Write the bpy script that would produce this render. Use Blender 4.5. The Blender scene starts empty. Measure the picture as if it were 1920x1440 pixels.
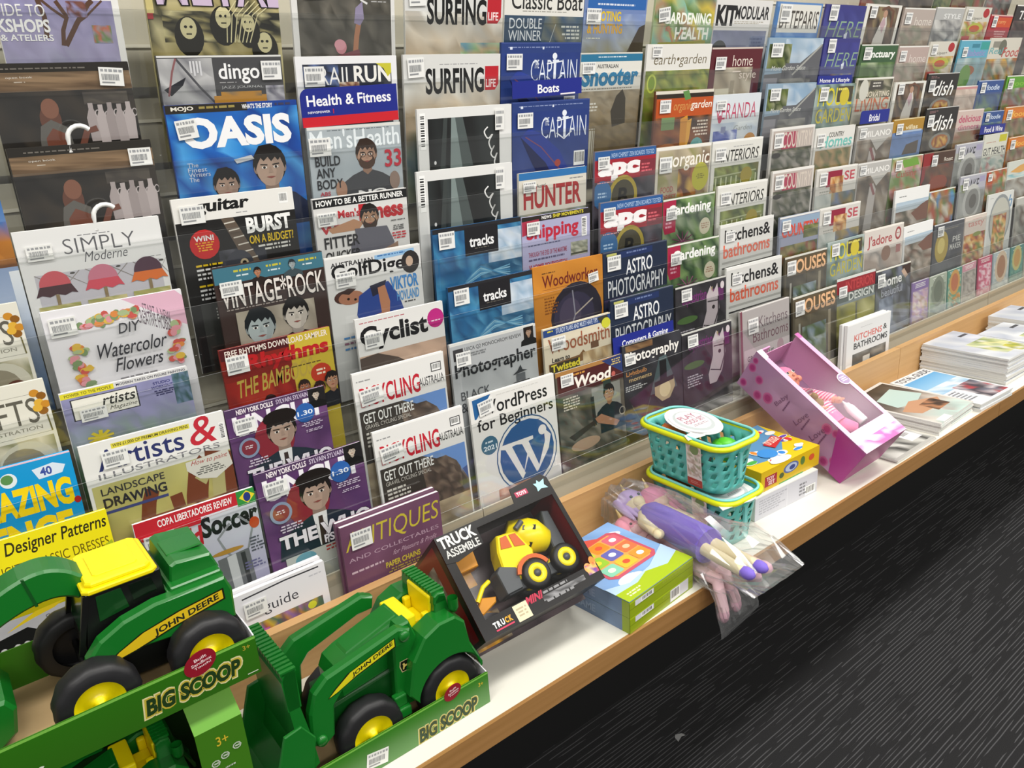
import bpy, bmesh, math, random
from mathutils import Vector, Matrix, Euler
S = bpy.context.scene
COL = S.collection
# ---------------------------------------------------------------- camera, sky, lamps, exposure
cam = bpy.data.objects.new('camera', bpy.data.cameras.new('camera'))
COL.objects.link(cam)
RX = (0.78143856, -0.62054307, -0.06542236)      # camera right in the world
DN = (-0.25179687, -0.21766662, -0.9429844)      # camera down
FW = (0.57092217, 0.75335751, -0.32634389)       # camera forward
cam.matrix_world = Matrix(((RX[0], -DN[0], -FW[0], 0), (RX[1], -DN[1], -FW[1], 0), (RX[2], -DN[2], -FW[2], 1.5), (0, 0, 0, 1)))
cam.data.sensor_width = 36
cam.data.lens = 1446.6/1920*36
cam.data.clip_start = .02
S.camera = cam
w = bpy.data.worlds.new('shop_air'); S.world = w; w.use_nodes = True
w.node_tree.nodes['Background'].inputs[0].default_value = (1, .985, .95, 1)
w.node_tree.nodes['Background'].inputs[1].default_value = .28
def lamp(name, x, y, sx, sy, p, z=2.75, tilt=0):
    l = bpy.data.lights.new(name, 'AREA'); l.shape = 'RECTANGLE'; l.size = sx; l.size_y = sy; l.energy = p
    l.color = (1, .972, .925)
    o = bpy.data.objects.new(name, l); COL.objects.link(o); o.location = (x, y, z); o.rotation_euler = (tilt, 0, 0)
for lx in (-.6, 1.0, 2.6, 4.2):
    lamp('ceiling_lamp', lx, .3, 1.25, .3, 21)
    lamp('ceiling_lamp', lx, -1.7, 1.25, .3, 30)
S.view_settings.view_transform = 'Standard'
S.view_settings.look = 'None'
S.view_settings.gamma = 1
S.view_settings.use_curve_mapping = False
S.view_settings.exposure = .25
# ---------------------------------------------------------------- helpers
def lin(c):
    return c/12.92 if c <= .04045 else ((c+.055)/1.055)**2.4
_hc = {}
def hx(h):
    if not isinstance(h, str): return h
    if h not in _hc:
        s = h.lstrip('#')
        if len(s) == 3: s = ''.join(q*2 for q in s)
        _hc[h] = tuple(lin(int(s[i:i+2], 16)/255) for i in (0, 2, 4))
    return _hc[h]
def mix(a, b, t): return tuple(a[i]+(b[i]-a[i])*t for i in range(3))
_m = {}
def mat(name, h='#888', rough=.5, metal=0, spec=.5, noise=0, nscale=30, bump=0, coat=0, trans=0):
    if name in _m: return _m[name]
    m = bpy.data.materials.new(name); m.use_nodes = True; _m[name] = m
    nt = m.node_tree; b = nt.nodes['Principled BSDF']
    c = hx(h)
    b.inputs['Base Color'].default_value = (*c, 1)
    b.inputs['Roughness'].default_value = rough; b.inputs['Metallic'].default_value = metal
    b.inputs['Specular IOR Level'].default_value = spec
    b.inputs['Coat Weight'].default_value = coat
    b.inputs['Transmission Weight'].default_value = trans
    if noise or bump:
        tc = nt.nodes.new('ShaderNodeTexCoord'); n = nt.nodes.new('ShaderNodeTexNoise')
        n.inputs['Scale'].default_value = nscale; n.inputs['Detail'].default_value = 4
        nt.links.new(tc.outputs['Object'], n.inputs['Vector'])
        if noise:
            mx = nt.nodes.new('ShaderNodeMix'); mx.data_type = 'RGBA'
            mx.inputs[6].default_value = (*mix(c, (0, 0, 0), noise), 1); mx.inputs[7].default_value = (*mix(c, (1, 1, 1), noise*.35), 1)
            nt.links.new(n.outputs[0], mx.inputs[0]); nt.links.new(mx.outputs[2], b.inputs['Base Color'])
        if bump:
            bp = nt.nodes.new('ShaderNodeBump'); bp.inputs['Strength'].default_value = bump; bp.inputs['Distance'].default_value = .002
            nt.links.new(n.outputs[0], bp.inputs['Height']); nt.links.new(bp.outputs[0], b.inputs['Normal'])
    return m
def streaks(name, h1, h2, vec, scale=3, rough=.45, detail=6):
    m = bpy.data.materials.new(name); m.use_nodes = True; _m[name] = m
    nt = m.node_tree; b = nt.nodes['Principled BSDF']; b.inputs['Roughness'].default_value = rough
    tc = nt.nodes.new('ShaderNodeTexCoord'); mp = nt.nodes.new('ShaderNodeMapping'); mp.inputs['Scale'].default_value = vec
    n = nt.nodes.new('ShaderNodeTexNoise'); n.inputs['Scale'].default_value = scale; n.inputs['Detail'].default_value = detail
    r = nt.nodes.new('ShaderNodeValToRGB'); r.color_ramp.elements[0].color = (*hx(h1), 1); r.color_ramp.elements[1].color = (*hx(h2), 1)
    r.color_ramp.elements[0].position = .3; r.color_ramp.elements[1].position = .7
    nt.links.new(tc.outputs['Object'], mp.inputs[0]); nt.links.new(mp.outputs[0], n.inputs['Vector'])
    nt.links.new(n.outputs[0], r.inputs[0]); nt.links.new(r.outputs[0], b.inputs['Base Color'])
    return m
def clear(name, tint, gloss, rough=.08, opac=0):
    m = bpy.data.materials.new(name); m.use_nodes = True; _m[name] = m
    nt = m.node_tree; nt.nodes.clear()
    o = nt.nodes.new('ShaderNodeOutputMaterial'); t = nt.nodes.new('ShaderNodeBsdfTransparent'); g = nt.nodes.new('ShaderNodeBsdfGlossy')
    t.inputs[0].default_value = (*tint, 1); g.inputs['Roughness'].default_value = rough
    lw = nt.nodes.new('ShaderNodeLayerWeight'); lw.inputs[0].default_value = .25
    ma = nt.nodes.new('ShaderNodeMath'); ma.operation = 'MULTIPLY_ADD'; ma.inputs[1].default_value = gloss; ma.inputs[2].default_value = gloss*.35
    nt.links.new(lw.outputs['Fresnel'], ma.inputs[0])
    ms = nt.nodes.new('ShaderNodeMixShader'); nt.links.new(ma.outputs[0], ms.inputs[0]); nt.links.new(t.outputs[0], ms.inputs[1]); nt.links.new(g.outputs[0], ms.inputs[2])
    last = ms
    if opac:
        d = nt.nodes.new('ShaderNodeBsdfDiffuse'); d.inputs[0].default_value = (.8, .82, .82, 1)
        m2 = nt.nodes.new('ShaderNodeMixShader'); m2.inputs[0].default_value = opac
        nt.links.new(ms.outputs[0], m2.inputs[1]); nt.links.new(d.outputs[0], m2.inputs[2]); last = m2
    nt.links.new(last.outputs[0], o.inputs[0])
    return m
def printed(name, rough=.32, coat=0):
    m = bpy.data.materials.new(name); m.use_nodes = True; _m[name] = m
    nt = m.node_tree; b = nt.nodes['Principled BSDF']; b.inputs['Roughness'].default_value = rough
    b.inputs['Coat Weight'].default_value = coat
    a = nt.nodes.new('ShaderNodeVertexColor'); a.layer_name = 'ink'
    nt.links.new(a.outputs[0], b.inputs['Base Color'])
    return m
INK = printed('printed_paper', .34)
INKBOX = printed('printed_card', .3)
ACR = clear('clear_acrylic', (.985, .99, .988), .13, .05)
ACE = clear('acrylic_edge', (.55, .58, .56), .6, .25, .25)
FILM = clear('clear_film', (.985, .985, .985), .06, .16, .01)
BAGF = clear('plastic_bag_film', (.985, .985, .99), .36, .14, .055)
BEIGE = mat('beige_enamel', '#b5ae9a', .5, noise=.06, nscale=9)
PAGES = streaks('page_edges', '#e9e8e2', '#f8f8f4', (2, 2, 900), 6, .7)
WOOD = streaks('beech_veneer', '#c39763', '#cda36e', (1.2, 45, 45), 2.2, .42)
WOODE = streaks('beech_edge_band', '#99703f', '#a67b4a', (1.5, 60, 60), 2.2, .45)
WHITE = mat('white_laminate', '#e6e4d8', .4, noise=.05, nscale=6)
BLACK = mat('black_base', '#0c0c0d', .7)

class MB:
    """collects geometry, one mesh per build()"""
    def __init__(s): s.v = []; s.f = []; s.mi = []; s.c = []; s.sm = []; s.mats = []; s.M = Matrix()
    def m(s, mt):
        if mt not in s.mats: s.mats.append(mt)
        return s.mats.index(mt)
    def add(s, vs, fs, mt, col=None, smooth=False, M=None):
        o = len(s.v); T = s.M @ M if M else s.M; i = s.m(mt)
        for p in vs: s.v.append(T @ Vector(p))
        for f in fs:
            s.f.append([o+k for k in f]); s.mi.append(i); s.sm.append(smooth)
            if col is None: s.c.append([(1, 1, 1)]*len(f))
            elif isinstance(col, list): s.c.append([col[k] for k in f])
            else: s.c.append([col]*len(f))
    def box(s, a, b, mt, col=None, M=None):
        x0, y0, z0 = a; x1, y1, z1 = b
        vs = [(x0, y0, z0), (x1, y0, z0), (x1, y1, z0), (x0, y1, z0), (x0, y0, z1), (x1, y0, z1), (x1, y1, z1), (x0, y1, z1)]
        s.add(vs, [(3, 2, 1, 0), (4, 5, 6, 7), (0, 1, 5, 4), (1, 2, 6, 5), (2, 3, 7, 6), (3, 0, 4, 7)], mt, col, False, M)
    def prism(s, pts, y0, y1, mt, axis='y', col=None, M=None, bev=0, smooth=False):
        """outline pts (a, b) in the plane across the axis, extruded along it; bev rounds both rims"""
        n = len(pts)
        def mk(a, b, t): return {'y': (a, t, b), 'x': (t, a, b), 'z': (a, b, t)}[axis]
        if bev:
            cx = sum(p[0] for p in pts)/n; cy = sum(p[1] for p in pts)/n
            ins = []
            for i in range(n):
                p, q, r = Vector(pts[i-1]), Vector(pts[i]), Vector(pts[(i+1) % n])
                d1 = (q-p).normalized() if (q-p).length > 1e-9 else Vector((1, 0)); d2 = (r-q).normalized() if (r-q).length > 1e-9 else d1
                nn = Vector((-(d1.y+d2.y), d1.x+d2.x)); nn = nn.normalized() if nn.length > 1e-6 else Vector((-d1.y, d1.x))
                area = sum(pts[k][0]*pts[(k+1) % n][1]-pts[(k+1) % n][0]*pts[k][1] for k in range(n))
                if area < 0: nn = -nn
                ins.append((q.x+nn.x*bev, q.y+nn.y*bev))
            sg = 1 if y1 > y0 else -1
            rings = [(ins, y0), (pts, y0+bev*sg), (pts, y1-bev*sg), (ins, y1)]
        else: rings = [(pts, y0), (pts, y1)]
        vs = [mk(a, b, t) for ring, t in rings for a, b in ring]
        fs = [[(k*n+i), (k*n+(i+1) % n), ((k+1)*n+(i+1) % n), ((k+1)*n+i)] for k in range(len(rings)-1) for i in range(n)]
        s.add(vs, fs, mt, col, smooth, M)
        s.add([mk(a, b, rings[0][1]) for a, b in rings[0][0]], [list(range(n))[::-1]], mt, col, False, M)
        s.add([mk(a, b, rings[-1][1]) for a, b in rings[-1][0]], [list(range(n))], mt, col, False, M)
    def lathe(s, prof, mt, n=24, M=None, col=None, smooth=True, r_mod=None):
        """prof of (radius, along); axis = local y"""
        vs = []
        for r, t in prof:
            for i in range(n):
                a = 2*math.pi*i/n; q = r*(r_mod(i, t) if r_mod else 1)
                vs.append((q*math.cos(a), t, q*math.sin(a)))
        k = len(prof)
        fs = [(j*n+i, j*n+(i+1) % n, (j+1)*n+(i+1) % n, (j+1)*n+i) for j in range(k-1) for i in range(n)]
        s.add(vs, fs, mt, col, smooth, M)
    def tube(s, pts, rad, mt, n=8, closed=False, col=None, smooth=True):
        pts = [Vector(p) for p in pts]; vs = []; k = len(pts)
        for i, p in enumerate(pts):
            d = (pts[(i+1) % k]-pts[i-1]) if closed else (pts[min(i+1, k-1)]-pts[max(i-1, 0)])
            d.normalize(); u = d.cross(Vector((0, 0, 1)))
            if u.length < 1e-4: u = d.cross(Vector((0, 1, 0)))
            u.normalize(); w2 = u.cross(d); r = rad[i] if isinstance(rad, (list, tuple)) else rad
            for j in range(n):
                a = 2*math.pi*j/n; vs.append(p+(u*math.cos(a)+w2*math.sin(a))*r)
        fs = [(i*n+j, i*n+(j+1) % n, ((i+1) % k)*n+(j+1) % n, ((i+1) % k)*n+j) for i in range(k if closed else k-1) for j in range(n)]
        s.add(vs, fs, mt, col, smooth)
        if not closed: s.add(vs[:n], [list(range(n))], mt, col); s.add(vs[-n:], [list(range(n))[::-1]], mt, col)
    def ball(s, c, r, mt, n=14, col=None, M=None):
        rx, ry, rz = (r, r, r) if not isinstance(r, (tuple, list)) else r
        vs = []; k = max(6, n*2//3)
        for j in range(k+1):
            t = math.pi*j/k
            for i in range(n):
                a = 2*math.pi*i/n
                vs.append((c[0]+rx*math.sin(t)*math.cos(a), c[1]+ry*math.sin(t)*math.sin(a), c[2]+rz*math.cos(t)))
        fs = [(j*n+i, (j+1)*n+i, (j+1)*n+(i+1) % n, j*n+(i+1) % n) for j in range(k) for i in range(n)]
        s.add(vs, fs, mt, col, True, M)
    def build(s, name, parent=None, loc=None, bevel=0):
        me = bpy.data.meshes.new(name)
        me.from_pydata([tuple(p) for p in s.v], [], s.f); 
        for m_ in s.mats: me.materials.append(m_)
        me.polygons.foreach_set('material_index', s.mi); me.polygons.foreach_set('use_smooth', s.sm)
        ca = me.color_attributes.new('ink', 'FLOAT_COLOR', 'CORNER')
        flat = []
        for c in s.c:
            for q in c: flat += [q[0], q[1], q[2], 1]
        ca.data.foreach_set('color', flat)
        me.update()
        o = bpy.data.objects.new(name, me); COL.objects.link(o)
        if parent: o.parent = parent
        if loc: o.location = loc
        if bevel:
            b = o.modifiers.new('soft_edges', 'BEVEL'); b.width = bevel; b.segments = 2; b.limit_method = 'ANGLE'; b.angle_limit = .6
        return o
def smooth(pts, n=3, closed=True):
    """a rounder outline through the same points"""
    k = len(pts); out = []
    for i in range(k if closed else k-1):
        p0, p1, p2, p3 = (Vector(pts[j % k] if closed else pts[max(0, min(k-1, j))]) for j in (i-1, i, i+1, i+2))
        for t in (q/n for q in range(n)):
            v = .5*((2*p1)+(p2-p0)*t+(2*p0-5*p1+4*p2-p3)*t*t+(3*p1-p0-3*p2+p3)*t**3); out.append(tuple(v))
    if not closed: out.append(tuple(pts[-1]))
    return out
def empty(name, M=None, loc=None):
    o = bpy.data.objects.new(name, None); COL.objects.link(o); o.empty_display_size = .05
    if M is not None: o.matrix_world = M
    if loc: o.location = loc
    return o
def tag(o, label=None, cat=None, group=None, kind=None):
    if label: o['label'] = label
    if cat: o['category'] = cat
    if group: o['group'] = group
    if kind: o['kind'] = kind
    return o
# ---- lettering: the built-in font turned into flat triangles
_tx = {}
def glyphs(t, bold=0):
    k = (t, bold)
    if k in _tx: return _tx[k]
    cu = bpy.data.curves.new('lettering', 'FONT'); cu.body = t; cu.resolution_u = 3; cu.offset = bold; cu.fill_mode = 'FRONT'
    o = bpy.data.objects.new('lettering', cu); COL.objects.link(o)
    dg = bpy.context.evaluated_depsgraph_get(); dg.update()
    me = o.evaluated_get(dg).to_mesh()
    vs = [(v.co.x, v.co.y) for v in me.vertices]; fs = [tuple(p.vertices) for p in me.polygons]
    bpy.data.objects.remove(o); bpy.data.curves.remove(cu)
    if not vs: vs = [(0, 0), (1, 0), (1, 1)]; fs = [(0, 1, 2)]
    x0 = min(v[0] for v in vs); x1 = max(v[0] for v in vs); y0 = min(v[1] for v in vs); y1 = max(v[1] for v in vs)
    r = ([((x-x0)/(x1-x0 or 1), (y-y0)/(y1-y0 or 1)) for x, y in vs], fs); _tx[k] = r
    return r
class Art:
    """flat printed artwork: u runs 0..1 across, v runs downward, both in widths"""
    def __init__(s, HT=1.36, seed=0): s.ops = []; s.HT = HT; s.rn = random.Random(seed); s.k = 0; s.kv = 1
    def put(s, pts, fs, cols):
        if s.kv != 1: pts = [(u, v*s.kv if v < 1.19 else s.HT) for u, v in pts]
        s.k += 1; s.ops.append((s.k, pts, fs, cols))
    def R(s, a, b, c, d, h, h2=None):
        c1 = hx(h); c2 = hx(h2) if h2 else c1
        s.put([(a, b), (c, b), (c, d), (a, d)], [(0, 1, 2, 3)], [c1, c1, c2, c2])
    def bg(s, h, h2=None): s.R(0, 0, 1, s.HT, h, h2)
    def P(s, pts, h): s.put(list(pts), [tuple(range(len(pts)))], [hx(h)]*len(pts))
    def E(s, u, v, ru, rv, h, a0=0, a1=360, n=18, h2=None):
        k = s.kv; v *= k; rv *= (1 if .8*ru < rv < ru*1.3 and k < 1 else k); s.kv = 1
        pts = [(u+ru*math.cos(math.radians(a0+(a1-a0)*i/n)), v+rv*math.sin(math.radians(a0+(a1-a0)*i/n))) for i in range(n+(0 if a1-a0 == 360 else 1))]
        s.put(pts, [tuple(range(len(pts)))], [hx(h)]*len(pts)); s.kv = k
    def O(s, u, v, ru, rv, wd, h, n=24):
        k = s.kv; v *= k; rv *= (1 if .8*ru < rv < ru*1.3 and k < 1 else k); s.kv = 1
        o = [(u+ru*math.cos(6.2832*i/n), v+rv*math.sin(6.2832*i/n)) for i in range(n)]; q = [(u+(ru-wd)*math.cos(6.2832*i/n), v+(rv-wd)*math.sin(6.2832*i/n)) for i in range(n)]
        s.put(o+q, [(i, (i+1) % n, n+(i+1) % n, n+i) for i in range(n)], [hx(h)]*(2*n)); s.kv = k
    def S(s, pts, wd, h):
        """stroke through points"""
        vs = []
        for i, p in enumerate(pts):
            a = pts[max(i-1, 0)]; b = pts[min(i+1, len(pts)-1)]; dx, dy = b[0]-a[0], b[1]-a[1]; l = math.hypot(dx, dy) or 1
            vs += [(p[0]-dy/l*wd/2, p[1]+dx/l*wd/2), (p[0]+dy/l*wd/2, p[1]-dx/l*wd/2)]
        s.put(vs, [(2*i, 2*i+1, 2*i+3, 2*i+2) for i in range(len(pts)-1)], [hx(h)]*len(vs))
    def T(s, t, a, b, c, d, h, bold=0, sl=0, ol=None, rise=0, ow=.02):
        """text stretched into the box a,b (top left) .. c,d (bottom right); sl = slant, rise = climb to the right"""
        def one(bl, hh, g=0):
            vs, fs = glyphs(t, bl)
            pts = [(a-g+(c-a+2*g)*x+sl*y, (d+g)-(d-b+2*g)*y-rise*x) for x, y in vs]
            s.put(pts, fs, [hx(hh)]*len(pts))
        if ol: one(bold+ow, ol, .006)
        one(bold, h)
    def N(s, a, b, c, d, pal, nx=8, ny=6, mode='mix', q=.25):
        """a patch of picture: blotches ('mix'), sky to ground ('v') or left to right ('h')"""
        pal = [hx(p) for p in pal]; r = s.rn; pts = []; cols = []; kv = s.kv
        if kv != 1:
            e = s.HT if d >= 1.19 else d*kv; ny = max(1, round(ny*(e-b*kv)/max(.01, (min(d, 1.3)-b)*max(kv, .75)))); b *= kv; d = e; s.kv = 1
        for j in range(ny+1):
            for i in range(nx+1):
                x, y = i/nx, j/ny
                jx = 0 if i in (0, nx) else (r.random()-.5)*.7/nx; jy = 0 if j in (0, ny) else (r.random()-.5)*.7/ny
                pts.append((a+(c-a)*(x+jx), b+(d-b)*(y+jy)))
                if mode == 'mix': col = pal[r.randrange(len(pal))]
                else:
                    t = (y if mode == 'v' else x)*(len(pal)-1)+(r.random()-.5)*q*2; t = max(0, min(len(pal)-1.001, t))
                    col = mix(pal[int(t)], pal[int(t)+1] if int(t)+1 < len(pal) else pal[-1], t-int(t))
                k = 1+(r.random()-.5)*q
                cols.append(tuple(max(0, min(1, z*k)) for z in col))
        fs = [(j*(nx+1)+i, j*(nx+1)+i+1, (j+1)*(nx+1)+i+1, (j+1)*(nx+1)+i) for j in range(ny) for i in range(nx)]
        s.put(pts, fs, cols); s.kv = kv
    def L(s, a, b, c, d, rows, h, al='l'):
        """rows of print too small to read"""
        pts = []; fs = []
        hgt = (d-b)/rows
        for j in range(rows):
            y = b+hgt*j; ln = (c-a)*(.65+.35*s.rn.random()); x = a if al == 'l' else (c-ln if al == 'r' else a+(c-a-ln)/2); e = x+ln
            while x < e-.004:
                wd = min(.012+s.rn.random()*.05, e-x); n = len(pts)
                pts += [(x, y), (x+wd, y), (x+wd, y+hgt*.52), (x, y+hgt*.52)]; fs.append((n, n+1, n+2, n+3)); x += wd+.011
        s.put(pts, fs, [hx(h)]*len(pts))
    def bar(s, a, b, c, d, horiz=False):
        s.R(a, b, c, d, '#f4f4f2'); pts = []; fs = []; x = .08
        while x < .9:
            wd = s.rn.choice((.02, .03, .05)); n = len(pts)
            if horiz: y0, y1 = b+(d-b)*x, b+(d-b)*(x+wd); pts += [(a+(c-a)*.1, y0), (c-(c-a)*.2, y0), (c-(c-a)*.2, y1), (a+(c-a)*.1, y1)]
            else: x0, x1 = a+(c-a)*x, a+(c-a)*(x+wd); pts += [(x0, b+(d-b)*.1), (x1, b+(d-b)*.1), (x1, d-(d-b)*.22), (x0, d-(d-b)*.22)]
            fs.append((n, n+1, n+2, n+3)); x += wd+s.rn.choice((.02, .03, .04))
        s.put(pts, fs, [hx('#222')]*len(pts))
    def H(s, u, v, z, skin, hair, shirt, beard=None, long=0, glasses=0, tie=None, sh=1.25):
        """a person's head and shoulders; z = head height"""
        k = s.kv; v *= k; z *= (1+k)/2 if k < 1 else k; s.kv = 1; w2 = z*.37
        if long: s.E(u, v+z*.08, w2*1.45, z*.66, hair)
        P = [(u-z*sh, v+z*1.55), (u-z*sh*.92, v+z*.98), (u-z*.62, v+z*.72), (u-z*.22, v+z*.58), (u+z*.22, v+z*.58), (u+z*.62, v+z*.72), (u+z*sh*.92, v+z*.98), (u+z*sh, v+z*1.55)]
        s.P(P, shirt)
        sk = hx(skin); dk = tuple(q*.62 for q in sk)
        s.P([(u-z*.17, v+z*.25), (u+z*.17, v+z*.25), (u+z*.19, v+z*.6), (u, v+z*.74), (u-z*.19, v+z*.6)], dk)
        if tie: s.P([(u-z*.2, v+z*.58), (u+z*.2, v+z*.58), (u+z*.12, v+z*1.5), (u-z*.12, v+z*1.5)], '#e8e8e8'); s.P([(u-z*.06, v+z*.68), (u+z*.06, v+z*.68), (u+z*.09, v+z*1.5), (u-z*.09, v+z*1.5)], tie)
        s.E(u, v-z*.06, w2*1.22, z*.5, hair)
        s.E(u-w2*1.02, v+z*.05, z*.06, z*.1, dk); s.E(u+w2*1.02, v+z*.05, z*.06, z*.1, dk)
        s.E(u, v+z*.04, w2, z*.46, skin)
        s.P([(u+w2*.1, v-z*.3), (u+w2*.85, v-z*.2), (u+w2*.98, v+z*.1), (u+w2*.6, v+z*.4), (u+w2*.2, v+z*.48), (u+w2*.45, v+z*.1)], mix(sk, dk, .45))
        if beard: s.E(u, v+z*.27, w2*.92, z*.27, beard); s.E(u, v+z*.14, w2*.62, z*.12, skin)
        s.P([(u+w2*x, v+z*y) for x, y in ((-1.08, .08), (-1.16, -.25), (-.65, -.54), (.2, -.57), (.95, -.38), (1.16, -.1), (1.08, .08), (.95, -.06), (.8, -.22), (.62, -.14), (.42, -.24), (.12, -.13), (-.1, -.25), (-.42, -.15), (-.62, -.24), (-.86, -.1))], hair)
        for q in (-1, 1):
            s.E(u+q*w2*.42, v+z*.01, w2*.2, z*.035, '#efe9e2', n=8); s.E(u+q*w2*.42, v+z*.01, w2*.1, z*.035, '#1b1410', n=8)
            s.P([(u+q*w2*.18, v-z*.065), (u+q*w2*.68, v-z*.085), (u+q*w2*.7, v-z*.055), (u+q*w2*.18, v-z*.035)], hair)
            if glasses: s.O(u+q*w2*.43, v+z*.01, w2*.34, z*.1, z*.018, '#20201f', 12)
        s.P([(u-w2*.05, v), (u+w2*.06, v), (u+w2*.2, v+z*.15), (u-w2*.12, v+z*.15)], mix(sk, dk, .4))
        s.P([(u-w2*.35, v+z*.25), (u, v+z*.235), (u+w2*.35, v+z*.25), (u, v+z*.295)], '#8c4a42'); s.kv = k
    def emit(s, mb, W, M=None, mt=None, dz=3.5e-5):
        """ops onto mb: x = (u-.5)*W, z = -v*W from the top edge, facing -y; clipped nowhere"""
        for k, pts, fs, cols in s.ops:
            vs = [((min(1, max(0, u))-.5)*W, -k*dz, -min(s.HT, max(0, v))*W) for u, v in pts]
            if M: pass
            mb.add(vs, [tuple(f) for f in fs], mt or INK, list(cols), False, M)
# ---------------------------------------------------------------- cover artwork
ART = {}
LEAF = ['#2f4a22', '#5d7a2f', '#8aa045', '#b8bf6a', '#3f5a3a', '#6e6a3a']
STONE = ['#4a4438', '#6b6353', '#857a66', '#5a5245', '#3b362e']
FOOD = ['#a5482a', '#c9862f', '#6d7f2e', '#d8b16a', '#8a3324', '#e0cf9f']
ROOM = ['#b7b2a6', '#8d877b', '#d8d5cb', '#6a665e', '#a39a86', '#54504a']
PAST = ['#d9d2c7', '#c6b8ab', '#e4dfd6', '#b09f92', '#cdbfae']
def art(f):
    ART[f.__name__] = f
    return f
def stk(a, u, v, w2=.17, h=.13, r=0): a.st = (u, v, w2, h, r)
@art
def z_sliver(a): a.bg('#3b6fae', '#e8eef4'); a.N(.6, .2, 1, .62, ['#3b6fae', '#a5672a', '#b87a35', '#6b3f1c'], 5, 4, 'v'); a.R(.9, .66, 1, 1.2, '#e9edf2', '#4a86c8')
def crafts(a):
    a.bg('#e2dfd2'); a.R(.05, .1, .97, .102, '#55524a'); a.R(.05, .42, .97, .422, '#55524a'); a.T('CRAFTS', .1, .13, .9, .33, '#5f5c52'); a.T('ILLUSTRATION', .4, .355, .9, .385, '#8a8779')
    for i, (x, y) in enumerate([(.9, .1), (.95, .13), (.92, .18), (.97, .2), (.94, .25), (.9, .22)]): a.E(x, y, .04, .03, ['#c98a2b', '#8c5a1c', '#dfae3c'][i % 3])
    a.S([(.96, .28), (.97, .42)], .012, '#6d6636'); a.N(.05, .45, .97, 1.1, ['#d9d5c2', '#b9b39a', '#8a8a6a', '#d8d2bd'], 10, 8)
    a.E(.72, .66, .24, .2, '#c9c6b5'); a.E(.68, .67, .19, .16, '#8d8672'); a.E(.82, .7, .1, .08, '#5a2a1e')
    for i in range(6): a.E(.45+.09*i, .86+.03*(i % 2), .08, .05, ['#c5651f', '#a8441a', '#df8a33'][i % 3])
ART['z_crafts_up'] = ART['z_crafts_low'] = crafts
@art
def z_amazing(a):
    a.bg('#1397d4'); a.R(0, 0, 1, .012, '#e9c3d3'); a.T('AMAZING', .02, .2, .95, .44, '#f6d515', .05); a.T('SCIENCE', -.2, .48, .9, .74, '#f6d515', .05)
    a.E(.46, .12, .07, .06, '#e3ecf0'); a.E(.45, .11, .05, .04, '#5b8f52'); a.P([(.66, .08), (.84, .06), (.94, .1), (.9, .16), (.7, .17)], '#dbe7f4'); a.T('40', .72, .08, .82, .15, '#3b4fa0', .03); a.E(.97, .42, .03, .03, '#b02028'); a.N(0, .8, 1, 1.3, ['#1b8ac2', '#3fb0d9', '#f0c828'], 8, 6)
@art
def z_patterns(a):
    a.bg('#efe01b'); a.T('Designer Patterns', .25, .03, .97, .15, '#33301a', .012, .02); a.T('SIMPLICITY CLASSIC DRESSES', .02, .19, .97, .26, '#6b5a12'); a.T('WRAP TOPS', .1, .3, .62, .37, '#6b5a12'); a.S([(.62, .42), (.8, .34), (1, .25)], .05, '#a9b82a')
    a.P([(.66, .42), (1, .32), (1, .42), (.72, .5)], '#2f9ba0'); a.T('with free', .76, .36, .98, .42, '#e5f2ee', .01); a.P([(.66, .5), (1, .42), (1, .55), (.7, .58)], '#2b2a26'); a.R(0, .6, 1, 1.3, '#dcd6d0')
@art
def z_sizes(a):
    a.bg('#d8d6dc'); a.R(0, 0, 1, .12, '#d8c818'); a.T('SIMPLICITY', .58, .17, 1.08, .23, '#8a8994'); a.P([(0, .28), (.42, .22), (.5, .27), (.42, .5), (0, .58)], '#232323'); a.T('8-28', .16, .33, .42, .46, '#f1f1f1', .04)
    a.R(.1, .58, .6, .62, '#d4a9ae'); a.H(.42, .74, .18, '#cfa690', '#8e6f5a', '#dcd8da'); a.H(.8, .78, .18, '#cfa690', '#7a563c', '#e6e1df')
@art
def a_loft(a):
    a.bg('#e9e8e4'); a.T('LATHAIR', -.3, 0, .55, .19, '#161616', .01); a.T('MAGAZINE', .24, .215, .54, .235, '#9a9a98'); a.L(.62, .06, .94, .22, 4, '#7d7d7b', 'r'); a.R(.02, .16, 1, .163, '#bdbdb9')
    a.N(0, .27, .94, 1.3, ['#8f8bb0', '#a29cbc', '#9a9db0', '#8b93a0', '#7f7d70'], 14, 12, 'v', .3)
    for p, w2 in [([(.48, .62), (.5, .5), (.55, .4), (.48, .28)], .035), ([(.5, .62), (.62, .45), (.74, .3), (.78, .27)], .04), ([(.55, .42), (.44, .34), (.36, .27)], .022), ([(.36, .56), (.37, .4), (.34, .27)], .04), ([(.62, .45), (.7, .4), (.86, .27)], .016)]: a.S(p, w2, '#5a3f30')
    a.N(.56, .28, .72, .4, ['#6b3f38', '#7c5148', '#8f8bb0'], 5, 4); a.N(.74, .46, .9, .6, ['#b96a50', '#6f8a5a', '#8f95a8', '#a08a8a'], 6, 5)
    a.T('GUIDE TO', -.1, .31, .38, .4, '#ecebe8', 0); a.T('WORKSHOPS', -.3, .42, .4, .52, '#f4f4f2', .03); a.T('& ATELIERS', 0, .535, .41, .585, '#f4f4f2', .02)
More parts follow.
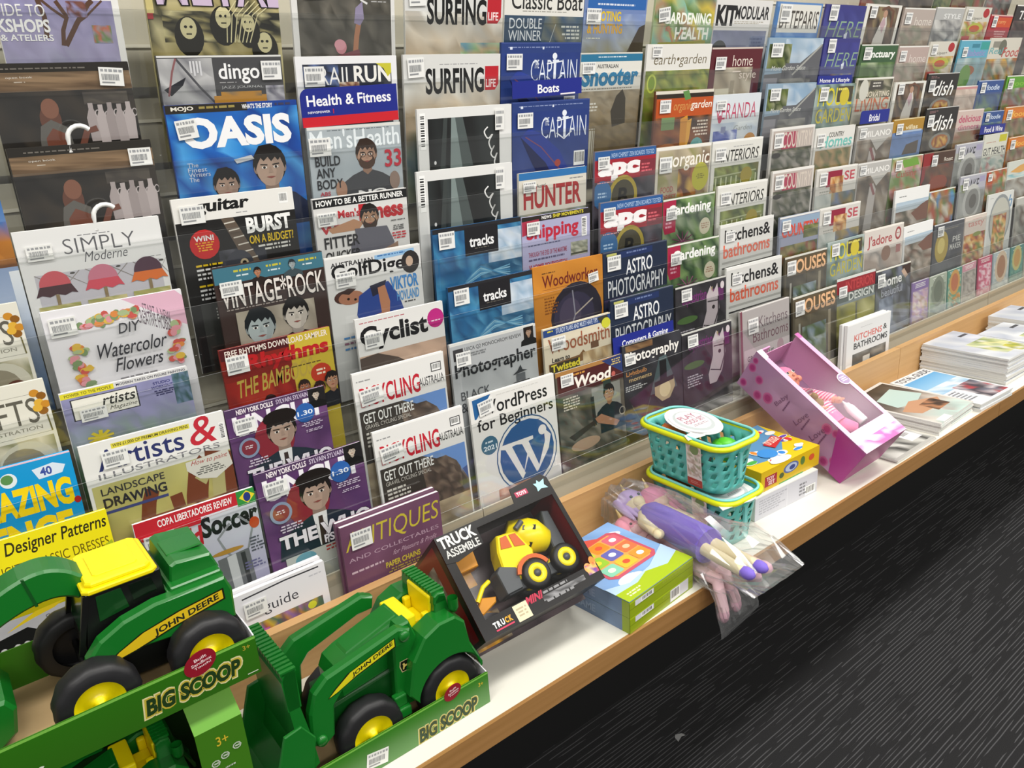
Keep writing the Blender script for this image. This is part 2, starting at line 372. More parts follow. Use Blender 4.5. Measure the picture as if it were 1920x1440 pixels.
def cal(a):
    a.bg('#2c2925'); a.N(0, .07, 1, .24, ['#6d5a46', '#8a7258', '#5f4c3a', '#77634d'], 6, 10, 'v', .5); a.N(0, .22, 1, 1.2, ['#2a2725', '#332f2b', '#24211f', '#3b342d'], 10, 9); a.L(.1, .035, .86, .055, 1, '#6f6a63')
    a.T('open book', .12, .1, .3, .12, '#d9d3c8'); a.L(.17, .14, .25, .155, 1, '#b9ad9d')
    a.E(.36, .45, .075, .12, '#6b4436'); a.E(.37, .36, .062, .075, '#8c5e4b'); a.P([(.26, .6), (.28, .5), (.36, .45), (.47, .52), (.5, .8), (.24, .8)], '#6a6762'); a.P([(.3, .6), (.36, .52), (.46, .58), (.47, .8), (.3, .8)], '#7d4a3a')
    a.N(.62, .24, .95, .34, ['#4b4540', '#5a534b'], 5, 3)
    for i in range(5):
        x = .66+.07*i; y = .33+.015*(i % 2)
        a.P([(x-.035, y+.32), (x-.042, y+.12), (x-.018, y+.05), (x-.018, y), (x+.018, y), (x+.018, y+.05), (x+.042, y+.12), (x+.035, y+.32)], ['#b5a9a8', '#c5b9b8', '#a99d9c'][i % 3]); a.O(x+.045, y+.09, .022, .035, .008, '#c9bfbe', 12)
    a.S([(.55, .68), (.6, .56), (.68, .54)], .05, '#7a4c3e')
def a_cal_up(a): cal(a); stk(a, .86, .1, .18, .13, -4)
def a_cal_low(a): cal(a); stk(a, .9, .115, .17, .13, 0)
ART['a_cal_up'] = a_cal_up; ART['a_cal_low'] = a_cal_low
@art
def a_umbrella(a):
    a.bg('#e4e4e3'); stk(a, .14, .15, .17, .13); a.L(.4, .095, .64, .11, 1, '#76767a', 'c'); a.T('SIMPLY', .3, .12, .8, .27, '#606064', -.012); a.T('Moderne', .42, .27, .72, .37, '#55555a', -.008, .02); a.L(.87, .405, .97, .415, 1, '#777')
    a.R(.07, .44, .95, 1.2, '#c3c1c8')
    for i in range(6): a.S([(.07+.17*i, .44), (.07+.17*i+.17, .6), (.07+.17*i+.3, .44)], .008, '#8f8a86'); a.E(.16+.16*i, .46, .018, .01, '#4d4a45')
    for x, y, c1, c2 in [(.19, .56, '#c85a62', '#4a2f35'), (.52, .56, '#c7798c', '#cf4f5e'), (.85, .55, '#4f3443', '#d8702e')]:
        a.E(x, y, .105, .11, c1, 180, 360); a.P([(x-.14, y+.1), (x-.105, y), (x+.105, y), (x+.14, y+.1), (x+.1, y+.085), (x+.05, y+.11), (x, y+.085), (x-.05, y+.11), (x-.1, y+.085)], c2); a.R(x-.012, y+.09, x+.012, y+.3, '#8c7a5a'); a.N(x-.14, y+.2, x+.14, y+.27, ['#9aa05a', '#c9c08a', '#b7ad6d'], 6, 2)
@art
def a_water(a):
    a.bg('#e6e4e8'); stk(a, .12, .12, .18, .14); a.P([(.55, 0), (.95, 0), (1, .06), (1, .33), (.95, .3)], '#dfb2c6')
    vs = '#6a5a66'; a.T('START A NEW', .69, .06, .88, .17, vs, 0, 0, None, -.12); a.T('CREATIVE HOBBY', .64, .1, .88, .23, vs, 0, 0, None, -.14)
    r = a.rn
    for x, y in [(.26, .17), (.31, .15), (.36, .17), (.4, .12), (.45, .14), (.5, .12), (.55, .13), (.6, .15), (.64, .12), (.16, .33), (.2, .38), (.15, .43), (.17, .5), (.2, .55), (.16, .62), (.2, .68), (.9, .3), (.88, .36), (.9, .48), (.86, .52), (.84, .6), (.9, .62)]:
        for k in range(5): a.E(x+(r.random()-.5)*.06, y+(r.random()-.5)*.05, .022+.02*r.random(), .018+.014*r.random(), r.choice(['#d98a4a', '#d8b34a', '#c75a52', '#7d9468', '#d8939c', '#a8b88a']), n=8)
    a.T('DIY', .48, .2, .63, .29, '#3a3a40', .008, .015); a.T('Watercolor', .28, .35, .8, .48, '#3a3a40', .004, .03); a.T('Flowers', .4, .5, .75, .62, '#3a3a40', .004, .03); a.L(.38, .68, .75, .76, 3, '#8a888c', 'c')
@art
def a_artists(a):
    a.bg('#d9d8d8'); a.N(0, .07, 1, 1.2, ['#8b8bb2', '#9392b6', '#7d8f86', '#5b7a5a', '#43603f', '#6a7a46', '#3c5038'], 14, 12, 'v', .35); a.N(.86, .06, 1, .45, ['#3e5a5c', '#4f6a78', '#6b7f98'], 6, 8)
    a.R(0, .01, .4, .075, '#e3d735'); a.T('POWER TO THE PEOPLE', .03, .025, .38, .06, '#6a6420', .01); a.T('MODERN TAKES ON FIGURE PAINTING', .42, .02, .98, .05, '#3b3b4a', .01)
    a.R(.06, .1, .57, .36, '#33343a'); a.R(.07, .11, .56, .35, '#e7e5da'); a.T('rtists', .29, .13, .54, .25, '#2d2f2c', .012, .02); a.T('Magazine', .33, .27, .54, .335, '#4a4a40', 0, .02); stk(a, .21, .2, .2, .13)
    a.T('STUDIO', .7, .11, .84, .145, '#3a3a78', .01); a.T('WORKOUT', .68, .16, .86, .195, '#3a3a78', .01); a.L(.68, .22, .88, .3, 3, '#3c3c66', 'c')
    for i in range(9): a.S([(.22, .62), (.22+.1*math.cos(i*.7-2.9), .62+.09*math.sin(i*.7-2.9))], .03, '#c9b52a')
@art
def a_illus(a):
    a.bg('#e5e4e0'); a.R(.2, .03, .74, .065, '#dcd04a'); a.T('WIN £1,000 OF PREMIUM DRAWING PENS', .21, .035, .73, .06, '#3b3a28', .01)
    a.T('Artists', .09, .06, .68, .2, '#2d3468', .008); a.T('&', .72, 0, .92, .2, '#c02a38', .004, .03); a.T('ILLUSTRATORS', .08, .215, .93, .255, '#77777c'); stk(a, .21, .13, .17, .12); a.bar(.95, .08, .99, .2, True)
    a.N(.02, .29, 1, 1.25, ['#c6c07a', '#bdb46a', '#b0a05f', '#a78b56', '#8c6a45'], 12, 10, 'v', .3)
    for p, w2 in [([(.33, .62), (.36, .5), (.4, .42)], .1), ([(.52, .75), (.56, .6), (.55, .5)], .09), ([(.66, .8), (.7, .55), (.74, .4), (.82, .33)], .16), ([(.8, .34), (.95, .36), (.98, .55), (1, .7)], .18)]: a.S(p, w2, '#7a3f26')
    a.S([(.74, .46), (.82, .38), (.88, .44), (.86, .6)], .1, '#b9b078'); a.N(.3, .6, .95, .9, ['#8c4f32', '#a3673f', '#c2a56c', '#6b3a26'], 8, 5)
    a.T('LANDSCAPE', .07, .315, .5, .365, '#3c3a3c', .012); a.T('DRAWING', .07, .385, .5, .455, '#2e2c34', .03); a.R(.07, .475, .5, .495, '#454a80'); a.P([(.66, .3), (.98, .28), (1, .4), (.86, .47), (.74, .44), (.66, .36)], '#e3e0d6'); a.T('How to paint', .69, .3, .96, .345, '#b53a34', 0, .02); a.L(.72, .36, .95, .42, 4, '#6b6b66', 'c')
@art
def a_soccer(a):
    a.bg('#d9dde2', '#8d83b4'); a.R(0, 0, 1, .11, '#bb2430'); a.T('COPA LIBERTADORES REVIEW', .18, .025, .8, .085, '#f0ecec', .02); a.R(.84, 0, 1, .13, '#2f8a3c'); a.P([(.86, .06), (.93, .01), (1, .06), (.93, .12)], '#e2cf2e'); a.E(.93, .065, .032, .04, '#25357c')
    a.R(0, .11, .52, .16, '#c01f2d'); a.T('World', .06, .17, .5, .34, '#bf1e2d', .04, .01); a.T('Soccer', .5, .12, .99, .3, '#1a1a1c', .04, .01); stk(a, .17, .2, .24, .15)
    a.S([(.74, .24), (.62, .34), (.66, .45), (.7, .52)], .02, '#8e9296'); a.S([(.82, .2), (.93, .32), (.86, .5)], .02, '#8e9296'); a.P([(.58, .52), (.86, .5), (.88, .98), (.6, 1.02)], '#6d7073'); a.P([(.66, .52), (.74, .51), (.76, 1), (.68, 1)], '#c9ccce'); a.P([(.78, .52), (.82, .52), (.84, 1), (.8, 1)], '#3a3c3e'); a.E(.68, .47, .14, .02, '#b58a3a')
    a.E(.95, .3, .045, .05, '#c24a24'); a.L(.88, .42, 1, .56, 5, '#565a64'); a.L(.8, .62, 1, .7, 3, '#6c6a92')
@art
def b_metal(a):
    a.bg('#b8ae7c'); a.N(0, 0, 1, 1.3, ['#bdb283', '#a89c6c', '#8f8450', '#c5bc90', '#4d4a32'], 12, 12); a.N(.1, .28, 1, .5, ['#26251c', '#4a4733', '#9a9060', '#1b1a14', '#c2b98a'], 12, 8)
    for x, y, r in [(.28, .4, .06), (.55, .32, .06), (.86, .5, .06), (.74, .36, .05)]: a.E(x, y+.06, r*1.8, r*2.4, '#1f1d15'); a.E(x, y, r, r*1.25, '#cfc79a'); a.E(x-.02, y-.01, .012, .01, '#1f1d15'); a.E(x+.02, y-.01, .012, .01, '#1f1d15'); a.S([(x-.02, y+.04), (x+.02, y+.04)], .01, '#3a3726')
    for i in range(7): a.S([(.56+.03*i, .5), (.58+.04*i, .3), (.66+.05*i, .2)], .008, '#d5cda0')
    a.T('METAL', .08, -.1, 1.06, .24, '#cdb9d2', .02, -.03, '#1c1a16', 0, .035); a.R(.0, .1, .05, .3, '#c9bb7d'); a.R(.0, .3, .04, .34, '#a5343a')
@art
def b_jazz(a):
    a.bg('#48484a'); a.R(0, 0, 1, .014, '#d9d9d6'); a.N(0, .02, .42, .4, ['#a9a9aa', '#8f8f92', '#b8b8b8', '#7b7b80'], 6, 5); a.P([(.02, .25), (.2, .16), (.17, .22), (.07, .3)], '#25262c'); a.S([(.14, .02), (.3, .24), (.42, .38)], .018, '#4b4b50'); a.S([(.05, .3), (.1, .12), (.14, .02)], .015, '#86585a')
    for i in range(4): a.R(.24+.025*i, .04, .255+.025*i, .13+.02*(i % 2), '#cfcfd2')
    a.T('dingo', .46, .06, .8, .22, '#efefef', .015); a.L(.46, .205, .6, .215, 1, '#aaa'); a.T('JAZZ JOURNAL', .47, .235, .82, .26, '#b8b8b8'); a.R(.4, .31, .84, .37, '#c08a35'); a.N(.46, .28, .8, .32, ['#7a6f5a', '#c08a35'], 4, 1); a.N(.84, .24, 1, .42, ['#8c8a94', '#b8b7bd', '#5f6070'], 4, 4); stk(a, .9, .12, .17, .14)
@art
def b_band(a):
    a.bg('#1b3f8e'); a.N(0, .05, 1, 1.3, ['#1a4b9c', '#2367b5', '#1f5db0', '#2b7fc8', '#1a3c86', '#4a9ad8'], 10, 10); a.R(0, 0, .6, .075, '#2a2620'); a.T('MOJO', .04, .015, .2, .06, '#e6e2d6', .03); a.L(.24, .02, .58, .06, 1, '#9a8a4a'); a.T("WHAT'S THE STORY", .56, .015, .8, .06, '#efefef', .03); a.L(.82, .02, .98, .06, 1, '#3a3a58')
    a.T('OASIS', .09, .115, .93, .4, '#f2f2f4', .045); stk(a, .12, .17, .15, .15, 6); a.T('The', .09, .52, .17, .56, '#d5dcea'); a.T('Finest', .09, .565, .23, .605, '#d5dcea'); a.T('Writers', .09, .61, .25, .65, '#d5dcea'); a.T('The', .09, .655, .16, .695, '#d5dcea')
    a.H(.72, .62, .34, '#b59a88', '#171310', '#1c2440'); a.H(.36, .75, .26, '#a88c7a', '#15110f', '#1c2440'); a.P([(.44, .52), (.58, .49), (.6, .53), (.46, .56)], '#c9ccd0')
@art
def b_guitar(a):
    a.bg('#e8e6e1'); a.T('guitar', .16, .03, .6, .17, '#141414', .035, .02); stk(a, .14, .13, .19, .14); a.L(.44, .17, .6, .185, 1, '#999', 'r'); a.bar(.87, .04, .95, .14); a.R(0, .21, 1, 1.3, '#1e1d1c'); a.N(.3, .5, .7, .9, ['#26282c', '#3a3c44', '#55565e'], 5, 5)
    a.P([(.36, .21), (.46, .21), (.66, .72), (.54, .74)], '#5f5246')
    for i in range(7): a.S([(.38+.03*i, .26+.07*i), (.47+.03*i, .25+.07*i)], .012, '#cfc9bd')
    a.E(.46, .66, .12, .13, '#3d3f47'); a.E(.5, .64, .035, .035, '#b9a98a'); a.E(.5, .64, .018, .018, '#1d1b19'); a.E(.2, .42, .12, .12, '#c02424'); a.T('WIN!', .12, .34, .28, .39, '#f2eceb', .03); a.L(.12, .4, .28, .49, 4, '#e0a52e', 'c')
    a.T('BURST', .56, .23, .95, .38, '#f2f2f0', .045); a.T('ON A BUDGET?', .57, .4, .96, .48, '#d8b81f', .02); a.L(.62, .5, .92, .57, 2, '#cfcfc9', 'r')
    for y, c in [(.6, '#d8b81f'), (.64, '#dedede'), (.68, '#dedede'), (.72, '#dedede'), (.79, '#d8b81f'), (.83, '#dedede'), (.87, '#dedede'), (.91, '#dedede')]: a.L(.1, y, .36, y+.035, 1, c)
    a.R(.08, .97, .5, 1.2, '#3a3b38'); a.L(.2, 1.02, .4, 1.14, 4, '#cfcfc9')
@art
def b_vintage(a):
    a.bg('#3a2a26'); a.R(0, .01, 1, .17, '#3f7284')
    for x in (.24, .52, .84): a.L(x-.08, .05, x+.1, .09, 1, '#c5bb3a', 'c'); a.L(x-.06, .1, x+.08, .13, 1, '#c9d8dc', 'c')
    a.H(.38, .1, .08, '#b57a5a', '#1c1512', '#2a1f1c'); a.H(.7, .08, .08, '#9aa6a8', '#2a3236', '#3d4a50'); a.T('VINTAGE*ROCK', .03, .18, .98, .42, '#e3dcd6', .01, 0, '#171010'); stk(a, .13, .2, .19, .13); a.L(.06, .43, .96, .45, 1, '#a59a92'); a.N(.13, .47, .86, 1.2, ['#a49b8b', '#b3aa9a', '#938a7c', '#aaa192'], 8, 6)
    a.H(.33, .66, .34, '#a9b4b4', '#171c20', '#23272b'); a.H(.67, .6, .3, '#c5bdb2', '#151210', '#27221f')
@art
def b_rhythm(a):
    a.bg('#7e2018'); a.R(0, 0, 1, .1, '#4a1418'); a.P([(.6, 0), (1, 0), (1, 1.3), (.62, 1.3)], '#c3ac38'); a.T('FREE RHYTHMS DOWNLOAD SAMPLER', .04, .02, .97, .075, '#e5d9cf', .02); a.T('Rhythms', .2, .09, .96, .27, '#b01a1e', .045, .01); a.N(0, .3, .58, 1.2, ['#97251b', '#7d1d16', '#a83421', '#8c2018'], 8, 8)
    stk(a, .13, .15, .19, .15); a.T('THE BAMBOOS', .08, .3, .78, .46, '#b8a046', .012, .02, None, .06); a.L(.5, .29, .94, .31, 1, '#5c4a20'); a.E(.86, .41, .1, .09, '#b83a22'); a.L(.8, .37, .92, .44, 2, '#e8d9c0', 'c')
    for x, y in [(.2, .6), (.36, .56), (.5, .6), (.68, .5), (.82, .55)]: a.H(x, y, .13, '#a5684c', '#2a1712', '#4a1a16')
    a.H(.95, .5, .16, '#b08468', '#1d1512', '#1a1c22')
def psych(a):
    a.bg('#63406f'); a.N(0, .1, 1, 1.3, ['#64406f', '#5c3a66', '#6e4778', '#573566'], 7, 7); a.R(0, 0, 1, .1, '#4d3559'); a.T('NEW YORK DOLLS', .1, .02, .46, .085, '#efe6ea', .03); a.T('SYLVAIN SYLVAIN', .49, .02, .82, .08, '#c9bcd2', .02); a.T('UNCUT', .05, .1, .97, .36, '#edeaf0', .035)
    a.R(.82, 0, 1, .2, '#1c1a1c'); a.H(.9, .08, .1, '#c5b6a5', '#17120f', '#101010'); stk(a, .16, .18, .2, .17); a.E(.76, .28, .1, .1, '#2b5fa8'); a.T('1.30', .68, .25, .84, .31, '#e6edf6', .02); a.E(.42, .5, .2, .3, '#8e2a38')
    a.H(.5, .42, .38, '#b79c8c', '#17100e', '#22303c', tie='#3c2f2a'); a.E(.5, .24, .17, .1, '#17100e'); a.O(.16, .52, .1, .1, .025, '#8c9bb8'); a.E(.16, .52, .075, .075, '#8a3342'); a.L(.11, .49, .21, .54, 2, '#e9dfe4', 'c')
    a.L(.7, .41, .94, .48, 3, '#d6c8dc', 'c'); a.L(.74, .51, .92, .55, 2, '#d6c8dc', 'c'); a.L(.1, .68, .36, .78, 3, '#d8ccdc', 'c'); a.T('THE WHO', .1, .8, .98, .97, '#eeeaf0', .045, 0, '#2b1f30'); a.T('PSYCHO', .5, .96, .9, 1.06, '#eeeaf0', .03, 0, '#2b1f30'); a.R(.12, 1.08, .9, 1.3, '#c5c9c2'); a.E(.3, 1.16, .1, .08, '#6fa8b8'); a.L(.5, 1.1, .85, 1.18, 2, '#b5403a')
ART['b_psych_up'] = ART['b_psych_low'] = psych
@art
def b_guide(a):
    a.bg('#e3e2e6'); a.S([(.08, .06), (.55, .035), (.93, .04)], .016, '#3a3a40'); a.T('guide', .28, .18, .66, .33, '#3c3c44', -.004); stk(a, .2, .2, .24, .17); a.L(.76, .1, .95, .13, 1, '#c2c2c8', 'r')
    a.N(.08, .38, .92, 1.2, ['#7a5a62', '#b5823c', '#8f6aa0', '#5f7050', '#a84a48', '#c5a83e', '#6a4a5e', '#4e6a5a'], 16, 10); a.E(.79, .44, .05, .045, '#cfd03a'); a.N(.14, .47, .3, .6, ['#b45aa8', '#9a4f98', '#c46ab0'], 4, 3)
@art
def c_climb(a):
    a.bg('#deddda'); a.R(.05, .02, .96, 1.3, '#4a4842'); a.N(.05, .15, .96, 1.3, ['#4c4a44', '#5a5750', '#424039', '#67635a', '#504d46'], 14, 14); a.T('VERTICAL', .08, .08, .6, .19, '#e8e8e6', .02); a.T('LIFE', .74, .08, .95, .17, '#efefee', .03); a.S([(.62, .06), (.66, .19), (.72, .22)], .02, '#dcdcda'); a.L(.76, .195, .95, .21, 1, '#bbb')
    a.S([(.58, .68), (.6, .52), (.63, .38)], .05, '#a9785c'); a.P([(.58, .4), (.6, .26), (.67, .2), (.68, .36), (.64, .42)], '#8f86a2'); a.E(.44, .62, .055, .06, '#c3848c'); a.E(.43, .6, .055, .045, '#d197a0'); a.P([(.4, .7), (.62, .64), (.66, .9), (.36, .95)], '#7a4a50'); stk(a, .2, .09, .2, .17, 4)
@art
def c_trail(a):
    a.bg('#e9e9ea'); a.R(.06, .07, .94, 1.25, '#2c2f38'); a.N(.06, .28, .94, .5, ['#39485c', '#55663f', '#6c7d6a', '#2f3a2c', '#49566a'], 10, 6); a.N(.06, .07, .4, .28, ['#36405a', '#5d6f9a', '#262a34'], 6, 4); a.T('TRAIL', .1, .1, .54, .26, '#e3e3e1', -.004); a.T('RUN', .55, .09, .93, .25, '#eceae4', .025); stk(a, .16, .18, .19, .16)
    a.P([(.78, .07), (.94, .07), (.94, .16), (.9, .2), (.86, .12)], '#c8c238'); a.N(.4, .24, .6, .36, ['#b08a6a', '#c9b08c', '#7a4a3a', '#d9cfc0'], 6, 4)
@art
def c_mens(a):
    a.bg('#a9b2b7'); a.N(0, .24, 1, 1.3, ['#a9b3b9', '#9fa9b0', '#b3bbc0'], 5, 5); a.R(0, 0, 1, .03, '#d9d9d4'); a.L(.2, .04, .9, .055, 1, '#60686c'); a.T("Men'sHealth", .02, .035, .98, .235, '#e2e9ec', .012); stk(a, .11, .2, .22, .16)
    a.H(.6, .31, .28, '#b58f78', '#33241c', '#45464a', '#4b3527', 0, 1, sh=1.15); a.E(.22+.08, .66, .06, .1, '#a9826c'); a.E(.9, .62, .06, .1, '#8f7a6e')
    for t, y, e in (('BUILD', .3, .31), ('ANY', .42, .25), ('BODY', .54, .32)): a.T(t, .05, y, e, y+.1, '#25272b', .015)
    a.T('33', .8, .28, .99, .47, '#c02a3c', .02); a.T('ABS', .07, .665, .18, .71, '#b8404e', .02); a.T('NO', .48, .69, .8, .76, '#ecebe9', .04)
@art
def c_fit(a):
    a.bg('#d5d4d2'); a.R(0, .01, 1, .12, '#1d1d1f'); a.T('HOW TO BE A BETTER RUNNER', .03, .03, .96, .1, '#eeeeec', .03); a.T("Men's", .24, .17, .47, .27, '#b8222c', .03); a.T('Fitness', .46, .13, .95, .34, '#b8222c', .045); a.T('WIN', .05, .34, .36, .44, '#b03238', .05); stk(a, .12, .22, .19, .14)
    a.P([(.12, .38), (.4, .3), (.5, .36), (.44, .44), (.16, .44)], '#b38767'); a.H(.57, .3, .26, '#b08a6e', '#1b1715', '#62626c', '#3a2a20', sh=1.05); a.P([(.4, .42), (.75, .44), (.82, .66), (.76, .86), (.42, .86)], '#62626c'); a.P([(.68, .74), (.86, .66), (.86, .78), (.7, .84)], '#8f7462')
    a.T('FITTER', .07, .48, .44, .62, '#232325', .02); a.T('QUICKER', .07, .66, .44, .79, '#232325', .02); a.L(.8, .38, .97, .4, 1, '#555'); a.L(.8, .45, .96, .52, 3, '#5a5a5a', 'c'); a.L(.8, .54, .97, .64, 3, '#c0323c', 'c')
@art
def c_golf(a):
    a.bg('#d6d6d4'); a.R(0, 0, 1, .02, '#ecebe8'); a.T('AUSTRALIAN', .05, .07, .48, .13, '#26262a', .02); a.P([(.5, .06), (.93, .04), (.93, .1), (.5, .12)], '#8fb6d8'); a.L(.53, .065, .9, .095, 1, '#3a6ea8'); a.T('GolfDigest', .05, .1, .97, .33, '#1a1a1c', .02); a.E(.88, .21, .1, .11, '#2d2a2a'); a.E(.87, .2, .04, .05, '#b9a08c'); stk(a, .18, .24, .2, .16)
    a.E(.15, .5, .1, .08, '#4a2d26'); a.E(.22, .52, .13, .085, '#a8745a'); a.P([(.1, .44), (.2, .4), (.28, .42), (.2, .48)], '#35211c'); a.E(.19, .53, .014, .012, '#1f1410'); a.E(.26, .55, .014, .012, '#1f1410'); a.P([(.3, .52), (.45, .42), (.62, .4), (.72, .6), (.78, .86), (.3, .9), (.26, .75)], '#2d478f'); a.P([(.42, .42), (.6, .38), (.56, .52), (.44, .56)], '#26263a')
    a.P([(.5, .46), (.58, .44), (.62, .66), (.6, .86), (.36, .92), (.34, .82), (.52, .78)], '#b57e5e'); a.T('VIKTOR', .64, .36, .95, .53, '#3f86c8', .03); a.T('HOVLAND', .7, .55, .95, .68, '#5a96cc', .02); a.L(.78, .7, .95, .73, 1, '#444')
    for i in range(5): a.L(.1, 1+.07*i, .26, 1.05+.07*i, 1, ['#4a86c0', '#8a5a72'][i % 2])
@art
def c_cycl(a):
    a.bg('#dfdedb'); a.L(.04, .05, .7, .07, 1, '#b5646c'); a.T('Cyclist', .03, .1, .8, .38, '#19191b', .035); stk(a, .17, .26, .2, .15); a.E(.9, .18, .1, .1, '#b8287c'); a.L(.84, .2, .96, .23, 1, '#f0dbe8', 'c')
    a.N(0, .42, 1, 1.3, ['#b89c88', '#c9ad98', '#a98a76', '#8a7264'], 10, 8, 'v', .4); a.P([(0, .44), (.2, .42), (.42, .52), (.62, .68), (.7, .9), (0, 1)], '#52463f'); a.T('Coal Coast', .06, .58, .5, .68, '#ece9e4', .02); a.T('classic', .06, .7, .3, .78, '#ece9e4', .02)
def bike(a):
    a.bg('#e4e3e0'); a.R(0, 0, 1, .02, '#f3f2ef'); a.T('BICYCLING', .05, .17, .7, .38, '#bf2233', .02); a.T('AUSTRALIA', .69, .235, .98, .33, '#2f2f31', .006); stk(a, .16, .27, .24, .15, 4); a.L(.03, .09, .24, .115, 1, '#999'); a.R(.84, .1, .96, .2, '#3a3a3c'); a.bar(.85, .11, .95, .19)
    a.N(.02, .42, .98, 1.28, ['#6a8fc8', '#87a4cc', '#6f6257', '#5d5048', '#7a6d60', '#a8977e', '#b5a58c'], 12, 12, 'v', .3); a.P([(.02, .42), (.48, .42), (.6, .48), (.84, .62), (.96, .86), (.98, 1), (.02, 1)], '#4d453e'); a.N(.45, .5, .9, 1, ['#6a5a4f', '#574a42', '#7d6d60', '#49403a'], 10, 10); a.P([(.6, .42), (.98, .42), (.98, .86), (.86, .6), (.7, .46)], '#6c93cf'); a.P([(.98, .7), (.98, .86), (.92, .72)], '#4a5f96')
    a.P([(.02, .42), (.45, .42), (.5, 1), (.02, 1)], '#3f3a35'); a.T('GET OUT THERE', .05, .45, .6, .56, '#eeeeea', .012); a.T('GRAVEL CYCLING SPECIAL', .06, .575, .56, .62, '#c9c5bc'); a.L(.06, .66, .36, .84, 4, '#d6d2c9'); a.N(.02, 1, .98, 1.28, ['#a8977e', '#b8a88c', '#96866e'], 8, 4)
ART['c_bike_up'] = ART['c_bike_low'] = bike
@art
def c_antique(a):
    a.bg('#6f4a62'); a.N(0, 0, 1, 1.3, ['#6f4a62', '#6a455d', '#755068'], 4, 5); a.T('ANTIQUES', .02, .08, .96, .3, '#c3b43c', -.004, .03); a.T('AND COLLECTABLES', .04, .34, .96, .38, '#b79aac'); stk(a, .18, .17, .2, .16); a.T('for Pleasure & Profit', .46, .42, .92, .47, '#b79aac', 0, .02); a.T('PAPER CHAINS', .38, .52, .74, .58, '#c9ba40', .03); a.L(.34, .6, .86, .65, 2, '#b7a24a', 'c'); a.L(.05, .48, .4, .52, 1, '#c5adb9')
    a.L(.06, .72, .68, 1.1, 9, '#b597a8'); a.O(.86, .82, .18, .17, .05, '#9a9a80'); a.O(.86, .82, .11, .1, .03, '#b5b496')
def surf(a):
    a.bg('#d4d4d0'); a.N(0, .25, 1, 1.3, ['#cfcfca', '#c9bca8', '#b9a58a', '#8fa08c', '#6f8f9a', '#a9b89a', '#c5c8b8'], 10, 9, 'v', .5); a.N(.55, .55, 1, .9, ['#8fae7a', '#6a96a5', '#b8a584', '#a9bfa0'], 6, 6); a.R(0, 0, 1, .26, '#d6d6d3'); a.L(.3, .09, .8, .105, 1, '#999', 'c'); a.T('SURFING', .21, .13, .82, .38, '#151515', .03); a.P([(.83, .12), (.98, .12), (.98, .3), (.94, .36), (.83, .36)], '#b8202c'); a.T('LIFE', .84, .25, .95, .33, '#f0dcdc', .02); stk(a, .11, .12, .16, .16, 3)
ART['d_surf_up'] = ART['d_surf_low'] = surf
def bwphoto(a):
    a.bg('#e0e0de'); a.R(.1, .1, .86, 1.2, '#1b1c1c'); a.N(.1, .1, .86, 1.2, ['#1d1e1e', '#2c3030', '#191a1a', '#3c4343', '#232626'], 8, 1, 'mix'); a.P([(.34, .1), (.42, .1), (.5, .9), (.3, .9)], '#7d8a88'); a.P([(.38, .1), (.46, .1), (.62, .9), (.48, .9)], '#4e5756'); a.P([(.26, .1), (.3, .1), (.24, .9), (.18, .9)], '#3b4140')
    a.S(smooth([(.73, .22), (.69, .27), (.73, .34), (.78, .3), (.74, .38), (.77, .46), (.8, .42), (.76, .5), (.8, .55), (.83, .5), (.8, .6), (.84, .66)], 5, False), .014, '#e6e6e4'); a.E(.16, .54, .012, .02, '#ddd'); a.bar(.02, .04, .075, .4, True); stk(a, .855, .15, .1, .19)
ART['d_photo_up'] = ART['d_photo_low'] = bwphoto
def wave(a):
    a.bg('#20507c'); a.N(0, .03, 1, 1.3, ['#2c5a86', '#2a6494', '#3777a4', '#4d8fb5', '#2d6692', '#245480', '#3b7fa8'], 14, 13, 'mix', .35); a.N(.6, .1, 1, .5, ['#bccada', '#a8bccf', '#c9d3dc', '#8faac2'], 6, 6); a.N(.5, .46, 1, .62, ['#3a6a8c', '#2b577a', '#5c87a2'], 8, 3)
    for i in range(6): a.S([(.1+.02*i, .95-.04*i), (.25+.03*i, .7-.03*i), (.5, .58-.02*i), (.85, .52+.03*i)], .014, ['#6fa6c4', '#8dbbd0', '#4a88b0'][i % 3])
    a.R(0, 0, 1, .05, '#26262a'); a.R(.34, .03, .72, .34, '#1d1c20'); a.T('tracks', .39, .13, .67, .25, '#ededee', .025); a.L(.42, .265, .64, .28, 1, '#6f6a60', 'c'); stk(a, .14, .13, .17, .16)
ART['d_wave_up'] = ART['d_wave_low'] = wave
@art
def d_lighthouse(a):
    a.bg('#aeb1b3', '#8f9395'); a.N(0, .3, 1, 1.3, ['#a4a8aa', '#b3b6b8', '#94989b', '#80858a'], 8, 7, 'v'); a.R(0, 0, 1, .03, '#d4d4cf'); a.R(.03, .07, .14, .2, '#39383a'); a.T('LEICA Q2 MONOCHROM REVIEW', .16, .07, .82, .12, '#3a3b3e'); a.R(.85, .02, .97, .22, '#1f1a18'); a.H(.91, .08, .09, '#a38670', '#2b1c14', '#151515'); a.L(.17, .14, .4, .19, 2, '#75787a')
    a.T('Photographer', .03, .24, .98, .44, '#1d1f22', .018); stk(a, .13, .19, .16, .14); a.T('BLACK', .07, .56, .4, .66, '#45484c', .004); a.T('& WHITE', .06, .69, .55, .8, '#45484c', .004)
    a.P([(.74, .5), (.78, .44), (.8, .5), (.86, .52), (.68, .54)], '#33363a'); a.R(.72, .54, .83, .64, '#5a5e62'); a.R(.68, .63, .88, .66, '#34373b'); a.P([(.71, .66), (.85, .66), (.88, 1.1), (.68, 1.1)], '#6f7478')
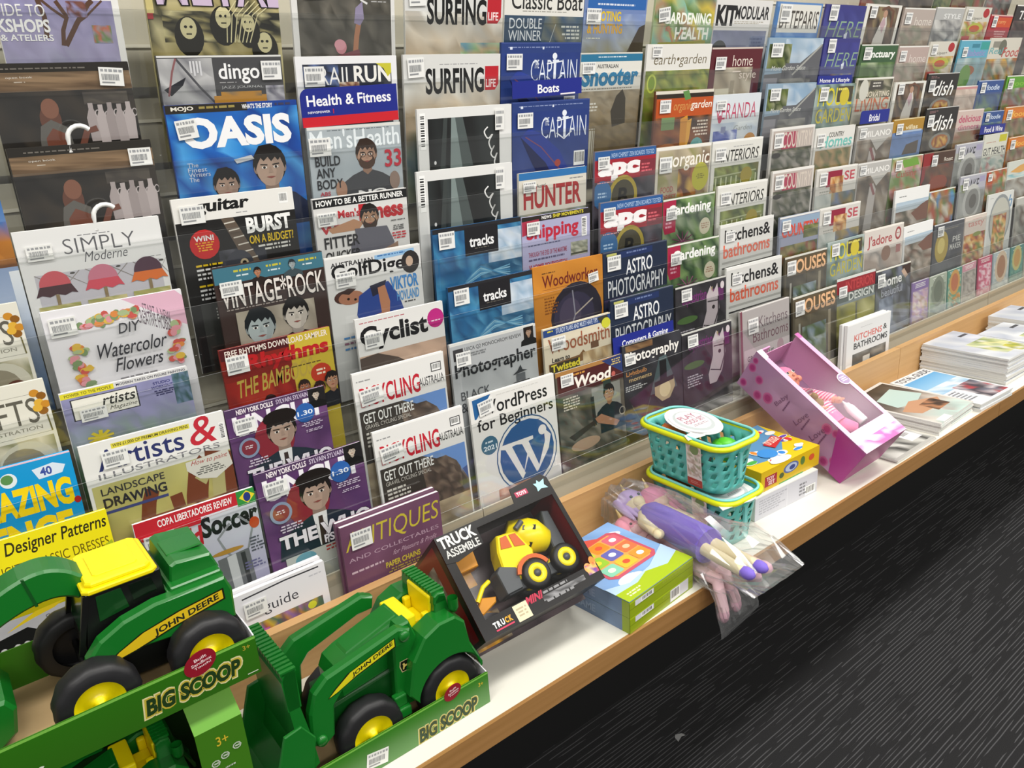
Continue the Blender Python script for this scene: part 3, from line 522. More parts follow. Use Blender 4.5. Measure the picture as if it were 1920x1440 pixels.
@art
def d_web(a):
    a.bg('#e1e0dc'); a.R(0, 0, 1, .016, '#f0efec'); a.P([(.03, .04), (.24, .02), (.06, .26), (.04, .26)], '#265f97'); stk(a, .16, .15, .17, .14, 8); a.T('WordPress', .11, .09, .9, .25, '#19191b', .012); a.T('for Beginners', .06, .28, .96, .46, '#19191b', .012); a.L(.5, .48, .94, .53, 2, '#bdbcb8'); a.L(.3, .05, .9, .065, 1, '#c9c8c4')
    a.E(.17, .6, .095, .09, '#3a6680'); a.L(.12, .55, .22, .59, 1, '#c9d8e0', 'c'); a.T('2021', .1, .6, .25, .655, '#e3edf2', .02); a.O(.6, .84, .37, .37, .012, '#2c5680'); a.E(.6, .84, .33, .33, '#28578c')
    g = '#e1e0dc'; a.P([(.28, .66), (.48, .66), (.48, .7), (.42, .71), (.55, 1.08), (.51, 1.14), (.34, .72), (.28, .7)], g); a.P([(.47, .66), (.68, .66), (.68, .7), (.62, .71), (.73, 1.06), (.69, 1.12), (.54, .72), (.47, .7)], g); a.P([(.53, 1.08), (.64, .8), (.62, .75), (.51, 1.14)], g); a.P([(.71, 1.08), (.82, .78), (.82, .62), (.9, .72), (.86, .88), (.7, 1.12)], g); a.E(.8, .63, .05, .05, g)
    a.N(.22, 1.16, .6, 1.34, ['#c9a58e', '#d6b8a5', '#b98f78', '#a87a64'], 6, 4)
@art
def e_boat(a):
    a.bg('#dfddd6'); a.T('Classic Boat', .08, .04, .98, .24, '#262626', .008); a.L(.15, .255, .85, .275, 1, '#9a988f', 'c'); a.N(0, .31, 1, 1.3, ['#3b5168', '#455d70', '#6a7370', '#7f7b62', '#4a5a5e'], 10, 8); a.P([(0, .31), (.5, .31), (.4, 1), (0, 1)], '#34495f'); a.T('DOUBLE', .06, .34, .46, .46, '#d9dee2', .004); a.T('WINNER', .05, .48, .46, .6, '#d9dee2', .004); a.T("Herreshoff's", .04, .63, .38, .71, '#cdd4d9'); a.L(.7, .42, .96, .6, 4, '#c9cdc6', 'r'); a.S([(.5, .85), (.64, .4)], .008, '#aab0ae')
def capt(a):
    a.bg('#243a78', '#5b668f'); a.N(0, .12, 1, 1.3, ['#25397a', '#2c4180', '#3b4c86', '#56628c', '#6b7496'], 8, 8, 'v', .25); a.R(0, 0, 1, .015, '#3a4c8a'); a.L(.08, .05, .95, .07, 1, '#8492bd'); a.R(.1, .05, .13, .08, '#d9e0ef'); a.R(.5, .05, .52, .08, '#d9e0ef')
    a.T('CAPTAIN', .36, .2, .96, .46, '#dfe6f2', -.012); a.S([(.66, .16), (.66, .46)], .022, '#e6ebf4'); a.S([(.56, .25), (.76, .22)], .016, '#e6ebf4'); a.E(.66, .16, .03, .03, '#e6ebf4'); a.S([(.56, .4), (.66, .48), (.76, .39)], .018, '#e6ebf4'); a.T('THE', .4, .2, .46, .3, '#dfe6f2')
    a.P([(.1, .42), (.2, .32), (.34, .38), (.6, .62), (.74, .9), (.82, 1.1), (.42, 1.1), (.24, .74)], '#2b3f92'); a.P([(.1, .42), (.16, .48), (.42, .76), (.6, 1.1), (.42, 1.1), (.24, .74)], '#1c2450'); a.S([(.16, .42), (.36, .56), (.6, .85), (.7, 1.08)], .014, '#7a4a66'); a.E(.58, .78, .04, .035, '#a84436'); stk(a, .15, .22, .19, .16); a.bar(.8, .65, .95, .84)
ART['e_capt_up'] = ART['e_capt_low'] = capt
@art
def e_hunter(a): a.bg('#d5d0c4'); a.R(0, .0, 1, .1, '#2f71ad'); a.T('Austral', .25, .17, .38, .23, '#555', .02); a.T('HUNTER', .06, .2, .92, .52, '#a52a2c', .03); stk(a, .14, .2, .18, .13); a.N(0, .58, 1, 1.3, ['#8d9a96', '#a9a48e', '#7a7a66', '#5d6450'], 8, 6); a.L(.66, .14, .94, .17, 1, '#888', 'r')
@art
def e_ship(a):
    a.bg('#a9a8c8'); a.R(0, 0, 1, .08, '#2a2522'); a.T('NEWS', .28, .015, .42, .06, '#eceae6', .03); a.T('SHIP MOVEMENTS', .44, .01, .9, .06, '#d8c93a', .03); a.P([(0, .06), (.24, .05), (.24, .2), (0, .26)], '#a8324a'); a.T('Shipping', .06, .12, .82, .38, '#b8283e', .03); stk(a, .15, .17, .18, .16); a.bar(.87, .12, .95, .4, True); a.L(.08, .4, .7, .43, 1, '#55557a')
    a.T('THROUGH THE EYES OF THE MARITIME', .08, .5, .64, .57, '#a54a62', .01); a.L(.08, .6, .64, .65, 1, '#5f5a78'); a.T('VLADIMIR YOURKEVITCH', .08, .68, .64, .75, '#a8324a', .02); a.N(.7, .46, .96, .66, ['#a9a997', '#c5c5b5', '#8b9080', '#7d806c'], 5, 5); a.R(.7, .62, .96, .65, '#4d4f42'); a.N(0, .8, 1, 1.3, ['#b5aea8', '#a8a2a2', '#bcb4a6'], 5, 4)
@art
def e_woodw(a): a.bg('#c27f2d'); a.N(0, 0, 1, 1.3, ['#c5822f', '#bb7829', '#c98a38'], 4, 5); a.L(.12, .1, .36, .13, 1, '#5a3a1c'); a.T('Woodworker', .12, .14, .92, .31, '#6a231c', .012); a.R(.12, .335, .88, .34, '#7a3a20'); a.E(.6, .78, .38, .36, '#2a2734'); a.E(.56, .8, .3, .27, '#38344a'); a.E(.5, .78, .16, .2, '#4a4258'); a.S([(.54, .42), (.57, .78), (.5, .98)], .018, '#8d8c98'); a.S([(.57, .78), (.84, .6)], .02, '#b5aa9c'); a.L(.14, .45, .34, .7, 6, '#8c5420'); stk(a, .84, .3, .15, .12, 6)
@art
def e_twist(a): a.bg('#d6ccb5'); a.R(0, .02, 1, .12, '#28447c'); a.L(.06, .04, .14, .08, 1, '#d8c93a'); a.T('STURDY PLANS AND MUST HAVE TIPS', .18, .03, .8, .1, '#c9d3e4', .01); a.T('Woodsmith', .06, .16, .98, .38, '#9a5a3e', .008); stk(a, .2, .24, .2, .16); a.P([(.8, .04), (.95, .02), (1, .16), (.9, .22)], '#3b3a2c'); a.E(.93, .14, .07, .06, '#c9c83a'); a.T('Learn to', .1, .44, .36, .51, '#2b2a28', .03); a.P([(.05, .52), (.5, .5), (.56, .44), (.62, .52), (.56, .6), (.05, .62)], '#7b5a38'); a.R(.06, .53, .5, .66, '#3a3222'); a.T('Twisted', .08, .54, .5, .65, '#e0d23a', .03); a.R(.68, .36, .8, .46, '#6a4f3a'); a.N(.55, .48, 1, 1.2, ['#cbb894', '#b59c74', '#d8c9a8', '#9a8260'], 6, 6)
@art
def e_wood(a):
    a.bg('#5a5248'); a.R(0, .0, 1, .07, '#a87a42'); a.R(.02, .06, 1, .36, '#4b1d1d'); a.P([(.68, .02), (1, 0), (1, .28)], '#2b3a6c'); a.L(.82, .04, .98, .14, 3, '#cbb36a', 'c'); a.L(.22, .08, .44, .13, 1, '#c98f3c', 'c'); a.T('Wood', .24, .13, .8, .3, '#efe9df', .035, .02); a.E(.85, .26, .03, .03, '#b55a52'); a.R(.66, .29, .8, .325, '#b8912f'); stk(a, .15, .14, .18, .15)
    a.N(0, .36, 1, 1.3, ['#5f584d', '#6e675c', '#4d473f', '#7a7468', '#3f3b36'], 12, 10); a.R(.5, .38, .94, .8, '#8d8d86'); a.R(.68, .32, .8, .5, '#2f4038'); a.L(.08, .4, .36, .6, 5, '#cfc8ba'); a.S([(.5, .5), (.52, .95)], .05, '#2d2a28'); a.H(.76, .52, .22, '#a87e62', '#1a1614', '#1c2128', sh=1.1); a.P([(.6, .75), (.95, .76), (1, 1.1), (.6, 1.1)], '#1c2128'); a.P([(.52, .84), (.62, .8), (.9, 1.0), (.84, 1.06), (.56, .92)], '#a07458'); a.P([(.12, .98), (.5, .86), (.52, .92), (.2, 1.06)], '#3a2c26'); a.E(.36, 1.16, .22, .09, '#a58b74'); a.O(.95, .86, .05, .05, .012, '#9a968c')
@art
def f_hunt(a): a.bg('#6f84b4'); a.N(0, .3, 1, 1.3, ['#7a8fbf', '#9aa3b0', '#8b8558', '#6a6438', '#5c5530', '#7d7540'], 10, 10, 'v', .35); a.R(.05, .0, .98, .24, '#2a62a8'); a.L(.2, .16, .8, .21, 1, '#d5dcea'); a.P([(.9, .5), (1, .45), (1, 1.3), (.66, 1.3), (.72, .9)], '#3d3222'); a.T('SHOOTING', .05, .27, .58, .42, '#d9b92a', .03); a.T('& HUNTING', .06, .45, .62, .6, '#d9a72a', .03); a.L(.06, .66, .34, .69, 1, '#d9d9c4'); stk(a, .14, .35, .22, .2)
@art
def f_shoot(a): a.bg('#cfccc2'); a.R(0, .02, 1, .13, '#2a7296'); a.L(.18, .055, .82, .085, 1, '#d5e2e8', 'c'); a.R(0, .13, 1, .52, '#dcdad2'); a.T('AUSTRALIAN', .26, .17, .6, .23, '#3a3a3a', .02); a.T('Shooter', .02, .2, .94, .5, '#2277a2', .045, .02); stk(a, .12, .22, .2, .15); a.L(.02, .53, .95, .56, 1, '#7a7a72'); a.N(0, .57, 1, 1.36, ['#9a8f7a', '#8a7b60', '#7c6a48', '#6a5a3e', '#5d5138'], 12, 12, 'v', .5); a.P([(.6, .66), (.7, .56), (.76, .7), (.78, 1.1), (.56, 1.15), (.52, .9)], '#3c3528'); a.L(.15, .75, .34, .9, 3, '#e0ddd2'); a.L(.15, 1.15, .3, 1.25, 3, '#c9c4b4')
def apc(a): a.bg('#7a7480'); a.R(0, .01, 1, .14, '#2c5a96'); a.T('NEW CHIPSET ZEN BOARDS TESTED', .26, .05, .97, .12, '#aac1de', .01); a.R(0, .14, 1, .47, '#a02432'); a.R(.74, .2, 1, .5, '#7c2f3a'); a.T('apc', .04, .19, .72, .47, '#f0eded', .07, .02); a.L(.76, .26, .95, .42, 3, '#d0606a'); stk(a, .13, .18, .18, .16); a.N(0, .47, 1, 1.3, ['#4a4a52', '#63606a', '#3c3b42', '#58434a', '#2f2e36'], 8, 8); a.E(.46, .74, .24, .24, '#4a4636'); a.O(.46, .74, .24, .24, .05, '#a8963c'); a.T('B', .37, .6, .53, .88, '#1d1c1a', .03, .02); a.E(.12, .68, .15, .16, '#3f6c9c'); a.L(.04, .64, .2, .74, 2, '#a9c4de', 'c'); a.L(.04, .48, .3, .51, 1, '#d9a0a4')
ART['f_apc_up'] = ART['f_apc_low'] = apc
def astro(a): a.bg('#1f2a40'); a.R(0, 0, 1, .02, '#4a5468'); a.R(.25, .04, .76, .15, '#20305c'); a.L(.34, .065, .68, .12, 1, '#6a7aa5', 'c'); a.T('ASTRO', .34, .2, .76, .46, '#e6e8ea', .01); a.T('PHOTOGRAPHY', .06, .5, .96, .8, '#e3e5e8', .006); stk(a, .15, .18, .2, .22); a.R(.05, .04, .2, .08, '#b9b86a'); a.N(0, .82, 1, 1.3, ['#3a4a52', '#4d6a4a', '#2b3046', '#443a58'], 8, 5); a.L(.1, .85, .8, .88, 1, '#aaa')
ART['f_astro_up'] = ART['f_astro_low'] = astro
@art
def f_bulb(a): a.bg('#2b2b2e'); a.N(0, 0, 1, 1.3, ['#2a2a2d', '#34353a', '#252528', '#3b3c42'], 8, 8); a.N(.05, .02, .5, .12, ['#7a5a3c', '#5a4430', '#8c6f4c'], 5, 2); a.T('Photography', .03, .13, .96, .36, '#edeae4', .02); stk(a, .11, .24, .17, .16); a.T('Lightbulb', .04, .44, .38, .54, '#c58a52', .02); a.T('moments', .08, .56, .46, .62, '#c5aa7a', .02); a.L(.02, .68, .38, .78, 3, '#c9c9c9'); a.P([(.6, .36), (.72, .34), (.9, .95), (.42, .95)], '#4e5f62'); a.R(.6, .42, .72, .78, '#17181a'); a.P([(.5, .78), (.84, .74), (.86, .92), (.76, 1.1), (.62, 1.12), (.5, .98)], '#b7a582'); a.E(.68, .92, .1, .14, '#dac9a0'); a.P([(.5, .76), (.84, .72), (.84, .8), (.5, .84)], '#1c1b1a'); a.S([(.1, 1.2), (.42, .98)], .01, '#6a6f6a'); a.S([(.1, 1.0), (.5, 1.3)], .01, '#5a5f5a')
@art
def g_health(a): a.bg('#a7b58c'); a.N(0, 0, 1, 1.3, ['#7fae9a', '#9fb78a', '#5d7a3c', '#a98a6a', '#c5b04a', '#4c6a58'], 9, 10); a.T('GARDENING', .16, .24, .95, .42, '#eef0e6', .03); a.T('for', .2, .46, .3, .53, '#b8433a', .02); a.T('HEALTH', .36, .46, .93, .65, '#eef0e6', .03); a.S([(.24, .45), (.36, .75), (.48, .5)], .04, '#b07a58'); a.P([(.1, .7), (.9, .66), (.9, .95), (.1, .98)], '#8d8a2f'); stk(a, .14, .28, .18, .18, 8)
@art
def g_earth(a): a.bg('#dedcd6'); a.T('earth•garden', .1, .14, .92, .33, '#6b6047', -.004, .02); stk(a, .14, .1, .14, .14); a.N(0, .37, 1, 1.3, ['#8a9a3c', '#a5ab50', '#6d7a30', '#7f8f4a', '#5a6a34', '#94904a'], 14, 12); a.O(.1, .55, .07, .09, .02, '#c2d05a'); a.E(.1, .55, .05, .07, '#7f9a35')
@art
def g_orange(a): a.bg('#6a3a22'); a.R(0, 0, 1, .05, '#d9d2c4'); a.R(.02, .05, 1, .12, '#2e241c'); a.R(.02, .12, 1, .42, '#b8501f'); a.T('organic', .3, .18, .62, .36, '#c98a4a', .01, .02); a.T('garden', .6, .17, .97, .34, '#efe6da', .01, .02); a.P([(.45, .02), (.55, 0), (.6, .14), (.5, .16)], '#5d8a4a'); a.N(.02, .42, 1, 1.3, ['#7a4426', '#5c3520', '#8a5630', '#3f2a1e'], 8, 8); a.P([(.44, .46), (.56, .4), (.6, .7), (.54, 1.05), (.46, 1.0)], '#c9892c'); a.P([(.56, .5), (.64, .46), (.62, .8), (.56, 1)], '#dba13c'); a.R(.12, .42, .34, .62, '#6f8a5a'); a.E(.24, 1, .2, .16, '#a0653f'); a.E(.2, 1.04, .08, .1, '#c08a8a'); a.L(.66, .5, .94, .78, 5, '#e9d9c8', 'r'); a.E(.76, .95, .12, .11, '#62a2a2'); stk(a, .16, .24, .18, .18)
@art
def g_organic(a): a.bg('#cfc9bb'); a.R(0, 0, 1, .05, '#e8e5dd'); a.N(.04, .06, .98, 1.3, ['#9a8f7a', '#b5a88e', '#7a5a48', '#8d8a5a'], 8, 8); a.N(.4, .4, .75, 1.1, ['#7a4a35', '#a8683f', '#5c3a2c', '#c5a04a'], 5, 7); a.T('organic', .28, .12, .96, .44, '#f0ebe0', .008, .02); stk(a, .16, .3, .22, .24); a.E(.82, .58, .16, .17, '#b3b02a'); a.L(.74, .53, .9, .63, 3, '#6f6a1c', 'c'); a.T('FOOD', .1, .68, .32, .78, '#a5524c', .01); a.T('FOREST', .08, .82, .38, .92, '#a5524c', .01)
def gard(a): a.bg('#4f6b45'); a.N(0, 0, 1, 1.3, ['#3f5a38', '#66804f', '#7d9a60', '#2f4530', '#8a9a7a', '#56704a'], 12, 12); a.R(0, .0, 1, .03, '#e3e3da'); a.P([(0, .04), (.24, .03), (.24, .62), (.04, .64), (0, .5)], '#a82446'); a.T('Gardening', .1, .12, .93, .38, '#f1f1ee', .03); stk(a, .15, .27, .2, .2); a.L(.04, .42, .18, .56, 2, '#e0a5b5', 'c'); a.E(.82, .62, .11, .16, '#cfc9b0'); a.L(.74, .56, .9, .68, 3, '#a07a62', 'c')
def gard2(a):
    gard(a)
    for i in range(12): a.S([(.38, .84), (.38+.22*math.cos(i*.52), .84+.2*math.sin(i*.52))], .018, '#6d3354' if i % 2 else '#9a5a7a')
ART['g_gard_up'] = ART['g_gard_low'] = gard2
def horse(a): a.bg('#2c2b2e'); a.R(0, 0, 1, .03, '#c9c9c2'); a.N(0, .04, 1, 1.3, ['#2b2a2d', '#353437', '#232225', '#3c3a40'], 8, 8); a.T('equestrian', .12, .16, .6, .42, '#6a2a66', .02); a.R(.68, .2, .95, .46, '#5f2a5c'); stk(a, .2, .18, .2, .2); a.P([(.6, .3), (.68, .12), (.74, .26), (.82, .1), (.84, .3), (.86, .6), (.78, .95), (.66, 1.15), (.52, 1.15), (.5, .95), (.6, .6)], '#b8aeb2'); a.E(.74, .55, .03, .04, '#2b2426'); a.S([(.84, .36), (.84, .66), (.74, .95)], .025, '#3a3338'); a.S([(.62, .42), (.84, .44)], .022, '#3a3338'); a.S([(.54, .86), (.76, .94)], .022, '#3a3338'); a.P([(.68, .16), (.72, .14), (.72, .26)], '#9a8a70'); a.E(.22, .66, .2, .07, '#4a6a35'); a.L(.08, .85, .4, 1.1, 5, '#b5b0b8'); a.E(.92, .16, .04, .05, '#cfc5c8')
ART['g_horse_up'] = ART['g_horse_low'] = horse
@art
def h_modular(a): a.bg('#d9d8d5'); a.T('KIT', .02, .1, .36, .43, '#1f1f21', .05); a.T('MODULAR', .34, .1, .96, .32, '#2b2b2d', .025); a.L(.34, .35, .94, .4, 2, '#a09a8a'); a.N(0, .5, .96, 1.3, ['#7a7f9a', '#8c93a8', '#a9adb8', '#c0bfb8', '#8d8d88', '#5c5f5c'], 10, 8, 'v', .3); a.E(.14, .83, .13, .17, '#3f4444'); a.E(.5, .96, .16, .1, '#4a4f4c'); a.P([(.3, 1.05), (.52, .9), (.9, 1.06), (.9, 1.2), (.3, 1.2)], '#8f918e'); a.L(.66, .62, .9, .8, 3, '#6a6f88', 'r')
@art
def h_maroon(a): a.bg('#5a2028'); a.R(0, 0, 1, .03, '#cfc2b8'); a.R(.1, .36, .84, 1.3, '#b8ad9a'); a.N(.1, .36, .84, 1.3, ['#b5aa96', '#c5bca9', '#a2957f', '#8f8471'], 6, 7); a.T('home', .42, .14, .82, .34, '#e6d8cc', -.004); a.R(.44, .43, .6, .45, '#e6d8cc'); a.T('style', .58, .42, .92, .62, '#e6d8cc', -.004); stk(a, .18, .28, .2, .2); a.R(.14, .74, .4, 1.1, '#cfc9b4'); a.R(.42, .6, .5, 1.1, '#9a907c')
@art
def h_veranda(a): a.bg('#d3d9de'); a.T('VERANDA', .06, .17, .92, .48, '#b83a5c', -.004); stk(a, .16, .2, .2, .16); a.E(.16, .47, .04, .05, '#b83a5c'); a.N(0, .55, 1, 1.3, ['#c9d1d8', '#b9c3cf', '#dadfe0', '#aebccc'], 7, 6); a.T('Garden', .46, .62, .86, .72, '#8a8f8c', 0, .02); a.N(.05, .7, .55, 1, ['#3f4a94', '#6a78b5', '#c9d1e0', '#54609f'], 6, 4); a.E(.84, .98, .14, .12, '#b8823c'); a.R(.2, .62, .3, .74, '#7f86a5')
def inter(a): a.bg('#dad9d2'); a.R(0, 0, 1, .04, '#ebeae5'); a.T('INTERIORS', .18, .18, .92, .4, '#33332f', .006, .02); stk(a, .15, .24, .2, .2); a.L(.4, .12, .8, .15, 1, '#aaa', 'c'); a.N(.06, .48, .95, 1.3, ['#5d6b35', '#7d8a45', '#45522c', '#8f9a55', '#6d6a2f'], 10, 9)
def inter2(a):
    inter(a)
    for i in range(9): a.S([(.1+.1*i, .68), (.1+.1*i, 1.2)], .025, '#b9c09a')
    a.S([(.06, .66), (.9, .62)], .025, '#a9b088')
    a.E(.7, .7, .12, .1, '#9a8a2a')
ART['h_inter_up'] = ART['h_inter_low'] = inter2
def kitch(a): a.bg('#cfcfcb'); a.R(0, 0, 1, .05, '#e6e6e2'); a.T('kitchens&', .08, .1, .94, .32, '#1d1d1f', .02); a.T('bathrooms', .06, .36, .94, .6, '#e0674a', .02); stk(a, .17, .22, .17, .16); a.R(.04, .66, 1, .7, '#a9a9a4'); a.R(.04, .76, 1, .79, '#2b2b2b'); a.N(.04, .8, 1, 1.3, ['#b5b4ae', '#c9c8c2', '#a3a19a', '#8f8a80'], 9, 6); a.N(.55, .82, .85, .92, ['#a58a6a', '#c2b08c', '#8a9a70'], 5, 3)
ART['h_kitch_up'] = ART['h_kitch_low'] = kitch
@art
def h_grey(a): a.bg('#a9a4a2'); a.R(0, 0, 1, .02, '#d8d4d1'); a.R(0, 0, .04, 1.3, '#7a4350'); a.T('Kitchens', .36, .2, .96, .42, '#6a5a60', -.004); a.T('Bathrooms', .24, .46, .97, .68, '#77555f', -.004); stk(a, .24, .34, .2, .26); a.R(.06, .78, 1, 1.3, '#c5bdbe'); a.T('GREAT VALUE', .12, .92, .66, 1.02, '#4f494b', .02); a.L(.12, 1.06, .5, 1.1, 1, '#c07a8c'); a.E(.8, .9, .07, .08, '#b59aa2')
@art
def h_white(a): a.bg('#dcdcdc'); a.R(0, 0, 1, .03, '#efefee'); a.L(.26, .13, .6, .15, 1, '#aaa', 'c'); a.T('KITCHENS', .16, .26, .8, .4, '#cf6a62', .02); a.T('&', .83, .24, .92, .36, '#3a3a3c', .02); a.T('BATHROOMS', .16, .44, .94, .58, '#3a3a3c', .02); a.R(.14, .68, .92, 1.3, '#4c4c4b'); a.N(.14, .68, .92, 1.3, ['#3d3d3c', '#565654', '#6f6e6a', '#8a8984'], 6, 6); a.R(.38, .8, .54, 1.1, '#c5c4be')
@art
def i_paris(a): a.bg('#5e86bb'); a.N(0, .3, 1, 1.3, ['#5a86c0', '#6a94c8', '#4f7ab5', '#7fa5d0'], 6, 6); a.R(.06, .04, .97, .6, '#dcdad2'); a.T('BYTEPARIS', .1, .16, .95, .52, '#4a4540', .006); stk(a, .2, .22, .22, .3); a.L(.3, .72, .8, .8, 1, '#d5e0ee', 'c'); a.L(.2, .88, .86, 1.05, 3, '#c9d8ea', 'c'); a.R(.0, .1, .06, 1.3, '#4a76ac')
def ihouse(a): a.bg('#8ea5b8'); a.N(.3, .02, 1, .45, ['#9fb4c6', '#b3c2cf', '#8ba5bd'], 6, 4); a.N(.02, .1, .42, .5, ['#4d5a2f', '#6f7a40', '#8d9070', '#3b4626'], 6, 5); a.P([(.36, .42), (.62, .42), (1, .1), (1, 1.3), (0, 1.3), (0, .6), (.3, .58)], '#5f6064'); a.N(.3, .5, 1, 1.3, ['#5c5d62', '#6a6b6e', '#4b4c52', '#77777a'], 8, 8); a.S([(.5, .62), (.98, .12)], .03, '#a5a59f'); a.T('More Garden Space', .1, .46, .72, .56, '#d9d9d2', 0, .02); stk(a, .16, .2, .2, .2); a.N(.28, .68, .86, 1.1, ['#7b7b78', '#8d8c86', '#5f5f5d', '#9a9992'], 5, 6); a.R(.0, .66, .24, 1, '#8b8a90')
ART['i_house_up'] = ART['i_house_low'] = ihouse
def irose(a): a.bg('#cfcac4'); a.R(0, 0, 1, .05, '#e6e3de'); a.R(.04, .06, .96, 1.3, '#5a5850'); a.N(.04, .48, .96, 1.3, ['#4b5040', '#6a6a5a', '#8d8a80', '#3c4032', '#a09a92', '#55584a'], 12, 11); a.R(.04, .06, .96, .46, '#b7aca4'); a.P([(.28, .1), (.6, .1), (.58, .46), (.24, .46)], '#a34a5c'); a.T('COUNTRY', .26, .1, .94, .44, '#cfc4b8', .01); stk(a, .16, .26, .2, .28); a.E(.14, .58, .1, .06, '#2c2724')
ART['i_rose_up'] = ART['i_rose_low'] = irose
@art
def i_country(a): a.bg('#8b93a8'); a.R(0, 0, 1, .04, '#e3e3df'); a.R(.04, .06, 1, .26, '#8fa5bb'); a.T('COUNTRY', .06, .2, .98, .5, '#cf4a35', .03); a.R(.04, .5, .96, .72, '#9a9fb5'); stk(a, .15, .22, .2, .22); a.N(.04, .7, .98, 1.3, ['#5b6b3a', '#75663a', '#8a3f34', '#42522c', '#9a8f5a'], 10, 7); a.N(.6, .3, .98, .6, ['#6a6f3c', '#50592f', '#8a8a5a'], 4, 4)
def ihouses(a): a.bg('#57503f'); a.R(0, 0, 1, .04, '#d5d3c9'); a.R(.04, .06, .98, .46, '#5a4c36'); a.T('HOUSES', .08, .1, .97, .42, '#e2b286', .02); stk(a, .14, .26, .2, .28); a.N(.04, .46, .98, 1.3, ['#4d473a', '#5f5848', '#3b372e', '#6b6350'], 6, 7); a.N(.2, .7, .75, 1.3, ['#7f8f9a', '#5d6f4a', '#9aa7ab', '#48583a'], 7, 6); a.R(.8, .5, .86, 1.3, '#9a917c'); a.R(.12, .6, .16, 1.3, '#a8a69c')
ART['i_houses_up'] = ART['i_houses_low'] = ihouses
def jhere(a): a.bg('#3b3a7c'); a.N(0, .1, 1, 1.3, ['#3a3a80', '#434688', '#4c5590', '#525f98', '#6a6a8a', '#8a8478'], 7, 8, 'v', .3); a.T('HERE', .1, .36, .95, .72, '#8aa88c', -.012, .05); stk(a, .2, .18, .2, .3); a.P([(.56, .66), (.64, .6), (.64, .78), (.58, .8)], '#cfd6e0'); a.N(.3, .9, .9, 1.1, ['#7a5a72', '#8a8478', '#5a6a98'], 6, 3)
ART['j_here_up'] = ART['j_here_low'] = jhere
def jyell(a): a.bg('#7d8f8c'); a.N(0, 0, 1, 1.3, ['#6f8a86', '#8fa5a3', '#5a7068', '#a8b5b2', '#5d6650'], 8, 8); a.T('HOUSE', .08, .08, .95, .5, '#d2c52e', .004); a.T('GARDEN', .08, .56, .97, .9, '#cfc12c', .004); stk(a, .2, .22, .2, .28); a.R(.55, .06, .94, .42, '#4a4436'); a.E(.74, .3, .12, .12, '#c9b83a'); a.L(.56, .1, .9, .2, 1, '#d9cf6a')
ART['j_yell_up'] = ART['j_yell_low'] = jyell
@art
def j_homes(a): a.bg('#dcdad4'); a.T('COUNTRY', .34, .12, .72, .24, '#4a4a44', .02); a.T('Homes', .14, .2, .94, .48, '#6fb9b0', .02, .02); stk(a, .14, .28, .18, .26); a.N(.04, .52, .95, 1.3, ['#8f7d5a', '#a58a62', '#6f7048', '#b59a70', '#5d6a40'], 10, 8)
def jpink(a): a.bg('#cfccc5'); a.R(0, 0, 1, .04, '#e9e6e0'); a.R(.24, .08, .62, .44, '#8f2038'); a.T('SE', .68, .12, .94, .34, '#b54a55', .02); a.N(.34, .22, .66, .62, ['#b5763c', '#c99a5a', '#8a4f2c', '#d8b98a'], 5, 5); a.L(.1, .52, .4, .9, 6, '#9a9a92'); stk(a, .16, .24, .18, .26); a.N(.4, .6, 1, 1.3, ['#8a7a5a', '#5d6a6a', '#a5904f', '#6f7f9a', '#7a6a44'], 6, 7); a.N(0, .6, .4, 1.3, ['#b5bab5', '#a3aaa6', '#c5c8c2'], 4, 5)
ART['j_pink_up'] = ART['j_pink_low'] = jpink
@art
def j_design(a): a.bg('#6a6f68'); a.R(0, 0, 1, .06, '#d0d3cf'); a.R(0, .06, 1, .38, '#8c1f28'); a.T('INTERIOR', .22, .1, .96, .34, '#b03a3c', .02); a.R(0, .38, 1, .64, '#55605a'); a.T('DESIGN', .3, .4, .96, .6, '#dfe3de', .02); stk(a, .14, .34, .2, .24); a.N(.0, .64, 1, 1.3, ['#a5a25a', '#8f8c46', '#b8b478', '#6f6f4a'], 6, 6); a.R(.48, .7, .52, 1.3, '#5f6058'); a.R(0, .6, 1, .66, '#7f8a8c')
def simple(top, pal, title=None, tc='#eee', tb=(.1, .12, .9, .36), top2=None, hh=.4, s=(.18, .22, .2, .24), sl=0, bold=.015, mode='mix', frame=None):
    def f(a):
        a.bg(top); a.R(0, 0, 1, .04, '#e4e2dc')
        if top2: a.R(0, .04, 1, hh, top2)
        a.N(.05 if frame else 0, hh, .95 if frame else 1, 1.3, pal, 8, 9, mode)
        if title: a.T(title, *tb, tc, bold, sl)
        if s: stk(a, *s)
    return f
def dress(a): a.bg('#dcdad2'); a.N(.08, .06, .92, 1.3, ['#4a4038', '#6a5648', '#7d6a5a', '#3c342e', '#8a7a5a', '#5a4a3f'], 8, 9); a.P([(.36, .9), (.52, .3), (.6, .25), (.66, .5), (.62, 1.25), (.2, 1.25)], '#c9c5be'); a.P([(.46, .5), (.56, .3), (.62, .5), (.56, .75)], '#b59aa0'); a.E(.56, .24, .06, .1, '#b08a74'); a.S([(.44, .14), (.6, .06), (.78, .16), (.8, .6)], .07, '#6a4a3a'); stk(a, .2, .2, .18, .26)
ART['k_dress_up'] = ART['l_dress_low'] = dress
ART['k_red'] = simple('#8a3a3c', ['#6a2f30', '#9a5a4a', '#4a5a3a', '#7d7a6a'], s=None)
def k_sanct(a): a.bg('#3d5a38'); a.R(0, 0, 1, .03, '#d8d8cf'); a.R(.06, .04, .98, .44, '#3b5a3a'); a.T('Sanctuary', .1, .14, .94, .38, '#eef0ea', .03); stk(a, .18, .22, .2, .26); a.N(.06, .44, .98, 1.3, ['#5d7a48', '#7f9a68', '#3f5a34', '#a5b090', '#4f6a3c'], 8, 8)
ART['k_sanct'] = k_sanct
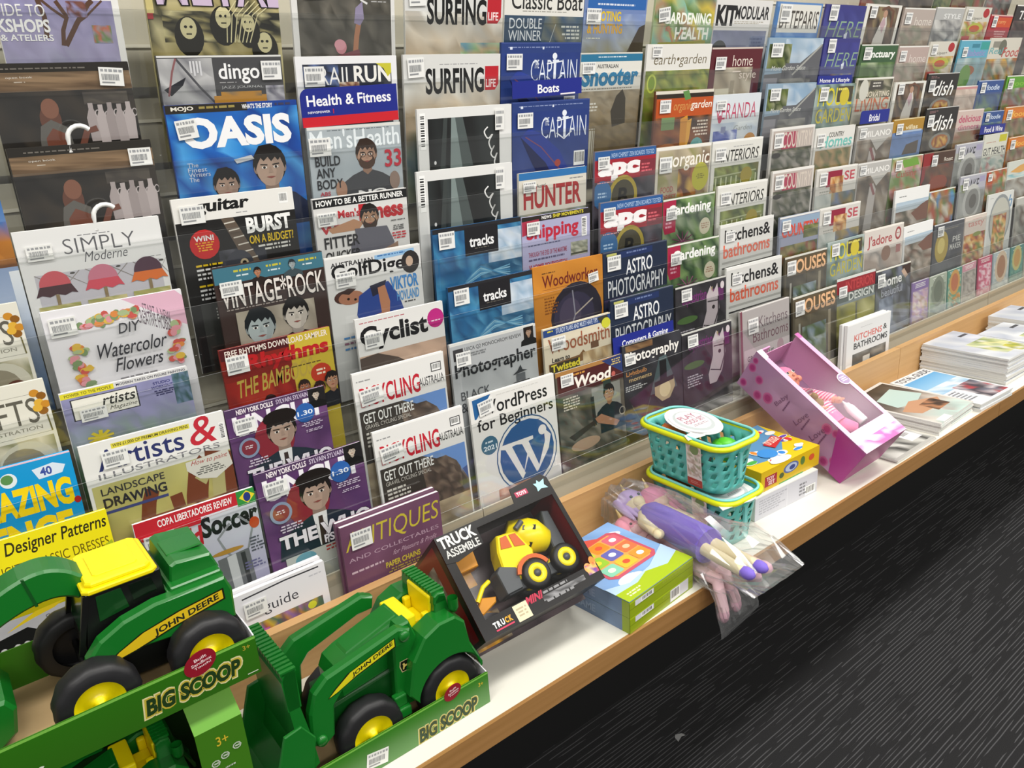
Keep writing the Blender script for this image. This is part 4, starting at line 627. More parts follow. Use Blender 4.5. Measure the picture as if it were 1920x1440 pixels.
ART['k_living'] = lambda a: (a.bg('#b8b4a4'), a.R(0, 0, 1, .04, '#e3e1d9'), a.N(.04, .05, .98, .5, ['#7d7a62', '#5a5a48', '#a09a86', '#3f3f36'], 6, 5), a.R(.36, .08, .72, .3, '#4a4640'), a.L(.4, .12, .7, .26, 2, '#c9c5bb', 'c'), a.T('RENOVATING', .12, .34, .94, .48, '#d9d0bc', .01), a.T('LIVING', .06, .5, .95, .82, '#b5684a', .01), a.N(0, .84, 1, 1.3, ['#b5b09a', '#8d8a78', '#c9c5b5'], 5, 4), a.E(.22, .3, .12, .14, '#c9c8bc'))
def kgrey(a): a.bg('#a8a49e'); a.R(0, 0, 1, .04, '#e0deda'); a.R(.03, .04, 1, .38, '#b5b3af'); a.T('MILANO', .2, .16, .95, .32, '#eceae6', .01); stk(a, .15, .2, .18, .22); a.N(.03, .38, 1, 1.3, ['#7a6a5a', '#948878', '#6a5f54', '#a59c90', '#564e45'], 7, 7); a.P([(.4, .38), (.9, .38), (.6, .7)], '#b9b6b0'); a.P([(.3, 1.2), (.4, .7), (.5, .6), (.6, .8), (.56, 1.2)], '#b5afaa'); a.S([(.42, .6), (.56, .95)], .07, '#8a5a5a')
ART['k_grey_up'] = ART['k_grey_low'] = kgrey
ART['k_dore'] = lambda a: (a.bg('#d0c8c0'), a.R(0, 0, 1, .04, '#ece6dd'), a.T("J'adore", .08, .16, .7, .48, '#a5484a', .015), a.O(.86, .24, .08, .16, .03, '#9a4446'), a.L(.8, .22, .92, .26, 1, '#9a4446'), a.N(.02, .56, .98, 1.3, ['#b5a79c', '#c5b8ad', '#a39488', '#8f8a84'], 7, 6), a.E(.56, .66, .12, .1, '#8a6a58'), a.R(.82, .52, .94, .72, '#a06a66'), setattr(a, 'st', None))
ART['k_beaut'] = lambda a: (a.bg('#3a3a3e'), a.R(0, 0, 1, .04, '#dedbcf'), a.N(0, .05, 1, 1.3, ['#3f4048', '#5a6070', '#2e2e32', '#6f7480', '#48503f'], 9, 9), a.T('home', .2, .22, .74, .5, '#f0efec', .02), a.T('beautiful', .16, .55, .76, .76, '#a9adb8', .006), a.P([(.74, .08), (1, .04), (.98, .34), (.84, .4)], '#3a241c'), a.P([(.72, .2), (.8, .14), (.92, .36), (.84, .42)], '#b59a86'), a.N(.1, .8, .5, 1.3, ['#6f7a8c', '#8a94a5', '#56606f'], 4, 5), stk(a, .14, .3, .2, .3))
ART['l_dark'] = simple('#4a4340', ['#3a3431', '#5c5048', '#70655a'], s=None)
lh = simple('#b5a9a0', ['#a89a8c', '#94867a', '#8a8a78', '#b5a89a'], 'home', '#d9d2c8', (.4, .26, .95, .5), '#b0a39b', .5, (.16, .3, .2, .26), 0, -.004)
ART['l_home_up'] = lh
ART['l_home_low'] = simple('#b5a39c', ['#a8958a', '#9a8a7f', '#b0a89a', '#8f8a7a'], 'home', '#d9cfc8', (.4, .26, .95, .5), '#b39f98', .5, (.16, .3, .2, .26), 0, -.004)
ART['l_villa'] = lambda a: (a.bg('#a9802c'), a.R(0, 0, 1, .03, '#d6c9a0'), a.T('villas', .4, .2, .8, .34, '#e6dcb8', .015), a.N(0, .4, 1, 1.3, ['#5f7aa8', '#6f8ab8', '#7d8aa0', '#8a7f72', '#a59a8c'], 7, 7, 'v'), a.P([(.5, .8), (.9, .7), (.9, 1.1), (.4, 1.1)], '#5a4f45'), stk(a, .2, .3, .2, .26), a.R(.3, .36, .95, .42, '#a9b8cc'))
ART['l_leaf'] = lambda a: (a.bg('#8aa07c'), a.R(0, 0, 1, .03, '#d8ddd0'), a.N(0, .03, 1, 1.3, ['#7f9a5a', '#a5b08c', '#b58a8a', '#c9a5ac', '#6f8a4a', '#b5705a'], 8, 9), a.P([(.3, .1), (.8, .06), (.9, .3), (.4, .34)], '#6d9a3c'), a.T('Cuisine', .16, .42, .84, .62, '#b5573f', .01), stk(a, .2, .24, .2, .26))
def lsky(a): a.bg('#d6d6d4'); a.R(0, 0, 1, .34, '#e8e8e6'); a.L(.12, .18, .4, .23, 1, '#777'); a.R(.05, .34, 1, .7, '#a9bccb', '#c5cdd2'); a.N(.05, .6, 1, 1.3, ['#8a7f70', '#6f4f3a', '#a8998a', '#54503f', '#b5aca2'], 7, 7); a.P([(.5, .7), (.8, .5), (1, .42), (1, .95), (.7, .95)], '#7a4a34'); a.st = None
ART['l_sky_up'] = ART['l_sky_low'] = lsky
ART['m_green'] = simple('#5a6a4a', ['#6a7a4a', '#8a8a5a', '#4a5a3a'], s=None)
ART['m_grey'] = simple('#a8a8a6', ['#8d8d8c', '#b5b4b0', '#6f6f70', '#c5c4c0'], 'STYLE', '#e2e2e0', (.3, .2, .9, .36), '#b0b0ae', .4, None)
def bowl(a): a.bg('#cdc9bd'); a.T('recipes+', .2, .34, .7, .46, '#6a6a62', .01); a.E(.82, .2, .12, .16, '#a82c30'); stk(a, .18, .26, .2, .26); a.N(.04, .5, .98, 1.3, ['#b5a58c', '#c2a05a', '#a86a4a', '#d2c9b5', '#8a9a4a'], 8, 8); a.E(.54, .74, .3, .2, '#b0b04a'); a.E(.5, .74, .2, .12, '#b55a3a'); a.R(.1, 1, .4, 1.3, '#b54a48')
ART['m_bowl_low'] = ART['n_bowl_up'] = bowl
def dish(a): a.bg('#2a2725'); a.R(0, 0, 1, .02, '#d8d8d2'); a.N(0, .5, 1, 1.3, ['#3a332c', '#54483a', '#2c2824', '#6a6252'], 8, 8); a.T('dish', .22, .22, .84, .66, '#eeeeea', .006, .09); a.L(.1, .08, .36, .16, 2, '#8f6a6a'); stk(a, .16, .36, .18, .26); a.E(.56, .98, .34, .26, '#8a8a82'); a.E(.56, .98, .26, .2, '#a8642c'); a.N(.36, .84, .78, 1.14, ['#c98f3c', '#a8582a', '#d8b05a', '#8a3f20'], 6, 5)
ART['m_dish_up'] = ART['m_dish_low'] = dish
ART['m_brown'] = lambda a: (a.bg('#4a3428'), a.R(0, 0, 1, .03, '#8a7a6a'), a.P([(0, .03), (.3, .02), (.2, .5), (.0, 1)], '#8c2426'), a.T('Roast', .66, .2, .94, .32, '#d9cfc2', .01), a.N(.1, .4, 1, 1.3, ['#5a3c2a', '#7a4a2c', '#4a3024', '#8a3a22', '#6a4a30'], 7, 8), a.E(.56, .95, .3, .24, '#8f3f22'), stk(a, .34, .26, .18, .26))
ART['m_kids'] = simple('#8a8f6a', ['#5d7a3c', '#b58a3c', '#4a86b5', '#c5c0b0', '#a5482a', '#8a6a4a'], s=None, hh=.04)
ART['m_pie'] = lambda a: (a.bg('#4b4d52'), a.R(0, 0, 1, .03, '#d8d8d8'), a.N(0, .3, 1, 1.3, ['#4a4c52', '#5c5e62', '#3c3e44'], 6, 7), a.L(.2, .2, .8, .26, 1, '#8a8478', 'r'), a.T('PIE', .64, .5, .9, .68, '#c9c9c4', .01), a.T('MAKER', .56, .74, .94, .92, '#c9c9c4', .01), a.E(.28, .74, .22, .24, '#a8923c'), a.E(.26, .7, .12, .12, '#c9b86a'), stk(a, .2, .24, .2, .24))
ART['n_red'] = simple('#7a3a34', ['#a8443a', '#5a6a3a', '#8a7a5a', '#6a3a30'], s=None)
ART['n_blue'] = lambda a: (a.bg('#5fa5bd'), a.R(0, 0, 1, .03, '#c9dde4'), a.R(.4, .12, .66, .24, '#3a7f94'), a.R(.7, .06, 1, .3, '#3a9a94'), a.T('diabetic', .24, .3, .9, .5, '#8f8fc0', .02), stk(a, .18, .36, .16, .22), a.N(0, .55, 1, 1.3, ['#8aa5ad', '#a5bcc0', '#7f9a9a', '#b5c2c0'], 6, 6), a.E(.46, .95, .2, .16, '#a5603c'), a.E(.36, 1.15, .2, .18, '#6f9a4a'))
def delic(a): a.bg('#c9b5ac'); a.R(0, 0, 1, .04, '#e0d5ce'); a.T('delicious', .08, .18, .92, .44, '#b8506c', .02); a.T('dinners', .1, .5, .9, .7, '#b8627a', .01); a.N(0, .75, 1, 1.3, ['#b59a86', '#c5ad9a', '#9a6a52', '#8a7a5a'], 6, 5); a.R(.8, .9, 1, 1.1, '#6a2f34'); a.st = None
ART['n_delic_low'] = delic
ART['n_delic_up'] = simple('#cbb8ae', ['#c5b3a6', '#b5a396', '#d0c2b5'], None, s=None, top2='#c58a8a', hh=.14)
def bake(a): a.bg('#a5a6ac'); a.R(0, 0, 1, .03, '#dcdcdb'); a.R(.02, .03, .98, .6, '#aaaab4'); a.T('BAKE', .26, .16, .72, .56, '#3a3a40', .01); stk(a, .2, .3, .2, .3); a.R(.74, .1, .96, .3, '#9d98b5'); a.N(0, .3, .24, 1.3, ['#7f8a5a', '#8f9690', '#a5a59a'], 3, 6); a.N(0, .6, 1, 1.3, ['#9a9c98', '#adafab', '#868884'], 6, 5); a.E(.52, .98, .34, .3, '#b9bab6'); a.E(.54, .98, .26, .22, '#8a8a86'); a.E(.56, .96, .14, .12, '#5f5c56')
ART['n_bake_up'] = ART['n_bake_low'] = bake
ART['n_recipe'] = lambda a: (a.bg('#cfc3b8'), a.R(0, 0, 1, .03, '#e8e2da'), a.L(.3, .16, .8, .19, 1, '#b5646a', 'c'), a.T('tasty', .14, .26, .9, .56, '#c58078', .006), a.N(0, .8, 1, 1.3, FOOD, 8, 6), a.E(.6, .86, .2, .1, '#7f8a3a'), setattr(a, 'st', None))
ART['o_grey'] = simple('#8a8784', ['#6f6d6a', '#9a9792', '#a5443c', '#5a5856'], s=None)
ART['o_redbox'] = lambda a: (a.bg('#a8303a'), a.R(0, 0, 1, .05, '#d9b0aa'), a.R(.2, .1, 1, .5, '#c9502a'), stk(a, .2, .28, .2, .32), a.T('curry', .38, .24, .74, .4, '#e8a868', .01), a.L(.3, .66, .85, .96, 3, '#e3b5b5', 'c'), a.R(0, 1.15, 1, 1.3, '#d9d3cb'))
ART['o_script'] = lambda a: (a.bg('#cfcabd'), a.R(.1, .1, .5, .28, '#8a877c'), a.E(.42, .28, .12, .1, '#6a6a5c'), a.T('Real', .02, .28, .44, .46, '#6aa5a8', .01, .03), a.T('Food', .44, .28, .98, .56, '#b5504a', .01, .03), a.N(0, .6, 1, 1.3, ['#a5683f', '#8a5a3a', '#c59a4a', '#c9c2b0', '#6f7f6a', '#9a9d98'], 9, 7), setattr(a, 'st', None))
def food(a): a.bg('#33508a'); a.R(0, 0, 1, .03, '#b8c2d6'); a.T('foodie', .36, .16, .86, .36, '#cfdcec', .015); stk(a, .2, .26, .18, .26); a.N(.04, .5, .96, 1.3, ['#3f5a88', '#55708f', '#4a6078', '#6f8a7a'], 6, 7); a.E(.6, 1.1, .16, .12, '#8aa55a')
ART['o_food_up'] = ART['o_food_low'] = food
ART['o_gut'] = lambda a: (a.bg('#cfcfc2'), a.R(.64, .06, .96, .34, '#bdb82a'), a.L(.1, .3, .6, .36, 1, '#b58a7a'), a.T('GUT HEALTH', .02, .52, .96, .82, '#3c3d40', .012), a.N(0, .9, 1, 1.35, ['#c0c5ba', '#a5b3ad', '#b57a78', '#d0d2c8', '#7a9a90'], 7, 5), setattr(a, 'st', None))
ART['o_veg'] = simple('#8f5a3c', ['#a8442e', '#b5683a', '#5d7a34', '#c5b8a0', '#7a8a6a'], s=(.16, .3, .2, .24), hh=.05)
ART['o_bluedish'] = lambda a: (a.bg('#d0d2ce'), a.T('dish', .28, .16, .92, .62, '#5d8ab0', .004, .1), a.O(.52, 1.02, .42, .42, .05, '#8a8f90'), a.E(.52, 1.02, .37, .37, '#b5b5aa'), a.N(.26, .8, .78, 1.24, FOOD, 7, 6), setattr(a, 'st', None), a.L(.08, .14, .2, .18, 1, '#999'))
ART['p_black'] = simple('#3a3634', ['#4a3f3c', '#5a4444', '#3a3432', '#6a6058'], 'TIME', '#e8e8e6', (.14, .2, .9, .5), '#34302f', .55, None, .04)
ART['p_green'] = simple('#4a6a34', ['#8a8a86', '#a5685c', '#6f8a4a', '#b5b0a8', '#7a5a48'], 'good', '#7fb53a', (.2, .2, .9, .44), '#5d9a2c', .46, (.18, .3, .2, .26))
por = lambda a: (a.bg('#c5762a'), a.R(0, 0, 1, .03, '#dedac8'), a.R(.02, .1, 1, .44, '#d0762a'), a.T('food', .3, .18, .9, .4, '#e8b04a', .02), stk(a, .18, .3, .2, .26), a.N(0, .46, 1, 1.3, ['#8a7a5a', '#a58a6a', '#6f7a4a', '#b5a08c', '#7a4a3c'], 8, 7))
ART['p_orange_up'] = ART['p_orange_low'] = por
ART['p_pale'] = lambda a: (a.bg('#c9cdc4'), a.P([(.1, .4), (.5, .2), (1, .1), (1, .4), (.5, .5)], '#d2a05a'), a.N(.0, .5, 1, .66, ['#7fb0b8', '#9ac0c2', '#c5cfc8'], 6, 3), a.N(0, .7, 1, 1.3, ['#a5a09a', '#c2bfb5', '#8a7a6a'], 6, 6), setattr(a, 'st', None))
ART['p_grill'] = simple('#b5b5ae', ['#6a6a62', '#8a8a80', '#5a4a3c', '#a8a49a'], None, s=None, hh=.3)
def book(c1, c2, pal, circ=None):
    def f(a):
        a.bg(c1); a.R(0, 0, 1, .03, '#e9e9e2'); a.R(0, .03, 1, .5, c2); a.L(.14, .14, .84, .42, 3, '#f0efe9', 'c'); a.N(.05, .55, .95, 1.6, pal, 7, 8)
        if circ: a.E(.5, .95, .38, .42, circ[0]); a.E(.5, .95, .26, .3, circ[1])
        a.st = None
    return f
ART['q_purple'] = book('#8a6fa5', '#7f62a0', ['#a58ab5', '#c5a5b5', '#b59a8c', '#cfc2c5'])
ART['q_white'] = book('#b5bfae', '#a9b3a0', ['#8a9a86', '#6f8070', '#a5ad9a'], ('#77806f', '#5f6a58'))
ART['q_teal'] = book('#3f8a76', '#3a8a78', ['#5f9a7a', '#c58a3c', '#b5c2a0', '#4a8f7a'], ('#c9963c', '#b5622c'))
ART['q_pinkhead'] = book('#b9b0a8', '#c98a9a', ['#9a948c', '#aea79d', '#7d776e'])
ART['q_red'] = book('#c23a66', '#b52f5c', ['#d8a5b5', '#c24a70', '#e0c5cc', '#b83a5f'])
ART['q_plate'] = book('#9fb0b8', '#a5b5bb', ['#b0bcbc', '#9aa8aa', '#c5ccc8'], ('#c9b59a', '#9a6a42'))
ART['q_green'] = book('#3f8a80', '#3a8078', ['#4f8f80', '#6fa08a', '#3f7a72'], ('#b5b06a', '#b58a3c'))
ART['q_last'] = book('#8a9a8a', '#6f8a7a', ['#8f9a80', '#a5a088'])
PLACE={
 'z_sliver':(4, 0.0534, 1.4422, 0.1204, -0.1),
 'z_crafts_up':(3, 0.0284, 1.3104, 0.1404, -0.53),
 'z_crafts_low':(2, 0.0286, 1.2057, 0.148, -0.75),
 'z_amazing':(1, 0.0363, 1.102, 0.1445, -2.49),
 'z_patterns':(0, 0.0444, 1.0081, 0.1742, -4.23),
 'z_sizes':(-1, 0.0131, 0.9374, 0.1423, -5.39),
 'a_loft':(7, 0.2472, 1.735, 0.1536, 0.0),
 'a_cal_up':(6, 0.2265, 1.6096, 0.176, 0.78),
 'a_cal_low':(5, 0.2279, 1.5037, 0.1808, 0.17),
 'a_umbrella':(4, 0.2093, 1.3976, 0.1871, -0.36),
 'a_water':(3, 0.2151, 1.2897, 0.1865, -0.37),
 'a_artists':(2, 0.2027, 1.177, 0.1732, -1.0),
 'a_illus':(1, 0.2222, 1.0999, 0.205, -2.34),
 'a_soccer':(0, 0.2506, 0.968, 0.1819, -3.02),
 'b_metal':(7, 0.4614, 1.735, 0.2015, 0.0),
 'b_jazz':(6, 0.4489, 1.6171, 0.1895, 0.23),
 'b_band':(5, 0.4474, 1.5484, 0.2035, 0.66),
 'b_guitar':(4, 0.4188, 1.417, 0.1891, 0.13),
 'b_vintage':(3, 0.4503, 1.3112, 0.1829, -0.1),
 'b_rhythm':(2, 0.4335, 1.1874, 0.1865, -0.31),
 'b_psych_up':(1, 0.4094, 1.0946, 0.1693, -1.36),
 'b_psych_low':(0, 0.4419, 0.9836, 0.1912, -1.03),
 'b_guide':(-1, 0.3408, 0.8174, 0.1542, 0.45),
 'c_climb':(7, 0.6799, 1.735, 0.1904, 0.0),
 'c_trail':(6, 0.6611, 1.6142, 0.1878, 0.53),
 'c_mens':(5, 0.65, 1.5051, 0.1761, 0.09),
 'c_fit':(4, 0.6356, 1.3935, 0.1802, 0.61),
 'c_golf':(3, 0.6366, 1.2961, 0.1883, -0.89),
 'c_cycl':(2, 0.6654, 1.1872, 0.1808, -0.42),
 'c_bike_up':(1, 0.6413, 1.0985, 0.1883, -1.36),
 'c_bike_low':(0, 0.6583, 0.9895, 0.1924, -1.74),
 'c_antique':(-1, 0.5544, 0.862, 0.1991, -2.5),
 'd_surf_up':(7, 0.906, 1.735, 0.2192, 0.0),
 'd_surf_low':(6, 0.8793, 1.6156, 0.2207, 0.3),
 'd_photo_up':(5, 0.8826, 1.5239, 0.2163, 0.46),
 'd_photo_low':(4, 0.859, 1.4174, 0.2183, -0.76),
 'd_wave_up':(3, 0.8643, 1.3138, 0.2093, -0.95),
 'd_wave_low':(2, 0.8723, 1.2078, 0.2043, -0.13),
 'd_lighthouse':(1, 0.8559, 1.1038, 0.2099, -1.28),
 'd_web':(0, 0.8799, 0.9949, 0.216, -2.17),
 'e_boat':(7, 1.1265, 1.735, 0.2128, 0.0),
 'e_capt_up':(6, 1.0907, 1.6355, 0.2143, 0.31),
 'e_capt_low':(5, 1.0951, 1.5261, 0.2085, 0.23),
 'e_hunter':(4, 1.0771, 1.3928, 0.1841, -0.26),
 'e_ship':(3, 1.0628, 1.3092, 0.1881, -0.5),
 'e_woodw':(2, 1.0751, 1.2096, 0.198, -1.18),
 'e_twist':(1, 1.0792, 1.0832, 0.1991, -1.02),
 'e_wood':(0, 1.0921, 0.9883, 0.1998, -2.1),
 'f_hunt':(7, 1.3233, 1.735, 0.1933, 0.0),
 'f_shoot':(6, 1.2896, 1.6158, 0.1887, 0.61),
 'f_apc_up':(4, 1.29, 1.4187, 0.1925, 0.07),
 'f_apc_low':(3, 1.2902, 1.3126, 0.2031, -1.2),
 'f_astro_up':(2, 1.2786, 1.2097, 0.2089, -0.09),
 'f_astro_low':(1, 1.2777, 1.1059, 0.2127, -1.17),
 'f_bulb':(0, 1.291, 1.0, 0.2007, -2.77),
 'g_health':(7, 1.5536, 1.735, 0.2118, 0.0),
 'g_earth':(6, 1.5107, 1.6325, 0.2254, 0.85),
 'g_orange':(5, 1.5085, 1.5324, 0.2082, 0.07),
 'g_organic':(4, 1.4861, 1.4113, 0.1963, -0.29),
 'g_gard_up':(3, 1.4822, 1.2966, 0.192, -0.05),
 'g_gard_low':(2, 1.4786, 1.1929, 0.1911, -1.09),
 'g_horse_up':(1, 1.4904, 1.0941, 0.1977, -1.11),
 'g_horse_low':(0, 1.4887, 0.9837, 0.191, -1.86),
 'h_modular':(7, 1.7763, 1.735, 0.2255, 0.0),
 'h_maroon':(6, 1.727, 1.6253, 0.2027, 0.89),
 'h_veranda':(5, 1.7077, 1.5173, 0.1932, 0.21),
 'h_inter_up':(4, 1.692, 1.4111, 0.2032, 0.42),
 'h_inter_low':(3, 1.6925, 1.3062, 0.2046, -0.24),
 'h_kitch_up':(2, 1.691, 1.2141, 0.2228, 0.17),
 'h_kitch_low':(1, 1.6998, 1.1083, 0.244, -1.52),
 'h_grey':(0, 1.7292, 0.9926, 0.2167, 0.06),
 'h_white':(-1, 2.189, 0.8675, 0.2499, -2.56),
 'i_paris':(7, 2.0144, 1.735, 0.2092, 0.0),
 'i_house_up':(6, 1.975, 1.6473, 0.2506, 0.23),
 'i_house_low':(5, 1.9396, 1.5356, 0.2232, -0.89),
 'i_rose_up':(4, 1.9299, 1.4268, 0.2002, 0.9),
 'i_rose_low':(3, 1.9118, 1.321, 0.1941, -0.23),
 'i_country':(2, 1.9281, 1.2005, 0.1919, -1.13),
 'i_houses_up':(1, 1.9432, 1.0945, 0.2121, -1.3),
 'i_houses_low':(0, 1.9675, 0.9837, 0.2231, -0.51),
 'j_here_up':(7, 2.2449, 1.735, 0.2145, 0.0),
 'j_here_low':(6, 2.2001, 1.6461, 0.1833, 0.63),
 'j_yell_up':(5, 2.1567, 1.5276, 0.2044, -0.42),
 'j_homes':(4, 2.1395, 1.4146, 0.2053, 0.25),
 'j_pink_up':(3, 2.1345, 1.3062, 0.2167, -0.77),
 'j_pink_low':(2, 2.1319, 1.2001, 0.2165, -0.75),
 'j_yell_low':(1, 2.15, 1.1037, 0.221, -0.21),
 'j_design':(0, 2.1843, 0.9938, 0.2202, -1.98),
 'k_red':(8, 2.4879, 1.84, 0.2177, 0.0),
 'k_dress_up':(7, 2.4494, 1.7415, 0.2064, -0.48),
 'k_sanct':(6, 2.4131, 1.6316, 0.2139, 0.76),
 'k_living':(5, 2.3658, 1.5394, 0.2119, -0.15),
 'k_grey_up':(4, 2.3621, 1.4084, 0.2085, 0.08),
 'k_grey_low':(3, 2.3398, 1.3036, 0.1995, 0.06),
 'k_dore':(1, 2.3578, 1.1088, 0.2524, -1.45),
 'k_beaut':(0, 2.4077, 0.9814, 0.2187, -1.56),
 'l_dark':(8, 2.7104, 1.84, 0.2143, 0.0),
 'l_home_up':(7, 2.6739, 1.7377, 0.2004, 2.24),
 'l_home_low':(6, 2.6242, 1.627, 0.1923, 0.83),
 'l_dress_low':(5, 2.5873, 1.5226, 0.1985, 0.3),
 'l_villa':(4, 2.5645, 1.4152, 0.1988, 0.2),
 'l_leaf':(3, 2.5446, 1.3017, 0.1968, -0.83),
 'l_sky_up':(2, 2.5602, 1.2041, 0.2251, -0.89),
 'l_sky_low':(1, 2.5859, 1.09, 0.1969, 0.92),
 'm_green':(8, 2.8883, 1.84, 0.1124, 0.0),
 'm_grey':(7, 2.8803, 1.7442, 0.1973, 2.32),
 'm_bowl_low':(6, 2.8154, 1.6395, 0.1872, 1.06),
 'm_dish_up':(5, 2.8063, 1.5429, 0.2274, -0.34),
 'm_dish_low':(4, 2.7852, 1.4377, 0.2313, -0.08),
 'm_brown':(3, 2.7624, 1.3004, 0.2258, -1.36),
 'm_kids':(2, 2.7697, 1.177, 0.19, -0.76),
 'm_pie':(1, 2.8093, 1.066, 0.2242, -1.48),
 'n_red':(8, 3.0754, 1.84, 0.2438, 0.0),
 'n_bowl_up':(7, 3.087, 1.75, 0.2004, 0.93),
 'n_blue':(6, 3.0545, 1.6449, 0.2287, 0.99),
 'n_delic_up':(5, 2.9927, 1.4983, 0.1695, -0.51),
 'n_delic_low':(4, 2.9999, 1.4203, 0.2057, -1.18),
 'n_bake_up':(3, 2.9843, 1.312, 0.2175, 0.18),
 'n_bake_low':(2, 3.0021, 1.2037, 0.2105, -1.41),
 'n_recipe':(1, 3.0303, 1.0627, 0.2016, -0.72),
 'o_grey':(8, 3.319, 1.84, 0.2069, 0.0),
 'o_redbox':(7, 3.2902, 1.7298, 0.183, 0.02),
 'o_script':(6, 3.3013, 1.6526, 0.2672, 0.99),
 'o_food_up':(5, 3.1845, 1.5123, 0.215, -0.49),
 'o_food_low':(4, 3.1923, 1.4069, 0.1735, -1.49),
 'o_gut':(3, 3.1928, 1.3287, 0.2008, 0.04),
 'o_veg':(2, 3.1945, 1.2027, 0.1744, 1.03),
 'o_bluedish':(1, 3.2029, 1.1196, 0.2544, -1.42),
 'p_black':(7, 3.5073, 1.7657, 0.2279, 1.01),
 'p_green':(5, 3.4246, 1.523, 0.2268, -0.3),
 'p_orange_up':(4, 3.4005, 1.4142, 0.2222, -0.55),
 'p_orange_low':(3, 3.4156, 1.3059, 0.2091, 0.5),
 'p_pale':(2, 3.4009, 1.2195, 0.2198, 0.34),
 'p_grill':(1, 3.4799, 1.0806, 0.2242, -0.04),
 'q_purple':(0, 2.5894, 0.9049, 0.1141, -1.19),
 'q_white':(0, 2.7163, 0.9027, 0.1239, 0.29),
 'q_teal':(0, 2.8395, 0.9021, 0.106, 0.54),
 'q_pinkhead':(0, 2.9522, 0.9034, 0.1106, 1.58),
 'q_red':(0, 3.0859, 0.9052, 0.1132, -0.1),
 'q_plate':(0, 3.2283, 0.905, 0.1436, 0.07),
 'q_green':(0, 3.3741, 0.9023, 0.1168, -0.42),
 'q_last':(0, 3.5065, 0.9027, 0.1276, 0.24),
}
# ---------------------------------------------------------------- the shop: floor, wall, shelf, rack
def slab(name, a, b, m): 
    mb = MB(); mb.box(a, b, m); o = mb.build(name); return o
cm = bpy.data.materials.new('striped_carpet'); cm.use_nodes = True
nt = cm.node_tree; bs = nt.nodes['Principled BSDF']; bs.inputs['Roughness'].default_value = .95; bs.inputs['Specular IOR Level'].default_value = .1
tc = nt.nodes.new('ShaderNodeTexCoord')
def cnoise(sc, scale, det=2):
    mp = nt.nodes.new('ShaderNodeMapping'); mp.inputs['Scale'].default_value = sc
    n = nt.nodes.new('ShaderNodeTexNoise'); n.inputs['Scale'].default_value = scale; n.inputs['Detail'].default_value = det
    nt.links.new(tc.outputs['Object'], mp.inputs[0]); nt.links.new(mp.outputs[0], n.inputs['Vector']); return n
def math_(op, a, b=None, c=None):
    m = nt.nodes.new('ShaderNodeMath'); m.operation = op
    for i, q in enumerate((a, b, c)):
        if q is None: continue
        if isinstance(q, (int, float)): m.inputs[i].default_value = q
        else: nt.links.new(q, m.inputs[i])
    return m.outputs[0]
sx = nt.nodes.new('ShaderNodeSeparateXYZ'); nt.links.new(tc.outputs['Object'], sx.inputs[0])
wob = cnoise((1, 1, 1), 8, 1); brk = cnoise((6, 100, 1), 1.0, 2); pile = cnoise((1, 1, 1), 700, 2)
ph = math_('MULTIPLY_ADD', wob.outputs[0], .003, sx.outputs[1]); fr = math_('FRACT', math_('MULTIPLY', ph, 104))
til = cnoise((1.1, 2.2, 1), 1.0, 0); line = math_('LESS_THAN', fr, .26); on = math_('GREATER_THAN', math_('MULTIPLY_ADD', til.outputs[0], .35, brk.outputs[0]), .67); lo = math_('MULTIPLY', line, on)
val = math_('MULTIPLY_ADD', lo, .06, math_('MULTIPLY_ADD', pile.outputs[0], .03, .008))
cc = nt.nodes.new('ShaderNodeCombineColor')
for i in range(3): nt.links.new(math_('MULTIPLY', val, (1, 1, 1.04)[i]), cc.inputs[i])
nt.links.new(cc.outputs[0], bs.inputs['Base Color'])
tag(slab('floor', (-2.5, -3, -.05), (6.5, 1.6, 0), cm), kind='structure')
tag(slab('wall_back', (-2.5, 1.5, 0), (6.5, 1.6, 3), mat('wall_paint', '#c9c5b8', .7)), kind='structure')
tag(slab('ceiling', (-2.5, -3, 3), (6.5, 1.6, 3.05), mat('ceiling_tile', '#e4e2da', .9)), kind='structure')
tag(slab('baseboard_rack', (-2.4, 1.2, .001), (6.4, 1.24, .595), BLACK), kind='structure')
SZ = .64                                       # shelf surface
SH = {}
for nm, x0, x1, lb in (('near', -1.0, 2.3345, 'long white shelf with wooden front edge, near section holding the toys'), ('far', 2.3365, 5.4, 'white shelf with wooden front edge, far section beyond the joint')):
    r = tag(empty('display_shelf', loc=((x0+x1)/2, .9, SZ)), lb, 'shelf', 'bottom display shelf sections')
    h = (x1-x0)/2
    mb = MB(); mb.box((-h, -.110, -.042), (h, .196, 0), WHITE); mb.build('board', r)
    mb = MB(); mb.box((-h, -.1165, -.0425), (h, -.110, -.0005), WOODE); mb.build('edge_band', r)
    mb = MB(); mb.box((-h, .178, 0.0002), (h, .196, .1045), WOOD); mb.box((-h, .1775, .1045), (h, .1965, .1062), WOOD); mb.build('ledge_board', r)
    SH[nm] = r
def yk(k): return 1.16+.017*k
def lipz(k): return -.4965+.105*k+1.5
def lean(k): return math.radians(4-2*max(k, -.2))
LIPM = mat('lip_edge_lit', '#d5cfbd', .4)  # lighter beige: the light caught by the top edges is put into the colour
def tilt_sheet(mb, x0, x1, ox, yt, zt, h, th, m, k, tm=None):
    """a thin sheet hung down from (yt, zt) with the lean of tier k"""
    s, c = math.sin(lean(k)), math.cos(lean(k))
    def q(x, d, t): return (x-ox, yt-d*s+t-1.3, zt-d*c-SZ)
    vs = [q(x, d, t) for x in (x0, x1) for d in (0, h) for t in (0, th)]
    fs = [(0, 1, 5, 4), (2, 6, 7, 3), (0, 4, 6, 2), (1, 3, 7, 5), (0, 2, 3, 1), (4, 5, 7, 6)]
    mb.add(vs, fs[1:], m); mb.add(vs, fs[:1], tm or m)
